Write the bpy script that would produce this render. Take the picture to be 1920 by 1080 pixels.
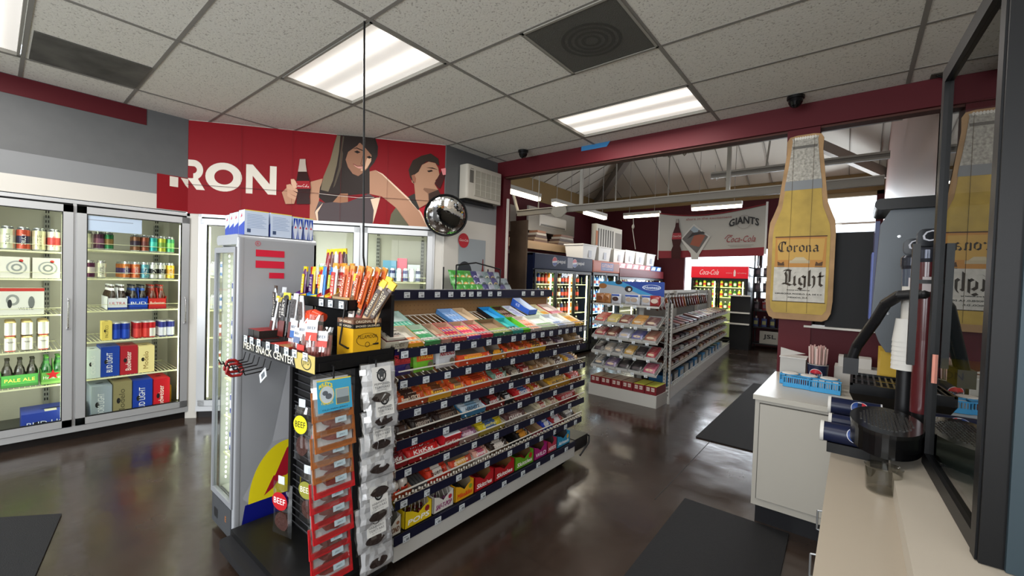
import bpy, math, random
from mathutils import Vector as V, Matrix as MX
for o in list(bpy.data.objects): bpy.data.objects.remove(o)
sc = bpy.context.scene
COL = sc.collection
random.seed(7)
sin, cos, PI = math.sin, math.cos, math.pi
# ---------------------------------------------------------------- camera
cd = bpy.data.cameras.new('camera'); cam = bpy.data.objects.new('camera', cd); COL.objects.link(cam)
cd.sensor_width = 36; cd.lens = 36*792.321/1920; cd.clip_start = .02
yw, pt, rl = 0.680998, -0.023086, 0.032558
F_ = V((-sin(yw)*cos(pt), cos(yw)*cos(pt), sin(pt))); r0 = V((cos(yw), sin(yw), 0)); u0 = r0.cross(F_)
R_ = r0*cos(rl)+u0*sin(rl); U_ = u0*cos(rl)-r0*sin(rl)
cam.matrix_world = MX(((R_.x, U_.x, -F_.x, 0), (R_.y, U_.y, -F_.y, 0), (R_.z, U_.z, -F_.z, 1.5), (0, 0, 0, 1)))
sc.camera = cam
# ---------------------------------------------------------------- view, world, daylight and fill lights
sc.view_settings.view_transform = 'Standard'; sc.view_settings.look = 'None'; sc.view_settings.gamma = 1
sc.view_settings.use_curve_mapping = False; sc.view_settings.exposure = 0.27
w = bpy.data.worlds.new('sky'); sc.world = w; w.use_nodes = True
w.node_tree.nodes['Background'].inputs[0].default_value = (.82, .91, 1, 1)
w.node_tree.nodes['Background'].inputs[1].default_value = 2.6
def area(name, loc, to, sx, sy, e, col=(1, 1, 1), cast=True):
    l = bpy.data.lights.new(name, 'AREA'); l.shape = 'RECTANGLE'; l.size = sx; l.size_y = sy; l.energy = e; l.color = col
    o = bpy.data.objects.new(name, l); COL.objects.link(o); o.location = loc
    o.rotation_euler = (V(to)-V(loc)).to_track_quat('-Z', 'Y').to_euler(); return o
area('daylight_far_window', (-2.2, 12.25, 2.0), (-2.2, 5, .2), 3.0, 1.1, 125, (.86, .93, 1))
area('daylight_side_window', (-.25, 12.25, 3.2), (-1.6, 7, 2.2), 1.1, .8, 60, (.86, .93, 1))
area('fill_light_front', (-1.6, -3.1, 1.9), (-1.9, 3, .9), 4.5, 1.9, 150, (.95, .98, 1))  # added fill from behind the viewer, at an assumed unseen window
area('fill_light_right', (1.66, -1.2, 1.4), (-1.8, 1.6, .8), 1.6, 2.0, 55, (.97, .98, 1))  # added fill from the right to brighten the gondola front, no opening there
# ---------------------------------------------------------------- helpers
def lin(h):
    h = h.lstrip('#'); c = [int(h[i:i+2], 16)/255 for i in (0, 2, 4)]
    return tuple((x/12.92 if x <= .04045 else ((x+.055)/1.055)**2.4) for x in c)+(1,)
MC = {}
def M(c, r=.5, m=0., e=0., a=1., s=.32, tr=0., bump=0., bs=60., nz=0., ns=8., coat=0.):
    k = (c, r, m, e, a, s, tr, bump, bs, nz, ns, coat)
    if k in MC: return MC[k]
    t = bpy.data.materials.new('m_'+c.strip('#')); t.use_nodes = True; n = t.node_tree; p = n.nodes['Principled BSDF']
    L = lin(c); p.inputs['Base Color'].default_value = L; p.inputs['Roughness'].default_value = r
    p.inputs['Metallic'].default_value = m; p.inputs['Specular IOR Level'].default_value = s
    if e: p.inputs['Emission Color'].default_value = L; p.inputs['Emission Strength'].default_value = e
    if a < 1: p.inputs['Alpha'].default_value = a
    if tr: p.inputs['Transmission Weight'].default_value = tr
    if coat: p.inputs['Coat Weight'].default_value = coat
    if bump or nz:
        tc = n.nodes.new('ShaderNodeTexCoord'); no = n.nodes.new('ShaderNodeTexNoise'); no.inputs['Scale'].default_value = bs if bump else ns
        no.inputs['Detail'].default_value = 4; n.links.new(tc.outputs['Object'], no.inputs['Vector'])
        if bump:
            b = n.nodes.new('ShaderNodeBump'); b.inputs['Strength'].default_value = bump; b.inputs['Distance'].default_value = .01
            n.links.new(no.outputs['Fac'], b.inputs['Height']); n.links.new(b.outputs['Normal'], p.inputs['Normal'])
        if nz:
            n2 = n.nodes.new('ShaderNodeTexNoise'); n2.inputs['Scale'].default_value = ns; n2.inputs['Detail'].default_value = 6
            n.links.new(tc.outputs['Object'], n2.inputs['Vector'])
            rp = n.nodes.new('ShaderNodeValToRGB'); rp.color_ramp.elements[0].position = .3; rp.color_ramp.elements[1].position = .7
            rp.color_ramp.elements[0].color = tuple(x*(1-nz) for x in L[:3])+(1,); rp.color_ramp.elements[1].color = tuple(min(1, x*(1+nz*.5)) for x in L[:3])+(1,)
            n.links.new(n2.outputs['Fac'], rp.inputs['Fac']); n.links.new(rp.outputs['Color'], p.inputs['Base Color'])
    MC[k] = t; return t
def glass(name, tint='ffffff', ior=1.5, rough=.0, base=0.0):
    if name in MC: return MC[name]
    t = bpy.data.materials.new(name); t.use_nodes = True; n = t.node_tree; n.nodes.clear()
    o = n.nodes.new('ShaderNodeOutputMaterial'); mx = n.nodes.new('ShaderNodeMixShader'); tr = n.nodes.new('ShaderNodeBsdfTransparent')
    g = n.nodes.new('ShaderNodeBsdfGlossy'); fr = n.nodes.new('ShaderNodeFresnel'); fr.inputs[0].default_value = ior
    ad = n.nodes.new('ShaderNodeMath'); ad.operation = 'ADD'; ad.use_clamp = True; ad.inputs[1].default_value = base
    tr.inputs[0].default_value = lin(tint); g.inputs['Roughness'].default_value = rough
    ge = n.nodes.new('ShaderNodeNewGeometry'); mu = n.nodes.new('ShaderNodeMath'); mu.operation = 'MULTIPLY_ADD'; mu.inputs[1].default_value = -1; mu.inputs[2].default_value = 1
    m2 = n.nodes.new('ShaderNodeMath'); m2.operation = 'MULTIPLY'; n.links.new(ge.outputs['Backfacing'], mu.inputs[0]); n.links.new(mu.outputs[0], m2.inputs[1]); n.links.new(ad.outputs[0], m2.inputs[0])
    n.links.new(fr.outputs[0], ad.inputs[0]); n.links.new(m2.outputs[0], mx.inputs[0]); n.links.new(tr.outputs[0], mx.inputs[1]); n.links.new(g.outputs[0], mx.inputs[2]); n.links.new(mx.outputs[0], o.inputs[0])
    MC[name] = t; return t
TX = {}
def txt(s):
    if s in TX: return TX[s]
    c = bpy.data.curves.new('t', 'FONT'); c.body = s; c.size = 1; c.resolution_u = 2
    o = bpy.data.objects.new('t', c); COL.objects.link(o)
    me = bpy.data.meshes.new_from_object(o.evaluated_get(bpy.context.evaluated_depsgraph_get()))
    vs = [(v.co.x, v.co.y) for v in me.vertices]; fs = [tuple(p.vertices) for p in me.polygons]
    bpy.data.objects.remove(o); bpy.data.curves.remove(c); bpy.data.meshes.remove(me)
    if not vs: vs = [(0, 0)]
    x0 = min(v[0] for v in vs); x1 = max(v[0] for v in vs); y0 = min(v[1] for v in vs); y1 = max(v[1] for v in vs)
    TX[s] = ([(x-x0, y-y0) for x, y in vs], fs, x1-x0, y1-y0); return TX[s]
class B:
    def __init__(s): s.v = []; s.f = []; s.mi = []; s.sm = []; s.mats = []; s.X = None
    def m(s, t):
        if isinstance(t, str): t = M(t)
        if t not in s.mats: s.mats.append(t)
        return s.mats.index(t)
    def add(s, vs, fs, t, sm=False):
        b = len(s.v); i = s.m(t)
        for v in vs:
            v = V(v); s.v.append(s.X @ v if s.X else v)
        for f in fs: s.f.append([b+k for k in f]); s.mi.append(i); s.sm.append(sm)
        return s
    def q(s, pts, t): return s.add(pts, [list(range(len(pts)))], t)
    def box(s, x0, y0, z0, x1, y1, z1, t, tp=None, fr=None):
        if x0 > x1: x0, x1 = x1, x0
        if y0 > y1: y0, y1 = y1, y0
        if z0 > z1: z0, z1 = z1, z0
        vs = [(x0, y0, z0), (x1, y0, z0), (x1, y1, z0), (x0, y1, z0), (x0, y0, z1), (x1, y0, z1), (x1, y1, z1), (x0, y1, z1)]
        return s.add(vs, [(0, 3, 2, 1), (4, 5, 6, 7), (0, 1, 5, 4), (1, 2, 6, 5), (2, 3, 7, 6), (3, 0, 4, 7)], t)
    def rbox(s, x0, y0, z0, x1, y1, z1, t, r=.02, ax=2, n=4):
        # box with the four edges along axis ax rounded
        lo = [x0, y0, z0]; hi = [x1, y1, z1]; a, b = [i for i in range(3) if i != ax]; P = []
        for cx, cy, st in ((hi[a]-r, hi[b]-r, 0), (lo[a]+r, hi[b]-r, 1), (lo[a]+r, lo[b]+r, 2), (hi[a]-r, lo[b]+r, 3)):
            for k in range(n+1):
                g = PI/2*(st+k/n); P.append((cx+r*cos(g), cy+r*sin(g)))
        vs = []
        for h in (lo[ax], hi[ax]):
            for p in P:
                v = [0, 0, 0]; v[a] = p[0]; v[b] = p[1]; v[ax] = h; vs.append(v)
        N = len(P); s.add(vs, [(k, (k+1) % N, N+(k+1) % N, N+k) for k in range(N)], t, True)
        s.add(vs, [list(range(N))[::-1], list(range(N, 2*N))], t); return s
    def cyl(s, p0, p1, r0, t, r1=None, n=14, cap=True):
        p0 = V(p0); p1 = V(p1); r1 = r0 if r1 is None else r1; d = (p1-p0).normalized()
        a = d.orthogonal().normalized(); b = d.cross(a); vs = []
        for p, r in ((p0, r0), (p1, r1)):
            for k in range(n): g = 2*PI*k/n; vs.append(p+a*(r*cos(g))+b*(r*sin(g)))
        s.add(vs, [(k, (k+1) % n, n+(k+1) % n, n+k) for k in range(n)], t, True)
        if cap: s.add(vs, [list(range(n))[::-1], list(range(n, 2*n))], t)
        return s
    def tube(s, pts, r, t, n=6):
        for a, b in zip(pts, pts[1:]): s.cyl(a, b, r, t, n=n)
        return s
    def lathe(s, prof, t, n=16, c=(0, 0, 0), axis=None):
        # prof: (radius, height[, material]) ; about +Z through c
        Q = MX.Translation(c)
        if axis: Q = Q @ V(axis).to_track_quat('Z', 'Y').to_matrix().to_4x4()
        for p, q in zip(prof, prof[1:]):
            vs = [Q @ V((r*cos(2*PI*k/n), r*sin(2*PI*k/n), z)) for r, z in (p[:2], q[:2]) for k in range(n)]
            s.add(vs, [(k, (k+1) % n, n+(k+1) % n, n+k) for k in range(n)], q[2] if len(q) > 2 else t, True)
        return s
    def ell(s, c, rx, ry, rz, t, n=12, m=8):
        for j in range(m):
            a0 = -PI/2+PI*j/m; a1 = -PI/2+PI*(j+1)/m
            vs = [(c[0]+rx*cos(a)*cos(2*PI*k/n), c[1]+ry*cos(a)*sin(2*PI*k/n), c[2]+rz*sin(a)) for a in (a0, a1) for k in range(n)]
            s.add(vs, [(k, (k+1) % n, n+(k+1) % n, n+k) for k in range(n)], t, True)
        return s
    def ext(s, poly, o, u, v, d, t, side=None):
        # polygon in the (u,v) plane at o, thickened by d along u x v
        o = V(o); u = V(u); v = V(v); w_ = u.cross(v).normalized()*d; N = len(poly)
        a = [o+u*x+v*y for x, y in poly]; b = [p+w_ for p in a]
        ar = sum(poly[i-1][0]*poly[i][1]-poly[i][0]*poly[i-1][1] for i in range(N))
        rg = list(range(N)); rg2 = list(range(N, 2*N))
        s.add(a+b, [rg2 if ar > 0 else rg2[::-1], rg[::-1] if ar > 0 else rg], t)
        s.add(a+b, [(k, (k+1) % N, N+(k+1) % N, N+k) if ar > 0 else (k, N+k, N+(k+1) % N, (k+1) % N) for k in rg], side or t); return s
    def flat(s, poly, o, u, v, t):
        o = V(o); u = V(u); v = V(v); return s.q([o+u*x+v*y for x, y in poly], t)
    def disc(s, o, u, v, rx, ry, t, n=20, a0=0, a1=2*PI, inner=None):
        o = V(o); u = V(u); v = V(v)
        if inner is None: return s.q([o+u*(rx*cos(a0+(a1-a0)*k/n))+v*(ry*sin(a0+(a1-a0)*k/n)) for k in range(n + (a1-a0 < 6.28))], t)
        vs = [o+u*(rx*q*cos(a0+(a1-a0)*k/n))+v*(ry*q*sin(a0+(a1-a0)*k/n)) for q in (1, inner) for k in range(n+1)]
        return s.add(vs, [(k, k+1, n+2+k, n+1+k) for k in range(n)], t)
    def text(s, st, o, u, v, h, t, w=None, bold=0., shear=0., ctr=False, arc=0., wrap=None):
        vs, fs, W, H = txt(st); o = V(o); u = V(u); v = V(v); k = h/(H or 1); kx = (w/W if w and W else k)
        off = -W*kx/2 if ctr else 0
        for dx, dy in (((0, 0),) if not bold else ((-bold, -bold), (bold, bold), (bold, -bold), (-bold, bold), (0, 0))):
            P = []
            for i, (x, y) in enumerate(vs):
                X = x*kx+off+dx+shear*y*k; Y = y*k+dy
                if arc: Y += -arc*(X*X)/(W*kx*.5)**2
                if wrap: P.append(wrap(X, Y))
                else: P.append(o+u*X+v*Y)
            s.add(P, fs, t)
            o = o + u.cross(v)*.00006
        return s
    def nib(s, strokes, o, u, v, sc_, t, nw=.12, ang=.7):
        # broad-nib pen strokes: each stroke is a polyline swept by a slanted nib
        o = V(o); u = V(u)*sc_; v = V(v)*sc_; nx = nw/2*cos(ang); ny = nw/2*sin(ang)
        for st in strokes:
            for (x0, y0), (x1, y1) in zip(st, st[1:]):
                cr = (x1-x0)*ny-(y1-y0)*nx
                P = [(x0-nx, y0-ny), (x0+nx, y0+ny), (x1+nx, y1+ny), (x1-nx, y1-ny)]
                if cr > 0: P = P[::-1]
                s.q([o+u*a+v*b for a, b in P], t)
        return s
    def line(s, pts, o, u, v, wd, t):
        o = V(o); u = V(u); v = V(v)
        for (x0, y0), (x1, y1) in zip(pts, pts[1:]):
            L = math.hypot(x1-x0, y1-y0) or 1; nx = -(y1-y0)/L*wd/2; ny = (x1-x0)/L*wd/2
            s.q([o+u*a+v*b for a, b in ((x0-nx, y0-ny), (x1-nx, y1-ny), (x1+nx, y1+ny), (x0+nx, y0+ny))], t)
        return s
    def build(s, name, parent=None, bev=0, loc=None, rz=0.):
        me = bpy.data.meshes.new(name); me.from_pydata([tuple(x) for x in s.v], [], s.f)
        for t in s.mats: me.materials.append(t)
        me.polygons.foreach_set('material_index', s.mi); me.polygons.foreach_set('use_smooth', s.sm); me.update()
        o = bpy.data.objects.new(name, me); COL.objects.link(o)
        if parent: o.parent = parent
        if loc is not None: o.location = loc; o.rotation_euler = (0, 0, rz)
        if bev:
            bm = o.modifiers.new('bevel', 'BEVEL'); bm.width = bev; bm.segments = 2; bm.limit_method = 'ANGLE'
        return o
def tag(o, label, cat, group=None, kind=None):
    if label: o['label'] = label
    if cat: o['category'] = cat
    if group: o['group'] = group
    if kind: o['kind'] = kind
    return o
def thing(name, label, cat, loc=(0, 0, 0), rz=0., group=None, mat=None):
    o = bpy.data.objects.new(name, None); COL.objects.link(o); o.empty_display_size = .05
    if mat is not None: o.matrix_world = mat
    else: o.location = loc; o.rotation_euler = (0, 0, rz)
    return tag(o, label, cat, group)
def struct(b, name, parent=None, **k):
    o = b.build(name, parent, **k)
    if not parent: o['kind'] = 'structure'
    return o
KIDS = {}
def dup(root, mat, label, group=None):
    r = root.copy(); COL.objects.link(r); r.matrix_world = mat; r['label'] = label
    if group: r['group'] = group
    for ch in root.children:
        c = ch.copy(); COL.objects.link(c); c.parent = r
        for g in ch.children:
            d = g.copy(); COL.objects.link(d); d.parent = c
    return r
def TR(x, y, z, rz=0., rx=0., ry=0., s=1.):
    return MX.Translation((x, y, z)) @ MX.Rotation(rz, 4, 'Z') @ MX.Rotation(rx, 4, 'X') @ MX.Rotation(ry, 4, 'Y') @ MX.Scale(s, 4)
X_, Y_, Z_ = V((1, 0, 0)), V((0, 1, 0)), V((0, 0, 1))
ORD = ['first', 'second', 'third', 'fourth', 'fifth', 'sixth', 'seventh', 'eighth', 'ninth', 'tenth', 'eleventh', 'twelfth', 'thirteenth', 'fourteenth', 'fifteenth', 'sixteenth', 'seventeenth', 'eighteenth', 'nineteenth', 'twentieth', 'twenty-first', 'twenty-second', 'twenty-third', 'twenty-fourth']
RED = M('4c0c15', .6, s=.25); DRED = M('400c15', .65, s=.25); WHT = M('bcb9b2', .6); GRY = M('58595a', .6, nz=.06); LGR = M('76787a', .6)
ALU = M('bcbec0', .36, .55); BLK = M('0c0c0d', .4, s=.3); CHR = M('d0d0d0', .12, 1.); NAVY = M('15182b', .5); WP = M('d8d6d0', .4)
STEEL = M('9a9c9e', .35, .8)
# ================================================================ the setting
def floor_mat():
    t = bpy.data.materials.new('polished_brown_floor'); t.use_nodes = True; n = t.node_tree; p = n.nodes['Principled BSDF']; L = n.links
    tc = n.nodes.new('ShaderNodeTexCoord'); no = n.nodes.new('ShaderNodeTexNoise'); no.inputs['Scale'].default_value = 1.3; no.inputs['Detail'].default_value = 8
    L.new(tc.outputs['Object'], no.inputs['Vector'])
    rp = n.nodes.new('ShaderNodeValToRGB'); e = rp.color_ramp.elements; e[0].position = .3; e[0].color = (.017, .0105, .0075, 1); e[1].position = .75; e[1].color = (.046, .030, .022, 1)
    L.new(no.outputs['Fac'], rp.inputs['Fac'])
    br = n.nodes.new('ShaderNodeTexBrick'); br.offset = 0; br.inputs['Scale'].default_value = 1; br.inputs['Brick Width'].default_value = .3048; br.inputs['Row Height'].default_value = .3048
    br.inputs['Mortar Size'].default_value = .0035; br.inputs['Color1'].default_value = (1, 1, 1, 1); br.inputs['Color2'].default_value = (.8, .8, .8, 1); br.inputs['Mortar'].default_value = (.5, .5, .5, 1)
    L.new(tc.outputs['Object'], br.inputs['Vector'])
    mx = n.nodes.new('ShaderNodeMix'); mx.data_type = 'RGBA'; mx.blend_type = 'MULTIPLY'; mx.inputs[0].default_value = .7
    L.new(rp.outputs['Color'], mx.inputs[6]); L.new(br.outputs['Color'], mx.inputs[7]); L.new(mx.outputs[2], p.inputs['Base Color'])
    n2 = n.nodes.new('ShaderNodeTexNoise'); n2.inputs['Scale'].default_value = 2.2; n2.inputs['Detail'].default_value = 5; L.new(tc.outputs['Object'], n2.inputs['Vector'])
    mr = n.nodes.new('ShaderNodeMapRange'); mr.inputs[1].default_value = .3; mr.inputs[2].default_value = .7; mr.inputs[3].default_value = .11; mr.inputs[4].default_value = .3
    L.new(n2.outputs['Fac'], mr.inputs[0]); L.new(mr.outputs[0], p.inputs['Roughness'])
    n3 = n.nodes.new('ShaderNodeTexNoise'); n3.inputs['Scale'].default_value = 6; L.new(tc.outputs['Object'], n3.inputs['Vector'])
    bp = n.nodes.new('ShaderNodeBump'); bp.inputs['Strength'].default_value = .12; bp.inputs['Distance'].default_value = .02; L.new(n3.outputs['Fac'], bp.inputs['Height']); L.new(bp.outputs['Normal'], p.inputs['Normal'])
    p.inputs['Specular IOR Level'].default_value = .55
    return t
def tile_mat():
    t = bpy.data.materials.new('ceiling_tile'); t.use_nodes = True; n = t.node_tree; p = n.nodes['Principled BSDF']; L = n.links
    tc = n.nodes.new('ShaderNodeTexCoord'); no = n.nodes.new('ShaderNodeTexNoise'); no.inputs['Scale'].default_value = 90; no.inputs['Detail'].default_value = 3
    L.new(tc.outputs['Object'], no.inputs['Vector'])
    rp = n.nodes.new('ShaderNodeValToRGB'); e = rp.color_ramp.elements; e[0].position = .32; e[0].color = lin('a09b92'); e[1].position = .42; e[1].color = lin('d2cfc6')
    L.new(no.outputs['Fac'], rp.inputs['Fac']); L.new(rp.outputs['Color'], p.inputs['Base Color']); p.inputs['Roughness'].default_value = .9
    bp = n.nodes.new('ShaderNodeBump'); bp.inputs['Strength'].default_value = .3; bp.inputs['Distance'].default_value = .004; L.new(no.outputs['Fac'], bp.inputs['Height']); L.new(bp.outputs['Normal'], p.inputs['Normal'])
    return t
struct(B().box(-8.4, -3.5, -.1, 2.2, 12.9, 0, floor_mat()), 'floor')
struct(B().box(-1.02, 2.9, 0, -1.014, 9.5, .0015, M('120c0a', .6)), 'trim_1')
CH = 2.95; GX = [-4.645+1.2192*i for i in range(-1, 6)]; GY = [2.577+.6096*j for j in range(-9, 4)]
# light and vent openings (grid cells)
LIGHTS = [(-3.426, 1.358, -2.207, 1.968), (-2.207, 3.187, -.988, 3.796), (-4.645, -.471, -3.426, .139), (-2.207, -1.08, -.988, -.471), (-.988, .139, .231, .748)]  # last two fixtures are out of view, added to light the room
b = B(); tm = tile_mat()
for i in range(len(GX)-1):
    for j in range(len(GY)-1):
        x0, x1, y0, y1 = GX[i], GX[i+1], GY[j], GY[j+1]
        if any(abs(x0-l[0]) < .05 and abs(y0-l[1]) < .05 for l in LIGHTS): b.box(x0, y0, CH+.09, x1, y1, CH+.11, tm); continue
        x0 = max(x0, -5.25); x1 = min(x1, 1.75)
        b.box(x0, y0, CH, x1, y1, CH+.02, tm)
b.box(-5.25, GY[-1], CH, 1.75, 4.18, CH+.02, tm)
b.box(-5.25, -3.3, CH, 1.75, GY[0], CH+.02, tm)
struct(b, 'ceiling')
b = B(); tb = M('7d7a74', .6)
for x in GX: b.box(x-.012, -3.2, CH-.004, x+.012, 4.05, CH+.006, tb)
for y in GY: b.box(-5.13, y-.011, CH-.003, 1.7, y+.011, CH+.005, tb)
b.box(-1.606, 1.968, CH-.003, -1.59, 2.577, CH+.005, tb)
struct(b, 'trim_2')
# left wall: paint bands above the cooler doors
b = B()
def band(z0, z1, y0, y1, t): b.box(-5.21, y0, z0, -5.13, y1, z1, t)
band(2.045, 2.185, -3.2, 1.22, WHT); band(2.185, 2.365, -3.2, 1.22, LGR); band(2.365, 2.95, -3.2, 1.22, GRY)
band(0, 2.045, -3.2, -1.16, WHT)
b.box(-5.126, -3.2, 2.80, -5.13, .9, 2.945, RED)
b.box(-5.21, -1.16, 0, -5.16, 1.24, .09, M('14100f', .4))
struct(b, 'wall_left')
# angled wall, local frame: origin (-5.13,1.22), x along the wall, -y faces the room
AW = TR(-5.13, 1.22, 0, 0.89919)
aw_rz = 0.89919
b = B(); b.X = AW
b.box(0, 0, 2.03, 2.49, .08, 2.95, WHT); b.box(2.40, 0, 0, 2.49, .08, 2.03, WHT); b.box(0, 0, 0, .10, .06, 2.03, WHT); b.box(.10, .02, 0, 2.40, .06, .06, M('14100f', .4))
struct(b, 'wall_angled')
b = B()
b.box(-3.64, 3.167, 0, -3.56, 4.1, 2.16, WHT); b.box(-3.64, 3.167, 2.16, -3.56, 4.1, 2.36, LGR); b.box(-3.64, 3.167, 2.36, -3.56, 4.1, 2.95, GRY)
struct(b, 'wall_centre')
struct(B().box(-6.9, 4.1, 0, -3.56, 4.18, 3.6, DRED).box(-3.56, 4.1, 2.95, 1.7, 4.18, 5.5, M('a59f95', .8)), 'wall_partition')
struct(B().box(-3.56, 4.03, 0, -3.455, 4.17, 2.76, RED).box(-3.56, 4.03, 2.76, 1.7, 4.17, 2.948, RED).box(-3.455, 4.06, 2.745, 1.7, 4.16, 2.76, M('4a2a22', .7)), 'trim_3')  # lower lip in brown: the beam's under-edge shading put into the colour
struct(B().box(-.47, 4.05, 0, -.255, 4.19, 2.76, RED), 'trim_4')
struct(B().box(-.255, 4.06, 0, 1.7, 4.18, 1.19, DRED).box(-.3, 4.03, 1.19, 1.7, 4.2, 1.205, WHT), 'wall_low')
struct(B().box(-.17, 4.08, 1.205, .36, 4.14, 1.93, M('0b0b0d', .6)), 'wall_board')
# right and rear walls of the front room with an assumed shop window behind the camera
struct(B().box(1.7, -3.3, 0, 1.8, 4.2, 2.95, M('a39a8e', .8)).box(.42, 4.2, 0, 1.8, 4.26, 2.96, M('8a6f66', .55)), 'wall_right')
b = B(); wm = M('b5afa3', .8)
b.box(-5.25, -3.3, 0, 1.8, -3.2, .9, wm).box(-5.25, -3.3, 2.75, 1.8, -3.2, 2.95, wm).box(-5.25, -3.3, .9, -4, -3.2, 2.75, wm).box(1.0, -3.3, .9, 1.8, -3.2, 2.75, wm).box(-1.55, -3.3, .9, -1.45, -3.2, 2.75, BLK)
struct(b, 'wall_rear')
# second room
b = B(); wp = M('420c14', .65, s=.25)
b.box(-6.7, 4.18, 0, -6.6, 12.3, 3.55, wp).box(-6.7, 4.18, 3.55, -6.58, 12.3, 4.1, M('77603c', .7))
b.box(-6.595, 5.2, 2.55, -6.585, 8.2, 3.3, M('8f8379', .7))
struct(b, 'wall_side')
b = B()
b.box(-6.7, 12.3, 0, -3.75, 12.4, 3.7, wp).box(-3.75, 12.3, 0, -.7, 12.4, 1.2, wp).box(-3.75, 12.3, 2.45, .5, 12.4, 2.78, wp).box(-.75, 12.3, 0, .5, 12.4, 2.45, M('151114', .7))
b.box(-3.75, 12.3, 2.78, -.72, 12.4, 3.7, wp).box(-1.95, 12.3, 1.2, -1.85, 12.4, 2.45, M('2a1a1c', .6)).box(.3, 12.3, 2.78, .5, 12.4, 3.7, wp)
b.box(-.72, 12.3, 3.62, .5, 12.4, 3.7, M('8c7c60', .7)).box(-6.7, 12.28, 3.7, .5, 12.42, 4.1, M('77603c', .7))
b.box(-3.75, 12.31, .0, -.7, 12.33, 1.19, M('191214', .8))
struct(b, 'wall_back')
struct(B().box(-3.75, 12.36, 1.2, -1.95, 12.365, 2.45, glass('pane')).box(-1.85, 12.36, 1.2, -.75, 12.365, 2.45, glass('pane')), 'window_1')
b = B().box(-.72, 12.36, 2.78, .3, 12.365, 3.62, glass('pane')); fm = M('8c7c60', .7)
b.box(-.72, 12.3, 2.98, .3, 12.37, 3.02, M('cfc9bd', .6)).box(-.72, 12.28, 3.6, .3, 12.38, 3.66, fm)
struct(b, 'window_2')
b = B(); wr = M('8a6f66', .55)
b.box(.42, 4.2, 0, .5, 12.3, 5.2, wr)
struct(b, 'wall_far')
# hipped roof: back slope and left slope meeting on a hip, white ribbed panels
SL = .42; rf = M('c4bdb1', .6)
def zr(x, y): return 4.1 + SL*min(12.3-y, x+6.6, 99)
b = B()
K = 6.2
b.q([(-6.6, 12.3, 4.1), (-6.6+K, 12.3-K, 4.1+SL*K), (.5, 12.3-K, 4.1+SL*K), (.5, 12.3, 4.1)], rf)
b.q([(-6.6, 12.3, 4.1), (-6.6, 4.1, 4.1), (-6.6+K, 4.1, 4.1+SL*K), (-6.6+K, 12.3-K, 4.1+SL*K)], rf)
b.q([(-6.6+K, 12.3-K, 4.1+SL*K), (-6.6+K, 4.1, 4.1+SL*K), (.5, 4.1, 4.1+SL*K), (.5, 12.3-K, 4.1+SL*K)], rf)
rb = M('7e776d', .6)
for k in range(14):
    x = -6.2+k*.5; y1 = 12.3-min(K, x+6.6); b.box(0, 0, 0, 0, 0, 0, rf)
    b.tube([(x, 12.28, 4.09), (x, y1, 4.1+SL*(12.3-y1)-.01)], .009, rb, 4)
for k in range(15):
    y = 4.4+k*.55; x1 = -6.6+min(K, 12.3-y); b.tube([(-6.6, y, 4.09), (x1, y, 4.1+SL*(x1+6.6)-.01)], .009, rb, 4)
struct(b, 'ceiling.001')
b = B()
def beam(p0, p1, w_, h_, t):
    p0 = V(p0); p1 = V(p1); d = (p1-p0); L = d.length; q = d.to_track_quat('X', 'Z').to_matrix().to_4x4()
    b.X = MX.Translation(p0) @ q; b.box(0, -w_/2, -h_/2, L, w_/2, h_/2, t); b.X = None
gb = M('7a7168', .6)
beam((-6.55, 12.25, 3.98), (-6.6+K, 12.3-K, 3.98+SL*K), .16, .26, gb)
beam((.42, 11.9, 3.95), (-2.2, 9.0, 5.1), .12, .2, M('8b8379', .6))
beam((-6.6, 6.2, 3.9), (-3.4, 6.2, 5.2), .1, .16, gb)
struct(b, 'trim_5')
# ================================================================ ceiling lamps, vents
def stripe_mat(axis, y0, y1, base, amp, col='fff6ea'):
    t = bpy.data.materials.new('lit_diffuser'); t.use_nodes = True; n = t.node_tree; p = n.nodes['Principled BSDF']; L = n.links
    tc = n.nodes.new('ShaderNodeTexCoord'); sp = n.nodes.new('ShaderNodeSeparateXYZ'); L.new(tc.outputs['Object'], sp.inputs[0])
    def mth(op, a, b_=None):
        m_ = n.nodes.new('ShaderNodeMath'); m_.operation = op
        for i, x in enumerate((a, b_)):
            if x is None: continue
            if isinstance(x, (int, float)): m_.inputs[i].default_value = x
            else: L.new(x, m_.inputs[i])
        return m_.outputs[0]
    y = sp.outputs[axis]; tot = None
    for c in (y0, y1):
        d = mth('ABSOLUTE', mth('SUBTRACT', y, c)); g = mth('POWER', 2.718, mth('MULTIPLY', mth('MULTIPLY', d, d), -1/(.055**2)))
        tot = g if tot is None else mth('ADD', tot, g)
    st = mth('ADD', mth('MULTIPLY', tot, amp), base)
    p.inputs['Base Color'].default_value = (.8, .8, .8, 1); p.inputs['Emission Color'].default_value = lin(col); L.new(st, p.inputs['Emission Strength']); p.inputs['Roughness'].default_value = .35
    wv = n.nodes.new('ShaderNodeTexWave'); wv.inputs['Scale'].default_value = 40; L.new(tc.outputs['Object'], wv.inputs['Vector'])
    bp = n.nodes.new('ShaderNodeBump'); bp.inputs['Strength'].default_value = .3; L.new(wv.outputs['Fac'], bp.inputs['Height']); L.new(bp.outputs['Normal'], p.inputs['Normal'])
    return t
sm = stripe_mat('Y', -.13, .13, .40, 1.5)
ll = ['fluorescent ceiling light directly above the snack gondola, crossed by the black cable', 'fluorescent ceiling light nearest the dark red beam', 'fluorescent ceiling light cut off at the upper left corner', 'added fluorescent ceiling light, out of view behind the viewer', 'added fluorescent ceiling light, out of view above the white counter']
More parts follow.
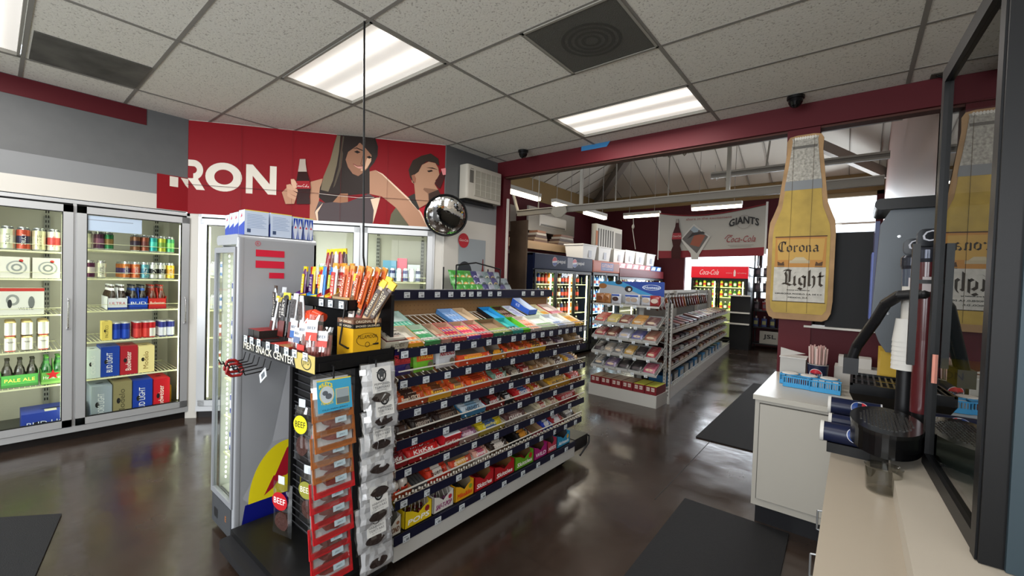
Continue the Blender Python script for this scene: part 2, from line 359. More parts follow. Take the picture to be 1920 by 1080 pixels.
for k, (x0, y0, x1, y1) in enumerate(LIGHTS[:3]+LIGHTS[3:]):
    cx, cy = (x0+x1)/2, (y0+y1)/2
    t = thing('ceiling_light', ll[k], 'light', (cx, cy, CH), 0)
    hx, hy = .595, .29
    B().box(-hx, -hy, .02, hx, hy, .028, sm).build('diffuser', t)
    b = B(); fm = M('8b8880', .5)
    for a in ((-hx, -hy, hx, -hy+.015), (-hx, hy-.015, hx, hy), (-hx, -hy, -hx+.015, hy), (hx-.015, -hy, hx, hy)): b.box(a[0], a[1], -.004, a[2], a[3], .085, fm)
    b.build('frame', t)
    area('tube_light', (cx, cy, CH-.03), (cx, cy, 0), 1.1, .5, (30, 30, 26, 26, 14)[k], (1, .955, .9))
t = thing('ceiling_vent', 'square dusty ceiling air vent with round perforated rings, near the middle lights', 'vent', (-1.29, 2.272, CH))
vm = M('4e4d48', .7, bump=.6, bs=160)
B().box(-.285, -.285, -.006, .285, .285, .01, vm).build('plate', t)
b = B()
for r in (.06, .1, .14, .18): b.disc((0, 0, -.008), X_, Y_, r, r, M('3d3c38', .8), 28, 0, 6.2832, (r-.018)/r)
b.build('ring', t)
b = B(); fm = M('8a877f', .5)
for a in ((-.3, -.3, .3, -.285), (-.3, .285, .3, .3), (-.3, -.3, -.285, .3), (.285, -.3, .3, .3)): b.box(a[0], a[1], -.009, a[2], a[3], .01, fm)
b.build('frame', t)
b = B().box(-4.61, .165, CH-.008, -4.04, .735, CH+.004, M('55534e', .75, nz=.45, ns=5))
tag(b.build('ceiling_vent'), 'dark sooty ceiling vent panel at the upper left, above the red wall stripe', 'vent')
for x, y, l in ((-2.97, 3.786, 'small black dome camera on the ceiling near the red corner post'), (-.404, 3.839, 'black dome camera on the ceiling above the bottle shaped sign')):
    t = thing('dome_camera', l, 'camera', (x, y, CH-.004))
    B().lathe([(.0, 0), (.058, 0), (.058, -.02), (.045, -.022)], BLK).build('mount', t)
    B().lathe([(.05, -.018), (.047, -.045), (.035, -.07), (.018, -.082), (0, -.086)], M('08080a', .15)).build('dome', t)
tag(B().flat([(0, 0), (.3, .0), (.34, .05), (.12, .055), (0, .05)], (-2.36, 4.027, 2.90), X_, Z_, M('2f6fa0', .6)).build('masking_tape'), 'strip of blue masking tape stuck on the dark red beam', 'tape')
tag(B().tube([(0, 0, 0), (.05, .02, -.03), (.12, .0, -.02), (.09, .03, -.05)], .006, BLK, 5).box(-.02, -.03, -.006, .14, .05, 0, M('4a4640', .8)).build('loose_wire'), 'short loose wire poking out of a dark hole in the ceiling at the right', 'wire').matrix_world = TR(.36, 3.97, CH)
b = B().tube([(-2.25, 1.35, CH), (-2.24, 1.36, 2.2), (-2.235, 1.37, 1.6), (-2.23, 1.4, 1.395)], .006, BLK, 8)
tag(b.build('hanging_cable'), 'black cable hanging straight down from the ceiling to the snack rack', 'cable')
# ================================================================ walk-in beer coolers
FA = TR(-5.13, 0, 0, PI/2)          # x along world +Y, y into the wall
LIN = M('bdbcb0', .5, nz=.05); LED = M('f1f7d0', .4, e=5.0); SHW = M('e6e6c2', .4)
PANE = glass('door_glass', 'fbfdfa', 1.35, 0, .0)
def cooler(FR, label, x0, x1, doors, zs, back=.78, group=None, y_off=0., sk=.09):
    t = thing('walk_in_cooler', label, 'cooler', mat=FR, group=group)
    zt, zb = 2.035, .07
    b = B(); e = .028
    b.box(x0, -.012, zt-e, x1, .05, zt, ALU).box(x0, -.02, zb, x1, .05, zb+.05, ALU).box(x0, -.012, zb, x0+e, .05, zt, ALU).box(x1-e, -.012, zb, x1, .05, zt, ALU)
    for a, c in zip(doors, doors[1:]): b.box(a[1]-.006, -.008, zb, c[0]+.006, .06, zt, ALU)
    for a in doors: b.box(a[0]-.004, .004, zb+.04, a[0]+.008, .03, zt-.02, BLK).box(a[1]-.008, .004, zb+.04, a[1]+.004, .03, zt-.02, BLK).box(a[0], .004, zt-e-.014, a[1], .03, zt-e, BLK)
    b.build('surround', t)
    b = B()
    b.q([(x0, back, zb), (x1, back, zb), (x1, back, zt), (x0, back, zt)], LIN)
    b.q([(x0, .05, zb), (x1, .05, zb), (x1, back, zb), (x0, back, zb)], M('5c5e5c', .6)); b.q([(x0, .05, zt), (x0, back, zt), (x1, back, zt), (x1, .05, zt)], M('55574f', .7))
    b.q([(x0, .05, zb), (x0, back, zb), (x0, back, zt), (x0, .05, zt)], LIN); b.q([(x1, .05, zb), (x1, .05, zt), (x1, back, zt), (x1, back, zb)], LIN)
    b.build('liner', t)
    for di, a in enumerate(doors):
        zs_ = zs[di] if isinstance(zs[0], list) else zs
        for xx in (a[1]-.11, a[0]+.11):
            b = B().box(xx-.02, back-.04, zb+.1, xx+.02, back-.02, zt-.1, M('8a8c88', .5))
            for k in range(40): b.box(xx-.012, back-.043, zb+.14+k*.045, xx-.004, back-.04, zb+.165+k*.045, BLK).box(xx+.004, back-.043, zb+.14+k*.045, xx+.012, back-.04, zb+.165+k*.045, BLK)
            b.build('shelf_standard', t)
        for z in zs_:
            b = B(); y0, y1 = sk, back-.05
            b.box(a[0]+.05, y0, z-.016, a[1]-.05, y0+.012, z-.004, SHW).box(a[0]+.05, y1, z-.012, a[1]-.05, y1+.01, z-.004, SHW)
            if z > .9: b.cyl((a[0]+.05, y0, z+.05), (a[1]-.05, y0, z+.05), .002, SHW, n=5)
            for k in range(24):
                xx = a[0]+.055+(a[1]-a[0]-.11)*k/23; b.box(xx-.0015, y0, z-.006, xx+.0015, y1, z-.002, SHW)
            b.build('shelf', t)
        B().cyl((a[1]-.055, .062, zb+.12), (a[1]-.055, .062, zt-.12), .011, LED, n=8).build('light_tube', t)
        B().cyl((a[0]+.055, .062, zb+.12), (a[0]+.055, .062, zt-.12), .007, LED, n=8).build('light_tube', t)
        # door
        b = B(); dx0, dx1, dz0, dz1 = a[0]+.006, a[1]-.006, zb+.055, zt-.045; s_ = .058
        b.box(dx0, -.028, dz0, dx0+s_, .006, dz1, ALU).box(dx1-s_, -.028, dz0, dx1, .006, dz1, ALU).box(dx0, -.028, dz0, dx1, .006, dz0+s_, ALU).box(dx0, -.028, dz1-s_, dx1, .006, dz1, ALU)
        g = .006
        for q in ((dx0+s_, dz0+s_, dx0+s_+g, dz1-s_), (dx1-s_-g, dz0+s_, dx1-s_, dz1-s_), (dx0+s_, dz0+s_, dx1-s_, dz0+s_+g), (dx0+s_, dz1-s_-g, dx1-s_, dz1-s_)): b.box(q[0], -.026, q[1], q[2], .0, q[3], BLK)
        d = b.build('door', t)
        B().box(dx0+s_, -.014, dz0+s_, dx1-s_, -.010, dz1-s_, PANE).build('glass_pane', d)
        hx = dx1-.028
        B().tube([(hx, -.03, .95), (hx, -.062, .97), (hx, -.062, 1.19), (hx, -.03, 1.21)], .006, CHR, 8).build('handle', d)
        b = B().box(dx0+s_+.005, -.0145, dz1-s_-.14, dx0+s_+.36, -.0155, dz1-s_-.01, M('aebfd2', .3)) if a[2] else None
        if b: b.box(dx0+s_+.005, -.016, dz1-s_-.05, dx0+s_+.30, -.0162, dz1-s_-.043, M('8d97a5', .3)); b.build('header_sticker', d)
    return t
ZA = [1.60, 1.372, 1.075, .775, .478]; ZB = [1.638, 1.381, 1.093, .819, .487]
ca = cooler(FA, 'wall of glass beer coolers on the left, shelves of tall cans and beer cases', -.355, 1.24, [(-.35, .44, 0), (.45, 1.235, 1)], [ZA, ZB], .78)
ZC = [1.64, 1.36, 1.08, .80, .50]
cb = cooler(AW, 'angled run of three glass drink coolers under the red mural', .10, 2.40, [(.115, .865, 0), (.875, 1.62, 0), (1.63, 2.385, 0)], [1.42, 1.08, .80, .50], .72)
area('cooler_light', (-5.26, .42, 1.05), (-6, .42, 1.05), 1.4, 1.8, 9.5, (1, 1, .84))
q = AW @ V((1.25, .09, 1.1)); q2 = AW @ V((1.25, .9, 1.1)); area('cooler_light', q, q2, 2.1, 1.8, 16, (1, 1, .88))
def canmesh(body, band, low='b9bcc0', top='c9ccd0', h=.157, r=.033, tx=None, tc='f5f5f5', vert=True):
    b = B(); cm = M(body, .28, .35); bm = M(band, .3, .2); tm_ = M(top, .25, .85)
    b.lathe([(.0, 0), (r*.8, 0), (r, .010, M(low, .3, .4)), (r, h*.28, cm), (r, h*.62, bm), (r, h-.022, cm), (r*.80, h-.006, tm_), (r*.80, h, tm_), (r*.72, h-.004, tm_), (0, h-.004, tm_)], cm, 16)
    if tx:
        rr = r+.0006
        if vert: W = lambda X, Y: V((rr*sin(-Y/rr), -rr*cos(Y/rr), X))
        else: W = lambda X, Y: V((rr*sin(X/rr), -rr*cos(X/rr), Y))
        if vert: b.text(tx, (0, 0, 0), X_, Z_, .024, tc, wrap=lambda X, Y: W(X+h*.2, Y-.012), w=h*.5)
        else: b.text(tx, (0, 0, 0), X_, Z_, .014, tc, ctr=True, wrap=lambda X, Y: W(X, Y+h*.45), w=.05)
    return b
def row(FR, proto, x, y0, z, n, dy, label, group, rz=0., first='front of its row'):
    for k in range(n):
        m_ = FR @ TR(x, y0+k*dy, z, rz)
        lab = label+(', '+first if k == 0 else ', %s back in its row' % ORD[k]) if n > 1 else label
        if k == 0: proto.matrix_world = m_; proto['label'] = lab; proto['group'] = group
        else: dup(proto, m_, lab, group)
cans1 = [(.535, 'd9d8c2', 'e7e3c8', 'pale cream', 1), (.612, '5c3550', '8f5b78', 'mauve', 2), (.672, '2f7a4a', '8c6c3c', 'green and brown', 3), (.86, '7a5138', '3a2c3c', 'brown', 2), (.925, '8a4a35', '6d3a35', 'rust brown', 4), (.985, '2f9a98', '4fc3b0', 'teal', 4), (1.05, 'a9ac3c', '6d8f3a', 'olive yellow', 4), (1.115, '4a9d6c', '7dc06c', 'bright green', 4)]
for x, c1, c2, nm, n in cans1:
    o = canmesh(c1, c2).build('tall_can'); tag(o, '', 'can'); row(FA, o, x, .135, 1.638, n, .068, nm+' tall can, top shelf, second cooler door', 'tall cans on the top shelf of the second beer cooler door')
cans2 = [(.552, '5b2a4e', 'd9cfd4', 'plum and white', 1, ''), (.625, 'e4e4d2', 'd6d6c8', 'white lettered', 1, 'NUTRL'), (.79, 'b56a34', '3d2c5c', 'orange over purple', 5, 'VOODOO'), (.86, 'c56a3c', 'b24a3a', 'copper orange', 5, 'VOODOO'), (.925, '5f9aa5', '3c6f86', 'slate blue', 5, 'HAZY'), (.99, 'cfd0c8', '2a2a2c', 'black banded white', 5, 'IPA'), (1.052, 'c9c8bc', '1c1c1e', 'black and white', 5, 'PUNCH'), (1.118, 'e0b93c', 'c98f2c', 'golden yellow', 5, 'GOLD')]
for x, c1, c2, nm, n, tx in cans2:
    o = canmesh(c1, c2, tx=tx or None, tc='14141a' if nm.startswith('white lettered') else 'f0f0ea').build('tall_can'); tag(o, '', 'can'); row(FA, o, x, .135, 1.381, n, .068, nm+' tall can, second shelf, second cooler door', 'tall cans on the second shelf of the second beer cooler door')
for x, c1, c2, nm, tx, tc in ((-.045, 'e3e3dd', 'd37a74', 'white and pink', 'ICE', 'c0392b'), (.083, 'd8dcc0', 'e9ead6', 'pale yellow', 'TRULY', '20242c'), (.166, 'b94a35', '2a2440', 'red over navy', 'TRULY', 'f4f4f4'), (.25, 'd3d0a8', 'ddd6b4', 'cream', 'LITE', '7d7a5a'), (.335, 'dcd6cc', 'c64a4a', 'white over red', 'TRULY', 'c0392b')):
    o = canmesh(c1, c2, tx=tx, tc=tc, h=.185, r=.038).build('tall_can'); tag(o, '', 'can'); row(FA, o, x, .14, 1.60, 3, .08, nm+' tall can, top shelf, leftmost cooler door', 'tall cans on the top shelf of the leftmost cooler door')
def beer_case(name, w_, d_, h_, col, label, M4, tx='', tc='f2f2f2', side='', group='beer cases in the coolers', acc=None, vert=True, hole=True, cat='beer case', ex=None):
    b = B(); m_ = M(col, .4); b.box(0, 0, 0, w_, d_, h_, m_)
    if acc: b.box(.004, -.0008, h_*.72, w_-.004, 0, h_*.9, M(acc, .4)); b.box(w_*.1, -.0008, h_*.08, w_*.35, 0, h_*.2, M(acc, .4))
    t = thing(name, label, cat, mat=M4, group=group)
    g = b
    if tx:
        if vert: g.text(tx, (w_*.62, -.0012, h_*.14), Z_, -X_, min(.045, w_*.32), tc, w=h_*.66)
        else: g.text(tx, (w_*.08, -.0012, h_*.35), X_, Z_, h_*.22, tc, w=w_*.84)
    if side: g.text(side, (w_+.0012, d_*.1, h_*.4), Y_, Z_, h_*.18, tc, w=d_*.7)
    if hole: g.disc((w_*.5, d_*.4, h_+.0008), X_, Y_, w_*.2, .016, M('15151a', .6)); g.disc((w_*.28, -.001, h_*.5), X_, Z_, w_*.1, h_*.075, M('18181c', .6))
    if ex: ex(g)
    b.build('carton', t); return t
SB = 'of the second cooler door'
G = 'beer cases in the second cooler door'
for x, w_, h_, c, tx, tc, nm in ((.535, .088, .25, 'cfdce2', 'COORS', 'e9eef2', 'silver blue case'), (.625, .125, .27, '1c3fa0', 'BUD LIGHT', 'f4f4f4', 'blue case with white upright letters'), (.755, .122, .265, 'a8222e', 'Budweiser', 'f4efe8', 'red case with upright script'), (.882, .118, .25, 'e8d79a', 'Modelo', '8a6a30', 'cream yellow case')):
    beer_case('beer_case', w_, .26, h_, c, nm+' on the fifth shelf '+SB, FA @ TR(x, .11, .487), tx, tc, group=G)
for x, w_, h_, c, tx, tc, nm in ((.567, .135, .33, '9aa6b4', 'COORS LIGHT', 'e9eef2', 'tall silver case'), (.71, .128, .35, '8d8460', 'Modelo', '4a4530', 'tall khaki case'), (.846, .142, .34, '1d3da2', 'BUD LIGHT', 'f4f4f4', 'tall blue case'), (.997, .125, .33, 'c21f2c', 'Budweiser', 'f4efe8', 'tall bright red case')):
    beer_case('beer_case', w_, .38, h_, c, nm+' standing on the floor '+SB, FA @ TR(x, .11, .075), tx, tc, group=G)
beer_case('beer_case', .085, .2, .2, 'd9a92c', 'yellow carton at the right of the floor '+SB, FA @ TR(1.10, .34, .075), 'SOL', group=G)
beer_case('beer_case', .065, .12, .17, 'e2cc6a', 'small yellow carton on the fourth shelf '+SB, FA @ TR(.632, .11, .819), 'PACIFICO', '6a5a20', group=G)
SA = 'of the leftmost cooler door'
G = 'cases in the leftmost cooler door'
for x, w_ in ((-.14, .16), (.045, .155), (.215, .155)):
    def ex(g, w_=w_):
        c0 = (w_*.55, -.0014, .085)
        g.disc(c0, X_, Z_, .055, .055, M('9fa2a0', .5), 24, 0, 6.2832, .82).disc(c0, X_, Z_, .03, .03, M('8d918f', .5), 16, 0, 6.2832, .6).disc((w_*.7, -.0014, .14), X_, Z_, .012, .012, M('c23a34', .5))
    beer_case('seltzer_case', w_, .2, .17, 'dedbd2', '%s white seltzer case with grey ring, second shelf %s' % ({-.14: 'left', .045: 'middle', .215: 'right'}[x], SA), FA @ TR(x, .11, 1.372), '', group=G, hole=False, ex=ex)
def ex(g):
    g.box(-.0008, -.001, .19, .261, .0, .2155, M('b9342e', .5)); g.disc((.09, -.0014, .12), X_, Z_, .035, .045, M('8f9290', .5), 20, 0, 6.2832, .6).disc((.19, -.0014, .1), X_, Z_, .018, .05, M('6d7070', .5), 12).disc((.075, -.0016, .09), X_, Z_, .012, .035, M('2a2c30', .5), 12).text('WHITE', (.12, -.0014, .04), X_, Z_, .018, '55585c')
beer_case('seltzer_case', .26, .22, .215, 'd9d8d2', 'large white red-edged case, third shelf '+SA, FA @ TR(.02, .11, 1.075), '', group=G, hole=False, ex=ex)
for k, (x, c) in enumerate(((-.03, 'd6cfc2'), (.1, 'c8423c'), (.19, '2b1c1c'), (.28, 'c23f38'))):
    b = B()
    for zz in (0, .124):
        for yy in (0, .067, .134, .2):
            b.lathe([(.026, zz), (.032, zz+.008, M(c, .35, .2)), (.032, zz+.05, M('dddad2', .35, .2)), (.032, zz+.108, M('dddad2', .35, .2)), (.026, zz+.12, M('c9b27a', .3, .6)), (0, zz+.12, M('c9b27a', .3, .6))], ALU, 14, (0, yy, 0))
    b.text('Modelo' if k else 'Lager', (0, 0, 0), X_, Z_, .013, '3a2a20', w=.042, ctr=True, wrap=lambda X, Y: V((.0328*sin(X/.0328), -.0328*cos(X/.0328), Y+.07)))
    tag(b.build('stacked_cans'), ('cream', 'red', 'black', 'scarlet')[k]+' and white can pack, two high, fourth shelf '+SA, 'can pack', 'can packs on the fourth shelf of the leftmost door').matrix_world = FA @ TR(x, .16, .775)
def bottle(b, c, col, h=.23, cap='c9a23c', r=.03, lab=None):
    m_ = M(col, .12, s=.8); b.lathe([(0, 0), (r, 0), (r, h*.52, m_), (r*.85, h*.62, m_), (r*.42, h*.76, m_), (r*.38, h*.93, m_), (r*.48, h*.935, M(cap, .3, .6)), (r*.48, h*.985, M(cap, .3, .6)), (0, h*.99, M(cap, .3, .6))], m_, 12, c)
    if lab: b.lathe([(r+.0008, h*.15), (r+.0008, h*.45, M(lab, .5))], m_, 12, c); b.lathe([(r*.5, h*.74), (r*.42, h*.84, M(lab, .5))], m_, 12, c)
def sixpack(M4, label, body, trim, tx, tc, gcol, cap, lab, group, ncol=2, nrow=3, star=0):
    t = thing('six_pack', label, 'bottle pack', mat=M4, group=group); w_ = .068*ncol; d_ = .068*nrow
    b = B(); m_ = M(body, .45)
    b.box(0, 0, 0, w_, .003, .10, m_).box(0, d_-.003, 0, w_, d_, .10, m_).box(0, 0, 0, .003, d_, .12, m_).box(w_-.003, 0, 0, w_, d_, .12, m_).box(0, 0, 0, w_, d_, .004, m_)
    b.ext([(.01, .1), (d_-.01, .1), (d_-.05, .2), (.05, .2)], (w_/2+.0015, 0, 0), Y_, Z_, .003, m_)
    b.box(.002, -.001, .002, w_-.002, 0, .022, M(trim, .45))
    b.text(tx, (w_/2, -.0016, .045), X_, Z_, .026, tc, w=w_*.8, ctr=True)
    if star: b.flat([(.045*(1 if k % 2 == 0 else .42)*cos(PI/2+PI*k/5)+.068, .045*(1 if k % 2 == 0 else .42)*sin(PI/2+PI*k/5)+.08) for k in range(10)], (0, -.003, 0), X_, Z_, M('c3202a', .5))
    b.build('carrier', t)
    for i in range(ncol):
        for j in range(nrow):
            b = B(); bottle(b, (.034+.068*i, .034+.068*j, .004), gcol, cap=cap, lab=lab); b.build('bottle', t)
G = 'bottle packs on the third shelf of the second beer cooler door'
sixpack(FA @ TR(.665, .11, 1.093), 'white bottle pack with red ribbon, third shelf '+SB, 'd9dce6', '2b3f8c', 'ULTRA', 'b02a34', '2d1a12', 'd8dade', 'e6e6ea', G, 2, 5)
sixpack(FA @ TR(.81, .11, 1.093), 'bright blue bottle pack, third shelf '+SB, '1f48b4', '16328a', 'BUD', 'e8ecf6', '1d130f', '20242c', '20468c', G, 2, 4)
sixpack(FA @ TR(.95, .11, 1.093), 'red and cream bottle pack, third shelf '+SB, 'c8322c', 'a8222e', 'Budweiser', 'f2ead8', '5b2415', '8a2a20', '7a2a1c', G, 2, 4)
sixpack(FA @ TR(.05, .15, .478), 'green pale ale pack, fifth shelf '+SA, '3f8a3c', '2f6a2e', 'PALE ALE', 'e8d25a', '1c1a14', '2c2c24', '3a3a30', 'bottle packs on the fifth shelf of the leftmost door', 3, 2)
sixpack(FA @ TR(.265, .12, .478), 'light green red-starred bottle pack, fifth shelf '+SA, '6fae54', '8fc06a', 'Heineken', 'f2f2ea', '1f5a2c', '4f8a3c', '3c7a3c', 'bottle packs on the fifth shelf of the leftmost door', 2, 3, 1)
t = beer_case('beer_case', .36, .3, .17, '2a3f9a', 'large blue thirty pack lying on the floor '+SA, FA @ TR(.16, .13, .075), 'BUD LIGHT', 'd3d9ea', vert=False, group='beer cases in the leftmost cooler door')
B().box(.13, .02, .171, .2, .09, .173, M('c9c6b6', .5)).build('carry_tab', t)
for k, (x, w_, c1, c2, nm) in enumerate(((.70, .13, '20389a', '2a4fc0', 'blue'), (.85, .09, 'b9262c', 'd84a44', 'red'), (.95, .075, 'c9262c', 'e8e4e0', 'red and white'), (1.035, .12, '3a3f8c', 'd8d9e6', 'violet and silver'))):
    b = B()
    n = max(1, round(w_/.06))
    for i in range(n):
        for j in range(3): b.lathe([(.0, 0), (.027, 0), (.031, .01, M(c1, .3, .3)), (.031, .09, M(c2, .3, .3)), (.031, .145, M(c1, .3, .3)), (.026, .155, ALU), (0, .155, ALU)], ALU, 12, (.031+i*.063, .031+j*.063, 0))
    tag(b.build('can_pack'), nm+' wrapped can pack, fourth shelf '+SB, 'can pack', 'can packs on the fourth shelf of the second beer cooler door').matrix_world = FA @ TR(x, .11, .819)
# angled cooler contents
G = 'drinks in the angled cooler'
cc = ['c9cdd4', '2b3350', 'c9cdd4', '30355a', 'b9bdc6', '3a3f66', 'c9ccd2', '26304c']
for k in range(8):
    o = canmesh(cc[k], '8d93a8' if k % 2 else 'dfe2e8', h=.15, r=.029).build('slim_can'); tag(o, '', 'can'); row(AW, o, 1.74+k*.07, .13, 1.42, 2, .065, '%s slim can, %s from left, top shelf, rightmost angled door' % ('navy' if k % 2 else 'silver', ORD[k]), 'slim cans in the rightmost angled door')
for k, (x, w_, h_, c, nm) in enumerate(((1.83, .15, .24, '5a93b4', 'sky blue'), (1.99, .11, .27, 'c8566c', 'rose pink'), (2.11, .14, .2, 'b8c4c8', 'pale grey'))):
    beer_case('drink_carton', w_, .22, h_, c, nm+' carton behind the slim cans, rightmost angled door', AW @ TR(x, .32, 1.42), '', group='cartons in the rightmost angled door', cat='carton')
bc = ['3c3f46', '8d5a34', '5f8a34', '2c3048', '8a4a54', '6a7a34', '9a6a3c', '303848']
for k in range(8):
    b = B(); c = bc[k]; b.lathe([(0, 0), (.032, 0), (.033, .01, M(c, .3)), (.033, .12, M(c, .3)), (.03, .135, M('e0e0dc', .3)), (.014, .175, M('d8d8d4', .3)), (.017, .18, M(c, .4)), (.017, .2, M(c, .4)), (0, .2, M(c, .4))], ALU, 14)
    o = b.build('drink_bottle'); tag(o, '', 'bottle'); row(AW, o, 1.74+k*.073, .13, 1.08, 3, .07, '%s bottle, %s from left, rightmost angled door' % (('grey', 'brown', 'green', 'navy', 'mauve', 'olive', 'amber', 'slate')[k], ORD[k]), 'bottles in the rightmost angled door')
beer_case('drink_carton', .13, .2, .2, 'a9bccf', 'pale blue carton, second shelf, rightmost angled door', AW @ TR(2.2, .42, 1.09), '', group='cartons in the rightmost angled door', cat='carton')
for k, (x, c1, nm) in enumerate(((1.22, '4a8a5c', 'green'), (1.30, '3f8a5a', 'deep green'), (1.38, '3c5a7c', 'steel blue'), (1.46, '44607f', 'blue'), (1.54, 'a9b2b4', 'grey'))):
    o = canmesh(c1, '8fa6a0', h=.17, r=.036).build('tall_can'); tag(o, '', 'can'); row(AW, o, x, .13, 1.42, 2, .08, nm+' tall can, top shelf, middle angled door', 'tall cans in the middle angled door')
for z, zn in ((.80, 'third'), (.50, 'fourth')):
    for k in range(6):
        o = canmesh(('8a3a34', '3a5a8a', 'b9b04a', '6d7d8d', 'a9532f', '4a7a5a')[k], 'c9ccd0', h=.15, r=.033).build('drink_can'); tag(o, '', 'can')
        row(AW, o, .25+k*.09, .13, z, 1, .1, '%s can, %s shelf, left angled door' % (('red', 'blue', 'yellow', 'grey', 'orange', 'green')[k], zn), 'cans in the left angled door')
for z, zn in ((1.42, 'top'), (1.08, 'second')):
    for k in range(3):
        o = canmesh(('c8cdd2', '3a5a8a', 'b9b04a')[k], 'c9ccd0', h=.15, r=.033).build('drink_can'); tag(o, '', 'can')
        row(AW, o, .17+k*.09, .13, z, 3, .1, '%s can, %s shelf, left angled door' % (('white', 'blue', 'yellow')[k], zn), 'cans in the left angled door')
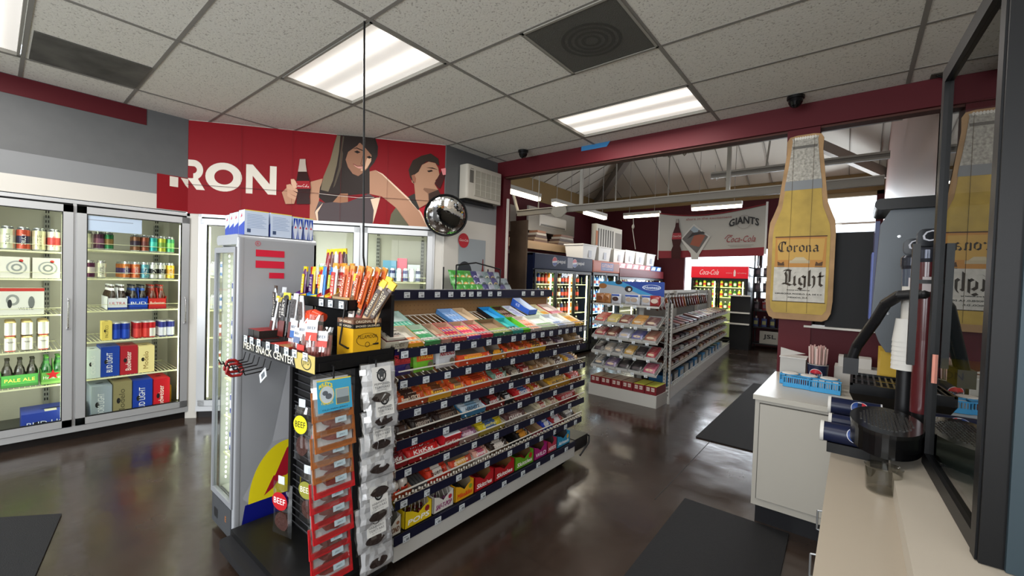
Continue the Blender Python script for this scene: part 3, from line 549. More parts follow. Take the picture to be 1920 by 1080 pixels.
# ================================================================ red wall mural (flat poster on two walls)
MU = dict(hair=[(1.363,2.946),(1.745,2.950),(1.776,2.861),(1.773,2.761),(1.742,2.688),(1.695,2.624),(1.702,2.355),(1.465,2.318),(1.337,2.239),(1.263,2.224),(1.198,2.278),(1.206,2.377),(1.257,2.537),(1.305,2.688),(1.334,2.837)],
 streak=[(1.363,2.940),(1.396,2.937),(1.386,2.774),(1.366,2.625),(1.332,2.465),(1.289,2.344),(1.215,2.358),(1.239,2.497),(1.300,2.668),(1.338,2.838)],
 streak2=[(1.419,2.934),(1.433,2.936),(1.428,2.768),(1.413,2.609),(1.352,2.408),(1.334,2.387),(1.385,2.607),(1.400,2.775)],
 face=[(1.483,2.803),(1.529,2.857),(1.594,2.883),(1.652,2.829),(1.711,2.765),(1.712,2.706),(1.676,2.623),(1.630,2.569),(1.583,2.530),(1.527,2.550),(1.478,2.615),(1.453,2.692)],
 lit=[(1.665,2.721),(1.712,2.755),(1.708,2.695),(1.671,2.627),(1.629,2.584),(1.601,2.596),(1.648,2.630),(1.655,2.681)],
 fringe=[(1.433,2.916),(1.736,2.937),(1.761,2.850),(1.740,2.758),(1.672,2.811),(1.594,2.893),(1.566,2.851),(1.474,2.773),(1.438,2.710),(1.418,2.787)],
 eye=[(1.535,2.783),(1.567,2.799),(1.601,2.783),(1.569,2.767)],
 eye2=[(1.663,2.741),(1.692,2.754),(1.721,2.738),(1.687,2.723)],
 brow=[(1.520,2.811),(1.562,2.830),(1.624,2.807),(1.625,2.797),(1.562,2.819)],
 mouth=[(1.528,2.654),(1.571,2.633),(1.633,2.641),(1.624,2.608),(1.581,2.612),(1.548,2.631)],
 top=[(1.199,2.239),(1.263,2.224),(1.337,2.239),(1.411,2.235),(1.486,2.250),(1.692,2.354),(1.760,2.314),(1.794,2.317),(1.737,2.037),(1.185,2.033),(1.160,2.120)],
 chest=[(1.337,2.239),(1.409,2.333),(1.484,2.339),(1.486,2.250),(1.411,2.235)],
 arml=[(1.114,2.433),(1.230,2.476),(1.206,2.318),(1.199,2.239),(1.165,2.120),(1.185,2.033),(1.114,2.038)],
 rim=[(1.240,2.223),(1.174,2.140),(1.165,2.120),(1.186,2.033),(1.198,2.039),(1.191,2.121)],
 armr=[(1.677,2.583),(1.753,2.609),(1.831,2.576),(1.971,2.456),(2.122,2.325),(2.247,2.190),(2.332,2.029),(2.120,2.034),(1.976,2.224),(1.827,2.334),(1.692,2.354)],
 rimr=[(1.753,2.609),(1.831,2.576),(1.971,2.456),(2.122,2.325),(2.247,2.190),(2.337,2.029),(2.316,2.030),(2.226,2.194),(2.102,2.319),(1.961,2.443),(1.827,2.563)],
 strap=[(1.713,2.296),(1.813,2.328),(1.774,2.160),(1.742,2.037),(1.749,2.178)],
 jacket=[(1.976,2.224),(2.120,2.034),(1.912,2.037),(1.929,2.149)],
 mhair=[(2.099,2.639),(2.141,2.745),(2.230,2.804),(2.330,2.839),(2.413,2.790),(2.426,2.709),(2.374,2.745),(2.292,2.748),(2.233,2.702),(2.205,2.628),(2.165,2.594),(2.163,2.492),(2.117,2.559)],
 mface=[(2.205,2.628),(2.242,2.708),(2.312,2.748),(2.384,2.738),(2.416,2.687),(2.430,2.616),(2.408,2.573),(2.389,2.551),(2.400,2.521),(2.380,2.509),(2.422,2.450),(2.413,2.408),(2.325,2.299),(2.225,2.235),(2.182,2.330),(2.163,2.492),(2.137,2.510),(2.126,2.570),(2.165,2.599)],
 mjaw=[(2.270,2.459),(2.422,2.450),(2.413,2.408),(2.324,2.309),(2.311,2.401),(2.260,2.438)],
 mdark=[(2.322,2.401),(2.422,2.450),(2.465,2.371),(2.425,2.347),(2.324,2.309)],
 mear=[(2.131,2.581),(2.160,2.596),(2.181,2.555),(2.178,2.503),(2.147,2.521)],
 meye=[(2.295,2.646),(2.345,2.661),(2.361,2.647),(2.315,2.632)],
 mbrow=[(2.284,2.681),(2.354,2.687),(2.416,2.667),(2.354,2.674)],
 mbot=[(2.380,2.517),(2.408,2.573),(2.457,2.670),(2.497,2.684),(2.500,2.622),(2.443,2.462),(2.422,2.471)],
 mcap=[(2.446,2.680),(2.497,2.695),(2.502,2.622),(2.469,2.614)],
 collar=[(2.102,2.349),(2.171,2.390),(2.225,2.235),(2.215,2.209),(2.144,2.286)],
 shirt=[(2.215,2.224),(2.275,2.249),(2.385,2.324),(2.367,2.043),(2.322,2.035),(2.247,2.190)],
 bot=[(1.010,2.656),(1.064,2.661),(1.067,2.613),(1.080,2.532),(1.106,2.447),(1.122,2.360),(1.109,2.282),(1.118,2.202),(0.988,2.193),(0.990,2.273),(0.976,2.349),(0.985,2.446),(0.996,2.525),(1.006,2.607)],
 liq=[(0.996,2.525),(1.080,2.532),(1.106,2.447),(1.122,2.360),(1.109,2.282),(1.118,2.202),(0.988,2.193),(0.990,2.273),(0.976,2.349),(0.985,2.446)],
 lab=[(0.986,2.429),(1.107,2.439),(1.122,2.360),(0.976,2.349)],
 thumb=[(0.930,2.442),(0.961,2.446),(0.981,2.417),(0.989,2.360),(0.962,2.348),(0.935,2.394)],
 f1=[(0.890,2.381),(0.926,2.393),(0.962,2.358),(0.994,2.341),(0.999,2.312),(0.954,2.328),(0.892,2.343)],
 f2=[(0.900,2.343),(0.936,2.336),(0.994,2.302),(0.986,2.268),(0.937,2.288),(0.897,2.305)],
 f3=[(0.901,2.305),(0.937,2.286),(0.986,2.263),(0.978,2.233),(0.929,2.249),(0.900,2.266)],
 palm=[(0.848,2.301),(0.892,2.352),(0.937,2.279),(0.978,2.233),(0.966,2.192),(0.885,2.186)])
MR = M('7c0d17', .5, s=.12)
t = thing('wall_mural', 'large red soda advertisement mural with a woman, a man and white letters', 'mural', mat=AW)
B().box(0, -.004, 2.035, 2.49, 0, 2.945, MR).build('red_panel', t)
b = B(); b.X = AW.inverted() @ FA @ TR(0, 0, 0); b.box(.98, -.004, 2.05, 1.216, 0, 2.378, MR).box(1.216, -.004, 2.05, 1.235, 0, 2.945, MR); b.X = None; b.build('red_panel', t)
lay = [0]
def fl(b, key, c):
    lay[0] += 1; b.flat(MU[key], (0, -.0045-.0004*lay[0], 0), X_, Z_, c)
LT = M('cfc8bc', .4)
b = B(); o_ = (0, -.005, 0)
b.disc((.313, -.005, 2.415), X_, Z_, .163, .143, LT, 32, 0, 6.2832, .52); b.build('letter_o', t)
b = B(); b.flat([(.512, 2.27), (.572, 2.27), (.572, 2.45), (.512, 2.562)], o_, X_, Z_, LT).flat([(.512, 2.562), (.572, 2.562), (.735, 2.37), (.735, 2.273), (.715, 2.273), (.572, 2.45), (.512, 2.5)], (0, -.0051, 0), X_, Z_, LT).flat([(.73, 2.273), (.792, 2.273), (.792, 2.562), (.73, 2.562)], (0, -.0052, 0), X_, Z_, LT); b.build('letter_n', t)
b = B(); b.disc((.045, -.005, 2.465), X_, Z_, .085, .097, LT, 20, -PI/2, PI/2, .36).flat([(.0, 2.562), (.0, 2.5), (.045, 2.5), (.045, 2.562)], (0, -.0052, 0), X_, Z_, LT).flat([(.03, 2.38), (.08, 2.39), (.148, 2.272), (.075, 2.272), (.0, 2.375), (0, 2.38)], (0, -.0054, 0), X_, Z_, LT)
b.X = AW.inverted() @ FA; b.flat([(1.075, 2.275), (1.14, 2.275), (1.14, 2.37), (1.075, 2.37)], (0, -.0052, 0), X_, Z_, LT).flat([(1.2, 2.3), (1.225, 2.275), (1.235, 2.275), (1.235, 2.37), (1.16, 2.37)], (0, -.0052, 0), X_, Z_, LT); b.X = None
b.build('letter_r', t)
SK = M('a97f66', .45); SKL = M('d9bda4', .4); HR = M('2a211e', .4)
b = B(); fl(b, 'armr', SK); fl(b, 'arml', SK); fl(b, 'hair', HR); fl(b, 'streak', M('6f6450', .4)); fl(b, 'streak2', M('4d4438', .4)); fl(b, 'rimr', SKL); fl(b, 'top', M('4b4143', .4)); fl(b, 'chest', M('94694f', .45)); fl(b, 'strap', SKL); fl(b, 'rim', SKL)
fl(b, 'face', M('8f6650', .45)); fl(b, 'lit', M('cfa78a', .45)); fl(b, 'fringe', HR); fl(b, 'eye', M('1d1614')); fl(b, 'eye2', M('1d1614')); fl(b, 'brow', M('2a1d18')); fl(b, 'mouth', M('c78f80', .4))
lay[0] += 1; z_ = -.0045-.0004*lay[0]
k = MU['mouth']; b.line([k[0], k[1], k[2]], (0, z_, 0), X_, Z_, .006, M('6b2a2a')); b.line([(1.625, 2.75), (1.605, 2.66), (1.625, 2.645)], (0, z_, 0), X_, Z_, .006, M('6f4a3a'))
b.build('woman_print', t)
b = B(); fl(b, 'jacket', M('5c5a48', .5)); fl(b, 'shirt', M('a51f2b', .5)); fl(b, 'collar', M('2f2e2b', .5)); fl(b, 'mface', M('a37c63', .45)); fl(b, 'mjaw', M('7b5a47', .45)); fl(b, 'mdark', M('3a2a24', .5)); fl(b, 'mhair', M('2e241d', .5)); fl(b, 'mear', M('8a5a46', .5)); fl(b, 'mbot', M('3a1a18', .4)); fl(b, 'mcap', M('c97a7c', .4)); fl(b, 'meye', M('231814')); fl(b, 'mbrow', M('2b1d16')); b.build('man_print', t)
b = B(); fl(b, 'bot', M('a89a90', .35)); fl(b, 'liq', M('2b1110', .25)); fl(b, 'lab', M('8f1720', .4)); fl(b, 'palm', SK); 
lay[0] += 1
b.nib([[(.5, .7), (.25, .8), (.0, .45), (.2, .05), (.5, .2)], [(.7, .35), (.55, .3), (.6, .05), (.8, .1), (.75, .4)], [(1.2, .35), (1.0, .35), (1.0, .08), (1.2, .1)], [(1.5, .4), (1.3, .3), (1.35, .05), (1.55, .1), (1.6, .4), (1.6, .08)], [(2.4, .75), (2.1, .8), (1.9, .4), (2.1, .05), (2.4, .2)], [(2.7, .4), (2.5, .3), (2.55, .05), (2.75, .15), (2.7, .4)], [(3.0, .9), (2.9, .1)], [(3.4, .4), (3.2, .3), (3.2, .05), (3.45, .1), (3.45, .4), (3.5, .05)]], (.975, -.0045-.0004*lay[0], 2.37), X_, Z_, .036, M('e6dcd4', .4))
fl(b, 'f3', M('b98f75', .45)); fl(b, 'f2', M('b58a70', .45)); fl(b, 'f1', M('be947a', .45)); fl(b, 'thumb', M('c79f86', .45)); b.build('bottle_print', t)
b = B(); sl = M('5d0f16', .4)
for x in (.47, .94, 1.41, 1.88): b.box(x, -.0185, 2.04, x+.002, -.018, 2.94, sl)
for x0, x1 in ((0, .95), (.95, 2.49)): b.line([(x0, 2.318), (x1, 2.318)], (0, -.019, 0), X_, Z_, .004, M('3d0b10', .4))
b.line([(1.2, 2.315), (1.42, 2.305), (1.6, 2.30), (1.75, 2.315)], (0, -.0195, 0), X_, Z_, .004, M('cfc4bc', .3)); b.build('panel_seam', t)
for ch in t.children:
    for m_ in ch.data.materials:
        m_.node_tree.nodes['Principled BSDF'].inputs['Specular IOR Level'].default_value = .12
# ================================================================ wall air conditioner, mirror, small poster
t = thing('air_conditioner', 'white window air conditioner mounted high on the grey wall above the mirror', 'air conditioner', (-3.56, 3.36, 2.39), PI/2)
acw = M('a9a499', .5)
b = B(); b.rbox(0, -.14, 0, .6, .0, .38, acw, .03, 2); b.build('case', t)
b = B()
for k in range(10):
    b.box(.03+k*.055, -.125, .381, .075+k*.055, -.02, .383, M('3b3a38', .6))
for k in range(8): b.box(.05, -.1405, .335+.004*k*0+.0, .1, -.1401, .34, M('3b3a38', .6))
b.build('top_grille', t)
b = B(); b.box(.12, -.146, .04, .57, -.14, .33, M('8f8c80', .5))
for k in range(5): b.box(.12+k*.09, -.149, .04, .126+k*.09, -.146, .33, acw)
for k in range(4): b.box(.12, -.149, .04+k*.07, .57, -.146, .045+k*.07, acw)
b.build('filter_grille', t)
B().box(.04, -.143, .18, .1, -.14, .32, M('5a5852', .4)).build('control_panel', t)
B().box(.03, -.09, -.03, .5, -.0, -.002, BLK).build('mounting_bracket', t)
mr = M('f0f0f0', .02, 1.)
mc = V((-3.42, 3.06, 2.145)); md = (V((-.4, .3, .45))-mc).normalized()
t = thing('convex_mirror', 'round convex security mirror with black rim under the wall air conditioner', 'mirror', mat=MX.Translation(mc) @ md.to_track_quat('Z', 'Y').to_matrix().to_4x4())
pr = [(.215*sin(a), .05*(cos(a)-cos(1.3))/(1-cos(1.3))) for a in [1.3*(1-k/12) for k in range(13)]]; kf = .215/pr[0][0]
B().lathe([(r*kf, z) for r, z in pr], mr, 40).build('mirror_dome', t)
B().lathe([(.212, .01), (.224, .012), (.232, .0), (.226, -.014), (.0, -.02)], BLK, 40).build('rim', t)
B().cyl((0, 0, -.02), (-.06, .02, -.17), .012, BLK).build('bracket', t)
t = thing('wall_poster', 'grey poster with a red round badge on the white wall under the mirror', 'poster', (-3.556, 3.39, 1.42), PI/2)
B().box(0, -.004, 0, .45, 0, .53, M('8b9296', .4)).build('sheet', t)
b = B(); b.disc((.1, -.006, .12), X_, Z_, .12, .14, M('2b2f34'), 20).disc((.22, -.0062, .06), X_, Z_, .06, .05, M('b54a38'), 16).flat([(.38, .0), (.43, .0), (.43, .13), (.42, .2), (.415, .3), (.4, .3), (.395, .2), (.38, .13)], (0, -.0064, 0), X_, Z_, M('6d2b2a')); b.build('cap_print', t)
b = B(); b.disc((.07, -.008, .50), X_, Z_, .085, .085, M('a3202a', .4), 24).text('Coca-Cola', (.07, -.0085, .49), X_, Z_, .028, 'd9cfca', w=.14, ctr=True, shear=.3); b.build('badge', t)
# ================================================================ tall grey energy drink fridge
RX, RY = -2.56, .83; RW, RD, RH = .34, .42, 1.69
t = thing('drink_fridge', 'tall slim grey energy drink fridge with yellow sun emblem and red stripes', 'fridge', (RX, RY, 0), 0)
gy = M('8e9197', .38, .25); gl = M('a3a6ab', .35, .3)
b = B(); b.box(-RW, .03, .04, 0, RD, .075, gy).box(-.012, .03, .075, 0, RD, RH-.03, gl).box(-RW, .03, .075, -RW+.012, RD, RH-.03, gy).box(-RW, RD-.012, .075, 0, RD, RH-.03, gy).rbox(-RW, 0, RH-.055, 0, RD, RH, gl, .025, 1)
b.rbox(-.028, -.004, .03, .002, .035, RH-.02, gl, .012, 2)
b.box(-RW+.012, .03, .2, -.012, RD-.012, .205, gy); b.build('cabinet', t)
# side decal on the +X face: frame with x->+Y
b = B(); SF = ((.0025, 0, 0))
fu, fv = Y_, Z_
RDR = M('c01f38', .35)
for z0, z1, y0, y1 in ((1.575, 1.612, .085, .235), (1.512, 1.552, .085, .235), (1.455, 1.487, .155, .235)): b.flat([(y0, z0), (y1, z0), (y1, z1), (y0, z1)], (.0026, 0, 0), fu, fv, RDR)
b.disc((.0026, .095, 1.645), fu, fv, .014, .014, RDR, 20, 0, 6.2832, .85); b.text('R', (.0027, .095, 1.638), fu, fv, .014, RDR, ctr=True)
b.build('side_stripes', t)
b = B(); b.flat([(.005, .20), (.41, .42), (.41, .86), (.26, 1.0)][:0] or [(.04, .24), (.16, .12), (.41, .12), (.41, .52), (.19, .52)], (.0024, 0, 0), fu, fv, M('9d9fa4', .4))
b.flat([(.03, .04), (.41, .04), (.41, .24), (.055, .20)], (.0026, 0, 0), fu, fv, M('10166e', .35))
b.flat([(min(.415, .27+.2*cos(PI*k/28)), .20+.31*sin(PI*k/28)) for k in range(29)], (.0028, 0, 0), fu, fv, M('e0cf1c', .35))
b.flat([(.20, .30), (.27, .46), (.41, .58), (.41, .44), (.33, .34), (.27, .30)], (.003, 0, 0), fu, fv, M('a51c2c', .35)); b.flat([(.15, .22), (.2, .32), (.24, .3), (.2, .25)], (.0031, 0, 0), fu, fv, M('a51c2c', .35))
b.flat([(.19, .52), (.27, .95), (.41, .95), (.41, .52)], (.0023, 0, 0), fu, fv, M('a9abb0', .4)); b.build('side_emblem', t)
d = B().box(-RW+.005, -.012, .2, -RW+.03, .01, RH-.07, gy).box(-.03, -.012, .2, -.005, .01, RH-.07, gy).box(-RW+.03, -.012, .2, -.03, .01, .23, gy).box(-RW+.03, -.012, RH-.1, -.03, .01, RH-.07, gy).build('door', t)
B().box(-RW+.03, -.004, .23, -.03, .0, RH-.1, PANE).build('glass_pane', d)
b = B()
for k in range(46):
    for x in (-.20, -RW+.05): b.ell((x, .10 if x > -.25 else .05, .27+k*.029), .006, .004, .008, M('fbfbe6', .3, e=8), 6, 4)
b.build('light_strip', t)
B().q([(-RW+.013, .04, .21), (-.013, .04, .21), (-.013, RD-.014, .21), (-RW+.013, RD-.014, .21)], M('c8ccc4', .5)).q([(-RW+.013, RD-.014, .2), (-.013, RD-.014, .2), (-.013, RD-.014, RH-.06), (-RW+.013, RD-.014, RH-.06)], M('c8ccc4', .5)).q([(-RW+.013, .03, .2), (-RW+.013, RD-.014, .2), (-RW+.013, RD-.014, RH-.06), (-RW+.013, .03, RH-.06)], M('c8ccc4', .5)).build('liner', t)
area('fridge_light', (RX-.17, RY+.045, .95), (RX-.17, RY+.4, .95), .2, 1.3, 2.2, (.98, 1, .88))
b = B().box(-RW+.02, -.008, .03, -.02, .02, .19, M('3f4246', .4)).flat([(-.28, .07), (-.22, .07), (-.22, .12), (-.28, .12)], (0, -.009, 0), X_, Z_, M('1a1c20', .3)); b.text('E', (-.1, -.009, .1), X_, Z_, .03, 'c9772c'); b.build('base_panel', t)
for z in (.42, .64, .86, 1.08, 1.3):
    b = B().box(-RW+.03, .04, z-.008, -.03, .05, z, SHW)
    for k in range(8): b.box(-RW+.04+k*.036, .04, z-.005, -RW+.043+k*.036, RD-.03, z-.002, SHW)
    b.build('shelf', t)
    for i in range(4):
        o = canmesh('2a3a86', 'c3c8d2', h=.14, r=.028).build('energy_can'); tag(o, '', 'can'); row(MX.Identity(4), o, RX-RW+.062+i*.066, RY+.09, z, 2, .07, '%s energy can from left, fridge shelf %s' % (ORD[i], {.42: 'lowest', .64: 'fourth', .86: 'middle', 1.08: 'second', 1.3: 'top'}[z]), 'blue and silver cans in the slim fridge')
# multipack boxes on top
def rbpack(w_, d_, h_, M4, label, side):
    t = thing('energy_drink_multipack', label, 'box', mat=M4, group='energy drink multipacks on the slim fridge')
    b = B(); lb = M('b9c6da', .4); bl = M('1c3c9c', .4); b.box(0, 0, 0, w_, d_, h_, lb)
    if side == 'panel':   # +X face plain with printed table
        for k in range(9): b.box(w_, .012, h_*.3+k*h_*.065, w_+.0006, d_-.012-(k % 3)*.01, h_*.3+k*h_*.065+.0025, M('8296b8', .4))
        b.box(w_, .012, h_*.1, w_+.0006, .03, h_*.25, M('3a4a6a', .4)); b.box(w_, 0, h_-.004, w_+.0007, d_, h_, M('d9c84a', .4))
        b.flat([(0, 0), (w_, 0), (w_, h_*.55), (0, h_*.35)], (0, -.0006, 0), X_, Z_, bl); b.flat([(w_*.3, h_*.7), (w_*.6, h_*.75), (w_*.5, h_*.88)], (0, -.0007, 0), X_, Z_, RDR)
    else:
        for i in range(2):
            y = d_*(.05+.5*i); b.flat([(y, 0), (y+d_*.42, 0), (y+d_*.42, h_*.92), (y, h_*.92)], (w_+.0006, 0, 0), Y_, Z_, bl); b.flat([(y+d_*.1, 0), (y+d_*.3, 0), (y+d_*.42, h_*.45), (y+d_*.2, h_*.9), (y, h_*.45)], (w_+.0008, 0, 0), Y_, Z_, M('c3cad8', .4))
            b.flat([(y+d_*.1, h_*.48), (y+d_*.32, h_*.48), (y+d_*.21, h_*.6)], (w_+.001, 0, 0), Y_, Z_, RDR)
        b.box(w_, 0, h_-.004, w_+.0007, d_, h_, M('d9c84a', .4)); b.flat([(0, 0), (w_, 0), (w_, h_*.6), (0, h_*.4)], (0, -.0006, 0), X_, Z_, bl)
    b.build('carton', t)
rbpack(.085, .12, .135, TR(-2.655, .862, RH), 'light blue multipack with printed back panel, nearest box at the fridge corner', 'panel')
rbpack(.085, .115, .135, TR(-2.655, .992, RH), 'light blue multipack with printed back panel, behind the nearest box', 'panel')
rbpack(.085, .055, .13, TR(-2.655, 1.115, RH), 'blue four can multipack, second from the wall end of the fridge top', 'cans')
rbpack(.085, .055, .13, TR(-2.655, 1.178, RH), 'blue four can multipack at the wall end of the fridge top', 'cans')
rbpack(.07, .115, .13, TR(-2.74, .865, RH), 'light blue multipack on the fridge, second from its right corner', 'panel')
rbpack(.07, .115, .13, TR(-2.82, .868, RH), 'light blue multipack on the fridge, third from its right corner', 'panel')
rbpack(.065, .115, .125, TR(-2.895, .87, RH), 'light blue multipack at the far left of the fridge top', 'panel')
# ================================================================ snack gondola
GF = TR(-1.72, 1.26, 0, PI/2)       # x runs away along the aisle, y goes into the rack
GL = 1.86
ZL = [1.172, 1.024, .866, .717, .570, .416]
BRN = M('8a6a45', .7); NV = M('10122a', .45); TAG = M('c6cdd2', .5); TGT = M('3c4147', .5); LIPM = glass('lip_plastic', 'f0ecea', 1.25, .08, .02); RAIL = M('d3d0c8', .35)
TILT = math.radians(19)
gon = thing('snack_gondola', 'low double sided wheeled candy rack with seven tilted tiers, white kick plate', 'shelf rack', mat=GF)
b = B(); b.box(0, 0, .07, 1.74, .02, .192, M('b9b8b4', .45)).box(0, .02, .07, 1.74, .80, .10, BLK).box(0, .78, .07, 1.74, .80, .192, WP); b.build('kick_plate', gon)
b = B(); b.box(0, .005, .10, 1.76, .40, .196, BLK).box(0, .0, .15, 1.74, .004, .196, NV).box(0, .44, .10, 1.76, .79, .196, BLK); b.build('base_deck', gon)
b = B(); b.box(0, .40, .1, GL, .44, 1.36, M('2a2622', .6)).box(0, .395, 1.16, GL, .40, 1.345, BRN)
for k in range(60):
    for j in range(6): b.box(.02+k*.031, .3942, 1.17+j*.028, .024+k*.031, .395, 1.174+j*.028, M('5a4228', .8))
b.build('pegboard', gon)
b = B(); b.box(-.02, .37, 1.345, GL+.03, .46, 1.352, M('3a3a3c', .4)).box(-.02, .368, 1.352, GL+.03, .372, 1.408, NV).box(-.02, .37, 1.40, GL+.03, .44, 1.41, M('55555a', .4)); tr_ = b.build('top_rail', gon)
def pricetag(x, z, y, parent, mat, w=.042, h=.034):
    b = B(); b.box(0, -.003, 0, w, -.001, h, TAG)
    b.box(w*.12, -.0034, h*.15, w*.22, -.003, h*.3, TGT)
    for k in range(5): b.box(w*(.45+.09*k), -.0034, h*.15, w*(.45+.09*k)+.002, -.003, h*.5, TGT)
    b.box(w*.1, -.0034, h*.75, w*.7, -.003, h*.82, TGT)
    return b
ptm = pricetag(0, 0, 0, None, None).build('price_tag', tr_)
PT = ptm.data
def addtag(parent, M4, first=None):
    o = first or bpy.data.objects.new('price_tag', PT)
    if not first: COL.objects.link(o); o.parent = parent
    o.matrix_local = M4; return o
for k, x in enumerate([.02, .16, .29, .41, .53, .65, .77, .84, .93, 1.04, 1.15, 1.45, 1.57, 1.7]): addtag(tr_, TR(x+random.uniform(-.01, .01), .366, 1.362), ptm if k == 0 else None)
TG = {0: [.0, .12, .25, .36, .49, .62, .72, .86, .97, 1.08, 1.19, 1.30, 1.42, 1.52, 1.63, 1.73, 1.8], 1: [.0, .14, .29, .45, .62, .86, 1.13, 1.36, 1.7], 2: [.09, .27, .45, .66, .85, 1.03, 1.2, 1.4, 1.6, 1.76], 3: [.08, .29, .55, .76, .95, 1.15, 1.38, 1.62], 4: [.04, .3, .52, .72, .92, 1.1, 1.35, 1.6], 5: [.02, .17, .4, .64, .86, 1.05, 1.22, 1.4, 1.55, 1.7]}
wsm = M('c9c2b4', .45); wpm = M('d9d5c9', .5)
for k, z in enumerate(ZL):
    D = .40 if k == 0 else .33; zz = z-.04
    b = B(); L = GL if k < 5 else GL-.03
    b.X = TR(0, .006, zz-.006, 0, TILT)
    b.box(0, 0, -.006, L, .006, 0, wsm).box(0, D-.006, -.006, L, D, 0, wsm).box(0, D/2, -.006, L, D/2+.005, -.001, wsm)
    n = 46
    for i in range(n): b.box(.01+(L-.02)*i/(n-1)-.002, 0, -.003, .01+(L-.02)*i/(n-1)+.002, D, 0, wpm)
    b.X = None
    sh = b.build('shelf', gon)
    b = B().box(0, -.004, zz-.045, L, -.001, zz, NV).box(0, -.003, zz-.047, L, .004, zz-.045, NV); b.build('label_strip', sh)
    b = B().q([(0, -.002, zz), (L, -.002, zz), (L, -.002, zz+.04), (0, -.002, zz+.04)], LIPM).box(0, -.005, zz+.036, L, .001, zz+.042, RAIL)
    if k == 5:
        for i in range(90): b.box(L*i/90, -.005, zz+.006+.006*(i % 2), L*i/90+.008, .0, zz+.018+.006*(i % 2), wpm)
    for i in range(6): b.cyl((.15+i*.32, -.007, zz+.02), (.15+i*.32, -.002, zz+.02), .004, RAIL, n=8)
    b.build('front_lip', sh)
    for x in TG[k]: addtag(sh, TR(x+.01, -.002, zz-.044, random.uniform(-.03, .03)))
    # end bracket
    for xx in (0, L): B().ext([(0, 0), (.40, .02), (.40, .10), (0, .0)], (xx-.001, .0, zz-.045), Y_, Z_, .002, BLK).build('bracket', sh)
bd = B().box(0, -.003, .15, 1.74, -.001, .192, NV).build('base_label_strip', gon)
for x in [.05, .26, .44, .62, .82, 1.02, 1.2, 1.38, 1.58]: addtag(bd, TR(x, -.004, .148))
for x, y in ((.1, .08), (1.66, .08), (.1, .72), (1.66, .72)):
    c = B().cyl((x-.012, y, .04), (x+.012, y, .04), .04, BLK, n=18).box(x-.02, y-.015, .05, x+.02, y+.015, .075, STEEL).build('caster', gon)
b = B(); b.box(1.74, .0, .10, 1.95, .42, .2, BLK).tube([(1.95, .02, .19), (1.98, .0, .17), (1.96, -.01, .12), (1.8, -.02, .06)], .008, BLK, 8); b.build('end_bumper', gon)
for k in range(2):
    B().tube([(GL-.01, .40+.04*k, .1), (GL-.01, .40+.04*k, 1.4)], .008, WP, 6).build('end_post', gon)
for k in range(12): pass
# ---- products
def bar(w, h, t, c1, c2, tx, tc, c3=None):
    b = B(); m1 = M(c1, .28, s=.6, bump=.25, bs=45); m2 = M(c2, .28, s=.6); n = 10
    xs = [0, .006, .012, .02, .035, w*.28, w*.72, w-.035, w-.02, w-.012, w-.006, w]; ts = [.001, .001, .25, .7, .95, 1, 1, .95, .7, .25, .001, .001]; hs = [1.06, 1.06, 1, .96, .94, .94, .94, .94, .96, 1, 1.06, 1.06]
    prof = [(-.5, 0), (-.46, .3), (-.36, .47), (.36, .47), (.46, .3), (.5, 0), (.46, -.3), (.36, -.47), (-.36, -.47), (-.46, -.3)]
    R = [[(x, py*h*hs[i], max(.0006, t*ts[i])*pz) for py, pz in prof] for i, x in enumerate(xs)]
    for i in range(len(xs)-1):
        mm = m2 if 5 <= i < 6 else (M(c3, .3) if c3 and i in (4, 6) else m1)
        b.add(R[i]+R[i+1], [(k, n+k, n+(k+1) % n, (k+1) % n) for k in range(n)], mm, True)
    if tx: b.text(tx, (w/2, -h*.24, t*.47+.0008), X_, Y_, h*.44, tc, w=w*.62, ctr=True, shear=.12, bold=.0006)
    return b
def tray(b, w, d, hf, hb, outer, inner, lid=False):
    o = M(outer, .45); i = M(inner, .7); e = .002
    b.q([(0, 0, 0), (w, 0, 0), (w, d, 0), (0, d, 0)], o); b.box(e, e, 0, w-e, d-e, .002, i)
    b.box(0, 0, 0, w, e, hf, o); b.box(e, e, .002, w-e, e*1.6, hf-.001, i); b.box(0, d-e, 0, w, d, hb, o); b.box(e, d-e*1.7, 0, w-e, d-e, hb-.001, i)
    for x, s in ((0, 1), (w, -1)):
        P = [(0, 0), (d, 0), (d, hb), (d*.55, hb*.8), (d*.3, hf)] if hb > hf*1.2 else [(0, 0), (d, 0), (d, hb), (0, hf)]
        P = P+([(0, hf)] if hb > hf*1.2 else [])
        b.ext(P, (x if s > 0 else x-e, 0, 0), Y_, Z_, e, o); b.ext([(p[0], p[1]*.98) for p in P], (x+e*s*1.05 if s > 0 else x-e*1.1-.0004, 0, .0), Y_, Z_, .0004, i)
    return b
TN = ['top', 'second', 'third', 'fourth', 'fifth', 'sixth', 'bottom']
cnt = {}
BARS = [0]
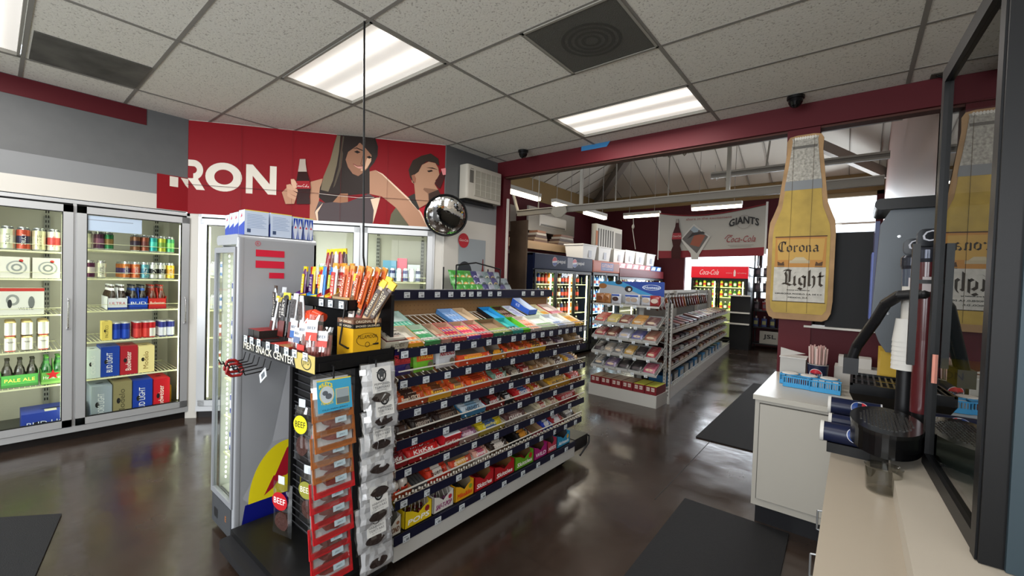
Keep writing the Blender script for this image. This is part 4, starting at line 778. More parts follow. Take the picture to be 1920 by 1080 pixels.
def put(tier, x0, x1, kind, outer, inner, c1, c2, tx, tc, n, nm, d=.22, hf=.03, hb=.085, y0=.012, mt='', start=None, hb_=None):
    w = x1-x0-.004; key = (tier, y0 > .1); cnt[key] = cnt.get(key, 0)+1; num = ORD[cnt[key]-1]
    zz = (ZL[tier]-.04) if tier < 6 else .197
    TM = GF @ TR(x0+.002, y0, zz, 0, 0) if tier == 6 else GF @ TR(0, .006, zz-.004, 0, TILT) @ TR(x0+.002, y0, .0005)
    rowt = 'back row, ' if y0 > .1 else ''
    where = '%s%s from the near end, %s tier' % (rowt, num, TN[tier])
    if kind in 'tg' or kind == 'f':
        t = thing('candy_tray', '%s open tray, %s' % (nm, where), 'candy tray', mat=TM, group='open candy trays on the gondola')
        b = tray(B(), w, d, hf, hb, outer, inner)
        if mt: b.text(mt, (w*.5, -.0006, hf*.22), X_, Z_, hf*.5, tc, w=w*.8, ctr=True, bold=.0006)
        b.build('tray', t)
        if n:
            if kind == 't':
                bh = .048; p = bar(w-.010, bh, .016, c1, c2, tx, tc).build('candy_bar')
                tag(p, '%s bar in the %s tray, %s' % (nm, num, rowt+TN[tier]+' tier'), 'candy bar', '%s bars, tray %s of %s tier' % (nm, num, TN[tier]+(' back' if rowt else '')))
                for k in range(min(n+2, 7) if n > 1 else n):
                    BARS[0] += 1
                    m_ = TM @ TR(.005+random.uniform(-.002, .002), .030+k*(.0235), .029+random.uniform(0, .004), random.uniform(-.05, .05), math.radians(44+random.uniform(-9, 9)))
                    if k == 0: p.matrix_world = m_
                    else: dup(p, m_, p['label'], p['group'])
            else:   # gum packs lying flat, long side up the slope
                m = max(1, int((w-.006)/.026)); pw = (w-.008)/m; p = B()
                p.box(0, 0, 0, pw-.002, .072, .012, M(c1, .35)).box(0, .02, .012, pw-.002, .05, .0125, M(c2, .35)); p.text(tx, (pw*.2, .012, .0129), Y_, -X_, pw*.5, tc, w=.05) if 0 else p.text(tx, (pw*.78, .012, .0129), Y_, -X_, pw*.55, tc, w=.05)
                p = p.build('gum_pack'); tag(p, '%s gum pack in the %s tray, %s' % (nm, num, rowt+TN[tier]+' tier'), 'gum pack', '%s packs, tray %s of %s tier' % (nm, num, TN[tier]+(' back' if rowt else '')))
                q = 0
                for r_ in range(n):
                    for i in range(m):
                        m_ = TM @ TR(.004+i*pw, .006+r_*.076, .003)
                        if q == 0: p.matrix_world = m_
                        else: dup(p, m_, p['label'], p['group'])
                        q += 1
    elif kind == 'w':   # standing wide bags leaning back
        for k in range(n):
            b = B(); h = .135; c = M(c1, .3, s=.6, bump=.35, bs=30); N = 8
            for i in range(N):
                for j in range(6):
                    def P(i, j, s): 
                        u_, v_ = i/N, j/6; bl = .016*sin(PI*u_)**.5*sin(PI*v_)**.5 if 0 < u_ < 1 and 0 < v_ < 1 else .0005
                        return (w*u_, s*bl, h*v_)
                    for s in (-1, 1): b.add([P(i, j, s), P(i+1, j, s), P(i+1, j+1, s), P(i, j+1, s)], [(0, 1, 2, 3) if s < 0 else (3, 2, 1, 0)], c, True)
            b.box(w*.08, -.0175, h*.42, w*.92, -.0165, h*.78, M(c2, .35)); b.text(tx, (w/2, -.0182, h*.5), X_, Z_, h*.2, tc, w=w*.74, ctr=True, shear=.1, bold=.0008); b.disc((w*.75, -.0172, h*.24), X_, Z_, w*.13, h*.13, M('4a3a5a' if c1 < '5' else '6a5a4a', .4), 14)
            o = b.build('candy_bag'); tag(o, '%s bag, %s, %s tier' % (nm, ('front one', 'behind the front one', 'rearmost')[k], TN[tier]), 'candy bag', '%s bags on the %s tier' % (nm, TN[tier])); o.matrix_world = TM @ TR(.002-.014*k, .02+k*.035, .002+.012*k, .03*k, -.42)
    elif kind == 'c':   # closed carton lying in the slot
        t = thing('candy_carton', '%s carton, %s' % (nm, where), 'carton', mat=TM, group='closed candy cartons on the gondola')
        b = B().box(0, 0, 0, w, d, hb, M(outer, .45)).box(.004, .004, hb, w-.004, d-.004, hb+.0008, M(inner, .45))
        if tx: b.text(tx, (w*.5, -.0008, hb*.3), X_, Z_, hb*.4, tc, w=w*.8, ctr=True)
        b.box(w*.35, d*.15, hb+.0012, w*.65, d*.35, hb+.0014, M('8d8f92', .5)); b.build('carton', t)
    elif kind == 'k':   # slatted chocolate divider
        b = B().box(0, 0, 0, w, d, .004, M(outer, .5))
        for i in range(5): b.box(w*i/5+.002, .002, .004, w*(i+1)/5-.004, d*.4, .02, M(c2, .3, .4)).box(w*i/5+.002, d*.42, .004, w*(i+1)/5-.004, d, .03, M(c1, .4))
        tag(b.build('divider_tray'), '%s slotted tray, %s' % (nm, where), 'candy tray').matrix_world = TM
    elif kind == 'e':
        t = thing('egg_tray', nm+' tray holding foil eggs, '+where, 'candy tray', mat=TM)
        tray(B(), w, d*.7, hf, hb, outer, inner).build('tray', t)
        for q, (ex, ey, ez) in enumerate(((.035, .04, .04), (.09, .045, .045), (.06, .095, .055))):
            p = B().ell((0, 0, 0), .027, .027, .038, M('d6cfc6', .25, .2), 16, 10); p.box(-.018, -.030, -.016, .018, -.022, -.004, M('c23a24', .4)).disc((0, -.0285, .006), X_, Z_, .008, .008, M('2a2a2a', .5), 10)
            o = p.build('foil_egg'); tag(o, 'white and red foil wrapped egg, %s of the three in the tray' % ('left', 'right', 'rear')[q], 'chocolate egg', 'foil eggs on the sixth tier'); o.matrix_world = TM @ TR(ex, ey, ez, .2-q*.2)
    elif kind == 'b':   # tall display box with cut-down front (bottom tier)
        t = thing('candy_display_box', '%s display box, %s' % (nm, where), 'candy box', mat=TM, group='display boxes on the bottom tier')
        b = B(); o = M(outer, .45); i = M(inner, .7); e = .0025; H = hb; h0 = hf
        b.box(0, 0, 0, w, d, .003, o); b.ext([(0, 0), (w, 0), (w, h0*1.25), (w*.72, h0*1.05), (w*.5, h0*.72), (w*.28, h0*1.05), (0, h0*1.25)], (0, e, 0), X_, Z_, e, o, o)
        b.box(0, d-e, 0, w, d, H, o).box(e, d-e*1.6, .003, w-e, d-e, H-.002, i)
        for x in (0, w-e): b.ext([(0, 0), (d, 0), (d, H), (d*.6, H), (d*.12, h0*1.25), (0, h0*1.25)], (x, 0, 0), Y_, Z_, e, o)
        for x in (e, w-e-.0008): b.ext([(.003, 0), (d-.003, 0), (d-.003, H*.98), (d*.6, H*.98), (d*.13, h0*1.2)], (x, 0, 0), Y_, Z_, .0006, i)
        b.text(mt, (w*.5, -.001, h0*.22), X_, Z_, h0*.34, tc, w=w*.78, ctr=True, shear=.15, bold=.001)
        if c2: b.disc((w*.82, -.0006, h0*.8), X_, Z_, w*.09, w*.09, M(c2, .4), 14)
        b.build('box', t)
        if tx == 'sticks':
            for q in range(n):
                lx = w*(.12+.76*(q % 5)/4)+random.uniform(-.006, .006); ly = .03+.045*(q//5); p = B(); an = random.uniform(-.35, .35); hh = .045
                p.ell((0, 0, 0), .013, .013, .013, M(c1, .2), 10, 7).cyl((0, 0, .01), (sin(an)*.07, .01, .075), .0016, M('d8d4cc', .5), n=6)
                o_ = p.build('lollipop') ; tag(o_, 'wrapped lollipop standing in the %s box, bottom tier' % nm, 'lollipop', 'lollipops in the %s box' % nm); o_.matrix_world = TM @ TR(lx, ly, hh)
        elif n:
            p = bar(w*.6, .04, .016, c1, c1, '', tc).build('candy_packet'); tag(p, 'small %s packet inside the display box, bottom tier' % nm, 'candy packet', 'packets in the %s box' % nm)
            for k in range(n):
                m_ = TM @ TR(w*.18+random.uniform(-.01, .01), .04+.03*k, .03+.004*k, random.uniform(-.3, .3), random.uniform(.2, .6))
                if k == 0: p.matrix_world = m_
                else: dup(p, m_, p['label'], p['group'])
CB = '9b8161'; KR = 'a3978a'; WI = 'c9c9c4'
# tier 0 front row: (x0,x1,...)
T0 = [(.065, .17, 'g', 'e0a92c', 'd6d3c6', 'd9743a', 'e8b23c', 'orbit', 'f5f0e0', 1, 'orange and yellow gum'), (.17, .28, 'g', '3f8f55', 'cfdccf', '4aa06a', 'e6ece2', 'orbit', '2c5a3a', 2, 'green and white gum'), (.285, .36, 'g', 'b08a80', 'b8a088', 'b9564a', 'c98a7a', 'ICE', 'f0e6e0', 1, 'dusty pink gum'),
 (.36, .48, 'g', 'b5202e', 'c7a58e', 'b32a4a', '6a3a9a', 'BUBBA', 'e8d24a', 2, 'red and purple bubble gum'), (.48, .6, 'g', '5a3a9a', 'c2ab90', 'd9486a', 'e6a03c', 'fruit', 'f2e4c0', 2, 'violet and pink gum'), (.6, .71, 'g', 'b31f33', 'c2a890', 'c22a3c', 'a01c2e', 'TRIDENT', 'f0d8d0', 2, 'crimson gum'),
 (.715, .905, 'g', '2f7d52', '8d7458', '9aa45a', 'c7cf8a', 'MINT', '3c5a2c', 1, 'green edged brown mint'), (.91, 1.02, 'g', '2fa59c', '3fb4b0', '20302c', '2a4a48', '5', 'cfe6e2', 1, 'teal gum'), (1.02, 1.10, 'g', '55a82a', '66b836', '2a4a1c', '3a6a24', '5', 'dff0c8', 0, 'bright green gum'), (1.10, 1.23, 'g', 'd9d3cc', 'dedad2', 'd98a5c', 'e0a07a', 'ECLIPSE', 'f4ece4', 2, 'white and peach gum'),
 (1.23, 1.45, 'g', 'c9d6c4', 'dfe4da', '8aa87a', 'c6d4be', 'spearmint', '4a6a4a', 1, 'white and pale green gum'), (1.45, 1.58, 'g', 'bfc6d0', 'd3d8dc', '3f5f96', '6f8ab4', 'ICE', 'dfe8f4', 1, 'white and steel blue gum'), (1.58, 1.70, 'g', 'd9d6cc', 'dcd9d0', 'b5b8bc', 'd5d8da', 'white', '6a7480', 1, 'plain white gum'), (1.70, 1.84, 'g', 'e0c04a', 'e0dac4', 'd9a84a', 'c98a3a', 'fruit', '7a5a20', 2, 'yellow edged gum')]
for a in T0: put(0, *a, d=.19, hf=.022, hb=.03)
T0b = [(.04, .26, 'g', '2e9c8c', 'c2d6d2', '3f9a80', '57b598', 'orbit', 'd8efe6', 1, 'teal gum'), (.55, .68, 'g', '4f86c4', '9fc0e4', '86aee0', 'b8d0ee', 'mentos', '2a4a8c', 2, 'blue mint gum'), (.685, .79, 'g', 'bda68a', 'c9b498', 'a0886a', 'b89c7c', '', 'ffffff', 0, 'empty tan'),
 (.93, 1.06, 'g', '16161c', '2f9ad0', '2a7ab0', '3fa5dc', '5', 'e0f0fa', 0, 'black and sky blue'), (1.065, 1.19, 'g', '5faa34', '5a3c2c', '4a2c22', '6a4030', 'COLA', 'd8d0c0', 2, 'green and brown gum'), (1.2, 1.3, 'g', 'c9ccd8', 'd6d9e2', 'a9accc', 'c6c8dc', 'sweet', '5a5f8c', 2, 'lavender gum'), (1.42, 1.53, 'g', 'b6d69c', 'dce6d0', 'c3dca8', 'dce8cc', 'lime', '4a7a3a', 1, 'pale lime gum'), (1.53, 1.64, 'g', 'd9cf9c', 'd9d2b4', 'd99a2a', 'e0a83c', 'HONEY', '5a3a10', 1, 'golden yellow gum'), (1.66, 1.84, 'g', 'a8324a', 'd3c8c0', 'a52c44', 'b8506a', 'CINNAMON', 'f0d8dc', 1, 'maroon cinnamon gum')]
for a in T0b: put(0, *a, d=.19, hf=.022, hb=.03, y0=.205)
# three altoid-like tins in a tray at the near front corner
TMa = GF @ TR(0, .006, ZL[0]-.042, 0, TILT) @ TR(-.075, .008, .001)
t = thing('mint_tin_box', 'grey edged display box of mint tins at the near corner of the top tier', 'mint box', mat=TMa)
b = B(); b.box(0, 0, 0, .135, .27, .042, M('b7b3a2', .5)).box(.004, .004, .042, .131, .266, .043, M('4a1f24', .5)); b.text('ALTOIDS', (-.0008, .25, .012), -Y_, Z_, .018, '2a2420', w=.2); b.text('ALTOIDS', (.03, -.0008, .012), X_, Z_, .018, '4a443a', w=.08); b.build('box', t)
for k in range(3):
    b = B(); b.rbox(0, 0, 0, .108, .07, .012, M('c4c0b4', .35, .3), .01, 2); b.text('ALTOIDS', (.012, .03, .0126), X_, Y_, .02, '3a3430', w=.084, bold=.0005).box(.03, .018, .0122, .078, .021, .0126, M('8a2a30', .5))
    o = b.build('mint_tin'); tag(o, 'cream mint tin, %s of the three in the corner box' % ('lowest', 'middle', 'highest')[k], 'mint tin', 'mint tins'); o.matrix_world = TMa @ TR(.013, .012+k*.083, .0435)
# blue box standing proud in the back row
TMb = GF @ TR(0, .006, ZL[0]-.042, 0, TILT) @ TR(1.31, .21, .03)
t = thing('gum_display_box', 'bright blue and white display box standing above the back row', 'gum box', mat=TMb); tray(B(), .1, .19, .04, .06, '2a55b0', 'c9d2e0').text('ICE', (-.0008, .14, .02), -Y_, Z_, .02, 'dfe8f8').build('box', t)
put(1, -.02, .1, 'w', '', '', '2f2468', 'a8323a', 'HOT TAMALES', 'd9484a', 2, 'purple and red sour candy')
put(1, .115, .25, 'w', '', '', '6fb52c', 'd9602c', 'TROLLI', 'f0c040', 2, 'lime green gummy worm')
put(1, .265, .41, 'w', '', '', 'c9ccd2', 'd0d2d4', 'AIRHEADS', 'a8282c', 2, 'white gummy candy')
E1 = dict(d=.21, hf=.036, hb=.085)
T1 = [(.42, .70, 't', 'd9481c', KR, 'd9481c', 'e88a2c', "Reese's", 'f2c22c', 1, 'orange grey lined'), (.70, .84, 't', 'd98a1c', KR, '2a1c18', 'd9901c', 'FAST', 'f0b020', 1, 'yellow edged'), (.84, .96, 't', 'd9501c', KR, 'd94a1c', '7a3a1c', "Reese's", 'f2c22c', 4, 'orange peanut cup'), (.96, 1.09, 't', 'd4421a', KR, 'd4481c', '8a3a1a', "Reese's", 'f2c22c', 4, 'deep orange peanut cup'), (1.09, 1.29, 't', 'e0b21c', KR, 'c9501c', '5a2a18', 'BIG CUP', 'f0c030', 3, 'yellow and orange peanut cup'),
 (1.29, 1.44, 't', '3a1c1c', CB, '5a1c1c', '2a1414', 'DARK', 'e0d0c0', 3, 'maroon chocolate'), (1.44, 1.58, 't', '3a2830', CB, '4a3040', '2a1c28', 'mousse', 'd0c0c8', 3, 'plum chocolate'), (1.58, 1.70, 't', '5c4630', CB, '5c4630', '5c4630', '', 'ffffff', 0, 'empty cardboard'), (1.70, 1.84, 't', '5c4630', CB, 'a08050', '6a5030', '', 'ffffff', 1, 'cardboard')]
for a in T1: put(1, *a, **E1)
T2 = [(.0, .20, 't', 'b8481c', 'c99a70', 'c9501c', '3a1c14', "Reese's STICKS", 'f0e0c8', 6, 'orange and brown wafer stick'), (.20, .37, 't', 'e0a81c', KR, 'c9541c', '6a3a1c', "Reese's", 'f0c040', 4, 'yellow corner peanut cup'), (.37, .50, 't', 'c9421a', KR, 'd4542a', '8a6a4a', "Reese's", 'f0c040', 4, 'red orange peanut cup'), (.50, .71, 't', 'd9481c', KR, 'e0501c', 'a8381a', "Reese's", 'f0c040', 4, 'bright orange peanut cup'),
 (.72, .89, 't', 'a8402c', CB, '6a8a78', 'b8342c', 'ANDES', 'e0e8e0', 6, 'green and red mint'), (.89, 1.02, 't', '2a1c18', CB, '4a3a30', '8a8070', 'hunk', 'e0d8c8', 2, 'dark brown chocolate'), (1.02, 1.13, 't', '7a2420', CB, '9a2c28', '7a1c1c', 'SKOR', 'f0e0d0', 5, 'maroon toffee'), (1.13, 1.25, 't', '8a6238', CB, 'a07840', '8a6238', '', 'ffffff', 1, 'golden cardboard'), (1.25, 1.40, 't', '6a4c30', CB, 'b09070', '8a6a50', 'heath', 'f0e8d8', 2, 'cardboard toffee'), (1.40, 1.58, 't', 'a08a6a', CB, 'b8a488', '4a2c1c', '100', 'f4f0e8', 4, 'cream and brown bar'), (1.58, 1.79, 't', '8a8478', KR, 'd9a024', '4a3a7a', 'CRUNCH', 'f4f0e8', 2, 'yellow and violet bar')]
for a in T2: put(2, *a, **E1)
T3 = [(.01, .10, 't', '3a2c24', CB, '33241e', '4a342a', '', 'e0d0c0', 4, 'plain dark chocolate'), (.10, .26, 't', '2a1c18', KR, '241814', '3a2820', "HERSHEY'S", 'b0a498', 5, 'dark chocolate'), (.26, .45, 't', '3a241c', CB, '2c1c18', '4a3024', "HERSHEY'S", '8a7c70', 4, 'dark almond chocolate'), (.46, .66, 't', '3f86b4', 'd0d8de', 'c3d2dc', '8ab0cc', "HERSHEY'S", '24384c', 5, 'white and sky blue creme'),
 (.67, .84, 't', '8a2424', CB, '2c1c1a', '9a2a28', 'snack', 'e0e0e0', 6, 'black and red bar'), (.84, .93, 't', '16161a', CB, '201c1e', '141416', 'COOKIES', 'f0f0f0', 4, 'black and white cookie'), (.97, 1.15, 't', 'b8242a', CB, 'c22a2c', '2f5a9a', 'KRACKEL', 'f0e8e0', 4, 'red crisp'), (1.15, 1.27, 't', 'b07a2c', CB, 'b8862c', 'b83420', "m&m's", 'f4ece0', 3, 'amber peanut'), (1.27, 1.36, 't', '6a4c30', CB, 'b8902c', '6a4c30', '', 'fff', 0, 'empty brown'), (1.36, 1.65, 't', 'd09a1c', 'b8863c', 'd9a020', 'e0b030', "m&m's", '3a2418', 5, 'golden peanut'), (1.65, 1.83, 't', 'a8582c', CB, 'c8301c', 'b8281a', "m&m's", 'f4f0e8', 4, 'scarlet candy')]
for a in T3:
    a = list(a); a[8] = 'ffffff' if a[8] == 'fff' else a[8]; put(3, *a, **E1)
T4 = [(-.03, .08, 't', 'a01c26', KR, 'a82028', '7a1820', 'KitKat', 'f4f0ec', 2, 'dark red wafer'), (.08, .30, 't', 'b81c24', KR, 'd0201f', 'c01c1e', 'KitKat', 'f4f0ec', 5, 'bright red wafer'), (.31, .44, 'c', 'b01c26', 'c6ccd0', '', '', 'KitKat', 'f4ece8', 0, 'white topped red'), (.44, .60, 't', 'a89088', KR, '8a4a78', 'c08aa0', 'whatcha', 'f0e0ea', 4, 'mauve and pink bar'), (.61, .85, 't', 'b0a040', KR, 'e0c820', '4a6a9a', 'Butterfinger', 'f0e890', 6, 'lemon yellow bar'),
 (.86, 1.09, 't', 'a09a90', CB, '5a3a38', '8a7470', 'nuts', 'e0d8d0', 5, 'grey walled chocolate'), (1.10, 1.22, 'k', 'c9c2b0', '', '16161a', 'c9c2b0', '', 'ffffff', 0, 'black and cream'), (1.23, 1.37, 't', 'c0b498', 'b8a888', 'd0c4a4', 'b03024', 'ALMOND', 'f0e8d8', 4, 'cream and red bar'), (1.37, 1.50, 't', 'b8a888', 'b8a888', 'c4b494', '9a4a30', 'PAYDAY', 'f0e4d0', 4, 'cream nut bar'), (1.50, 1.79, 't', '9a1822', CB, 'a81a24', 'c02a30', '100 GRAND', 'f0e8e4', 5, 'crimson bar')]
for a in T4: put(4, *a, **E1)
T5 = [(-.02, .11, 'e', 'a8421c', 'c8a078', '', '', '', '', 3, 'orange'), (.11, .22, 'k', 'a8a49c', '', '4a3024', '6a6c6e', '', 'ffffff', 0, 'brown and silver'), (.22, .38, 't', 'c9321c', KR, 'd0381c', 'e0d8d0', 'bueno', '3a2a24', 3, 'red and white hazelnut'), (.38, .57, 't', '8a7c6c', KR, 'c8482c', 'd8a04a', 'gems', 'f0e0c8', 1, 'grey and orange'), (.57, .71, 't', 'c9c4bc', 'c8bcb0', 'd9a090', 'c0506a', 'almond', 'f4ece8', 4, 'white and peach bar'), (.72, .90, 't', '6a5038', CB, '2c201c', 'd0c8c0', 'TWIX', 'e8e0d8', 2, 'brown twin bar'),
 (.90, .98, 'k', 'c9c4bc', '', '121214', '202022', '', 'ffffff', 0, 'black and white'), (.99, 1.15, 't', '14100e', 'a08c74', '1c1614', 'c07a1c', 'TAKE 5', 'e0a030', 2, 'black and orange bar'), (1.15, 1.29, 't', 'a83448', CB, 'a83448', 'c04a5a', '', 'f0e0e0', 0, 'rose pink'), (1.30, 1.42, 't', '2440a0', 'b8bcc4', '1f3ca8', 'd0d4dc', 'YORK', 'f0f0f4', 4, 'royal blue mint'), (1.42, 1.58, 't', '9a2028', CB, 'a0242c', 'd0d0d4', 'wafer', 'f0e8e8', 4, 'red and silver bar'), (1.58, 1.77, 't', 'b8b0a4', CB, '3a3434', 'c8c4bc', 'mint', '3a3434', 2, 'pale grey bar')]
for a in T5: put(5, *a, **E1)
E6 = dict(d=.25, hf=.075, hb=.14, y0=.012)
T6 = [(-.06, .05, 'b', 'c0bcb0', '8f8a7c', '2c2a28', '8a5a3c', 'bites', '6a4a34', 2, 'white almond', 'ALMOND'), (.07, .25, 'b', 'd9bc1c', 'b8a888', '5a1c20', '8a2428', 'sticks', 'f4f4ec', 10, 'yellow lollipop', 'POPS'), (.26, .41, 'b', 'cfccc6', 'b8b2a8', '6a3a5a', 'b8283c', 'sticks', '8a2a6a', 8, 'white and violet pop', 'SAF-T-POP'), (.42, .575, 'b', 'd9a01c', '9a8a70', '20303c', '7a9a2c', '', 'd9481c', 3, 'yellow and orange', 'Mike&Ike'), (.58, .755, 'b', 'b01c24', '8a6238', '7a1c28', '', '', 'f4f0ec', 3, 'red fruit chew', 'Skittles'), (.76, .965, 'b', 'a81a22', '8a6238', '8a1c24', '', '', 'f4f0ec', 2, 'dark red fruit chew', 'Skittles'), (.97, 1.185, 'b', '5f9a20', '7a5a38', 'b82428', 'b82428', '', 'f4f0ec', 2, 'green sour chew', 'Skittles'), (1.19, 1.355, 'b', 'a01c6a', '6a4c34', '3a2c5a', '', '', 'f0e0ec', 3, 'magenta candy', 'WILD'), (1.36, 1.485, 'b', 'b0344c', '4a4440', 'b02838', '', '', 'f0e0e0', 3, 'rose red candy', 'NERDS'), (1.49, 1.68, 'b', '2a8ab4', '4a4a4c', '3a5a7a', 'd9a84a', '', 'e8f4f8', 2, 'sky blue candy', 'Airheads')]
for a in T6: put(6, *a[:11], mt=a[11], **E6)
print('BARS', BARS[0])
# ================================================================ meat snack end rack
JY = .84; JX0, JX1 = -2.50, -1.70; MB = M('0d0d0f', .4, s=.3)
rk = thing('meat_snack_rack', 'black two level meat snack rack on the near end of the candy gondola', 'snack rack', (0, 0, 0))
b = B(); b.box(JX0, JY, 1.08, JX1, 1.22, 1.088, MB).box(JX1-.004, JY, 1.08, JX1, 1.22, 1.15, MB).box(JX0, JY, 1.08, JX0+.004, 1.22, 1.15, MB).box(JX0, 1.216, 1.08, JX1, 1.22, 1.15, MB)
b.build('lower_tray', rk)
b = B(); b.box(JX0, JY-.004, 1.08, JX1, JY, 1.152, MB); gt = M('c9c0a0', .5); b.flat([(JX1-.17, 1.08), (JX1, 1.08), (JX1, 1.152), (JX1-.2, 1.152)], (0, JY-.005, 0), X_, Z_, M('b9a860', .45)).disc((JX1-.075, JY-.0055, 1.116), X_, Z_, .045, .03, M('3a3420', .4), 24, 0, 6.2832, .84)
b.text('JTO', (JX1-.075, JY-.006, 1.102), X_, Z_, .03, '3a3420', ctr=True); b.text('MEAT SNACK CENTER', (JX0+.03, JY-.0055, 1.09), X_, Z_, .034, 'e0dccb', w=.58, bold=.0006)
b.build('header_sign', rk)
sg = rk.children[-1]
for x in (-2.46, -2.38, -2.29, -2.18, -2.08, -1.98, -1.9, -1.80):
    addtag(sg, TR(x, JY-.006, 1.125, 0))
b = B(); b.box(-2.42, 1.03, 1.325, -1.80, 1.034, 1.375, MB).box(-2.42, 1.03, 1.325, -1.80, 1.22, 1.329, MB).box(-1.803, 1.03, 1.325, -1.80, 1.22, 1.375, MB); ut = b.build('upper_tray', rk)
for x in (-2.39, -2.29, -2.06, -1.97, -1.87): addtag(ut, TR(x, 1.028, 1.333))
B().tube([(-1.80, 1.02, 1.37), (-1.79, .99, 1.18), (-1.74, 1.0, 1.165), (-1.70, 1.13, 1.18)], .004, BLK, 6).build('wire_guard', rk)
b = B(); b.box(-2.5, 1.222, 1.08, -1.74, 1.24, 1.40, M('1a1a1c', .5)).box(-2.31, 1.04, .13, -1.74, 1.24, 1.08, M('131314', .6)).box(-2.33, 1.01, .13, -2.30, 1.04, 1.08, MB)
for k in range(24): b.cyl((-2.31, 1.025, .16+k*.038), (-1.74, 1.025, .16+k*.038), .003, M('4a4a4e', .4, .5), n=5)
b.build('wire_panel', rk)
b = B(); b.box(-2.5, .80, .10, -1.72, 1.24, .13, BLK); b.rbox(-2.5, .74, .06, -1.72, 1.24, .10, M('17171a', .5), .03, 2); b.build('base_deck', rk)
for x, y in ((-2.44, .80), (-1.78, .80)): B().cyl((x-.014, y, .035), (x+.014, y, .035), .035, BLK, n=16).build('caster', rk)
for x in (-2.46, -2.40, -2.34, -2.28, -2.21, -2.14):
    B().tube([(x, JY, 1.07), (x, JY-.01, 1.03), (x, JY-.11, 1.02), (x, JY-.12, 1.045)], .003, BLK, 6).build('peg_hook', rk)
for y in (.90, 1.10):
    B().tube([(JX1, y, 1.11), (JX1+.03, y, 1.11), (JX1+.035, y, .10)], .004, BLK, 6).build('clip_strip', rk)
B().box(-.05, 0, 0, .05, .012, .035, BLK).build('strip_clip', rk).matrix_local = TR(JX1+.012, .90, 1.09, PI/2)
B().box(-.05, 0, 0, .05, .012, .035, BLK).build('strip_clip', rk).matrix_local = TR(JX1+.012, 1.13, 1.09, PI/2)
for x, z in ((-2.44, 1.0), (-2.41, .985)):
    b = B().tube([(0, 0, 0), (.0, -.03, .03), (.0, -.06, .03), (0, -.075, -.01), (0, -.05, -.03), (0, -.01, -.03), (0, 0, 0)], .007, M('8a1c1c', .4), 8)
    tag(b.build('cable_loop'), 'red cable loop hanging on the %s black hook of the snack rack' % ('first' if x < -2.42 else 'second'), 'cable').matrix_world = TR(x+.01, JY-.03, z+.01)
b = B().box(0, 0, 0, .095, .003, .04, TAG)
for k in range(9): b.box(.03+k*.006, -.0006, .008, .033+k*.006, 0, .03, TGT)
tag(b.build('shelf_tag'), 'tilted white price tag hanging below the corner of the snack rack sign', 'price tag').matrix_world = TR(-2.02, JY-.09, 1.0, -.1, 0, -.5)
CLR = glass('clear_film', 'fafbfc', 1.5, .12, .16)
def pouch(b, w, h, t, m_, x0=0, z0=0, wr=.004, seed=1):
    R = random.Random(seed); N, K = 8, 8; g = {}
    for i in range(N+1):
        for j in range(K+1):
            u_, v_ = i/N, j/K; bl = t*(sin(PI*u_)*sin(PI*v_))**.5 if 0 < i < N and 0 < j < K else .0006
            g[i, j] = (x0-w/2+w*u_+R.uniform(-wr, wr)*.4, bl+R.uniform(0, wr)*(1 if 0 < i < N and 0 < j < K else 0), z0+h*v_)
    for s in (-1, 1):
        for i in range(N):
            for j in range(K):
                P = [(x, s*y, z) for x, y, z in (g[i, j], g[i+1, j], g[i+1, j+1], g[i, j+1])]; b.add(P if s < 0 else P[::-1], [(0, 1, 2, 3)], m_, True)
    return b
def meat(b, w, h, z0, col, seed, y=-.004):
    R = random.Random(seed); P = [(w*.5*(cos(a)*(.8+.2*R.random())), z0+h*.5+h*.5*sin(a)*(.8+.2*R.random())) for a in [2*PI*k/14 for k in range(14)]]
    b.ext(P, (0, y+.008, 0), X_, Z_, .010, M(col, .35, bump=.6, bs=80))
JM = TR(-1.66, .90, 0, PI/2)     # bags face +X
foil = M('d0d1d3', .28, .25, s=.8, bump=.6, bs=28)
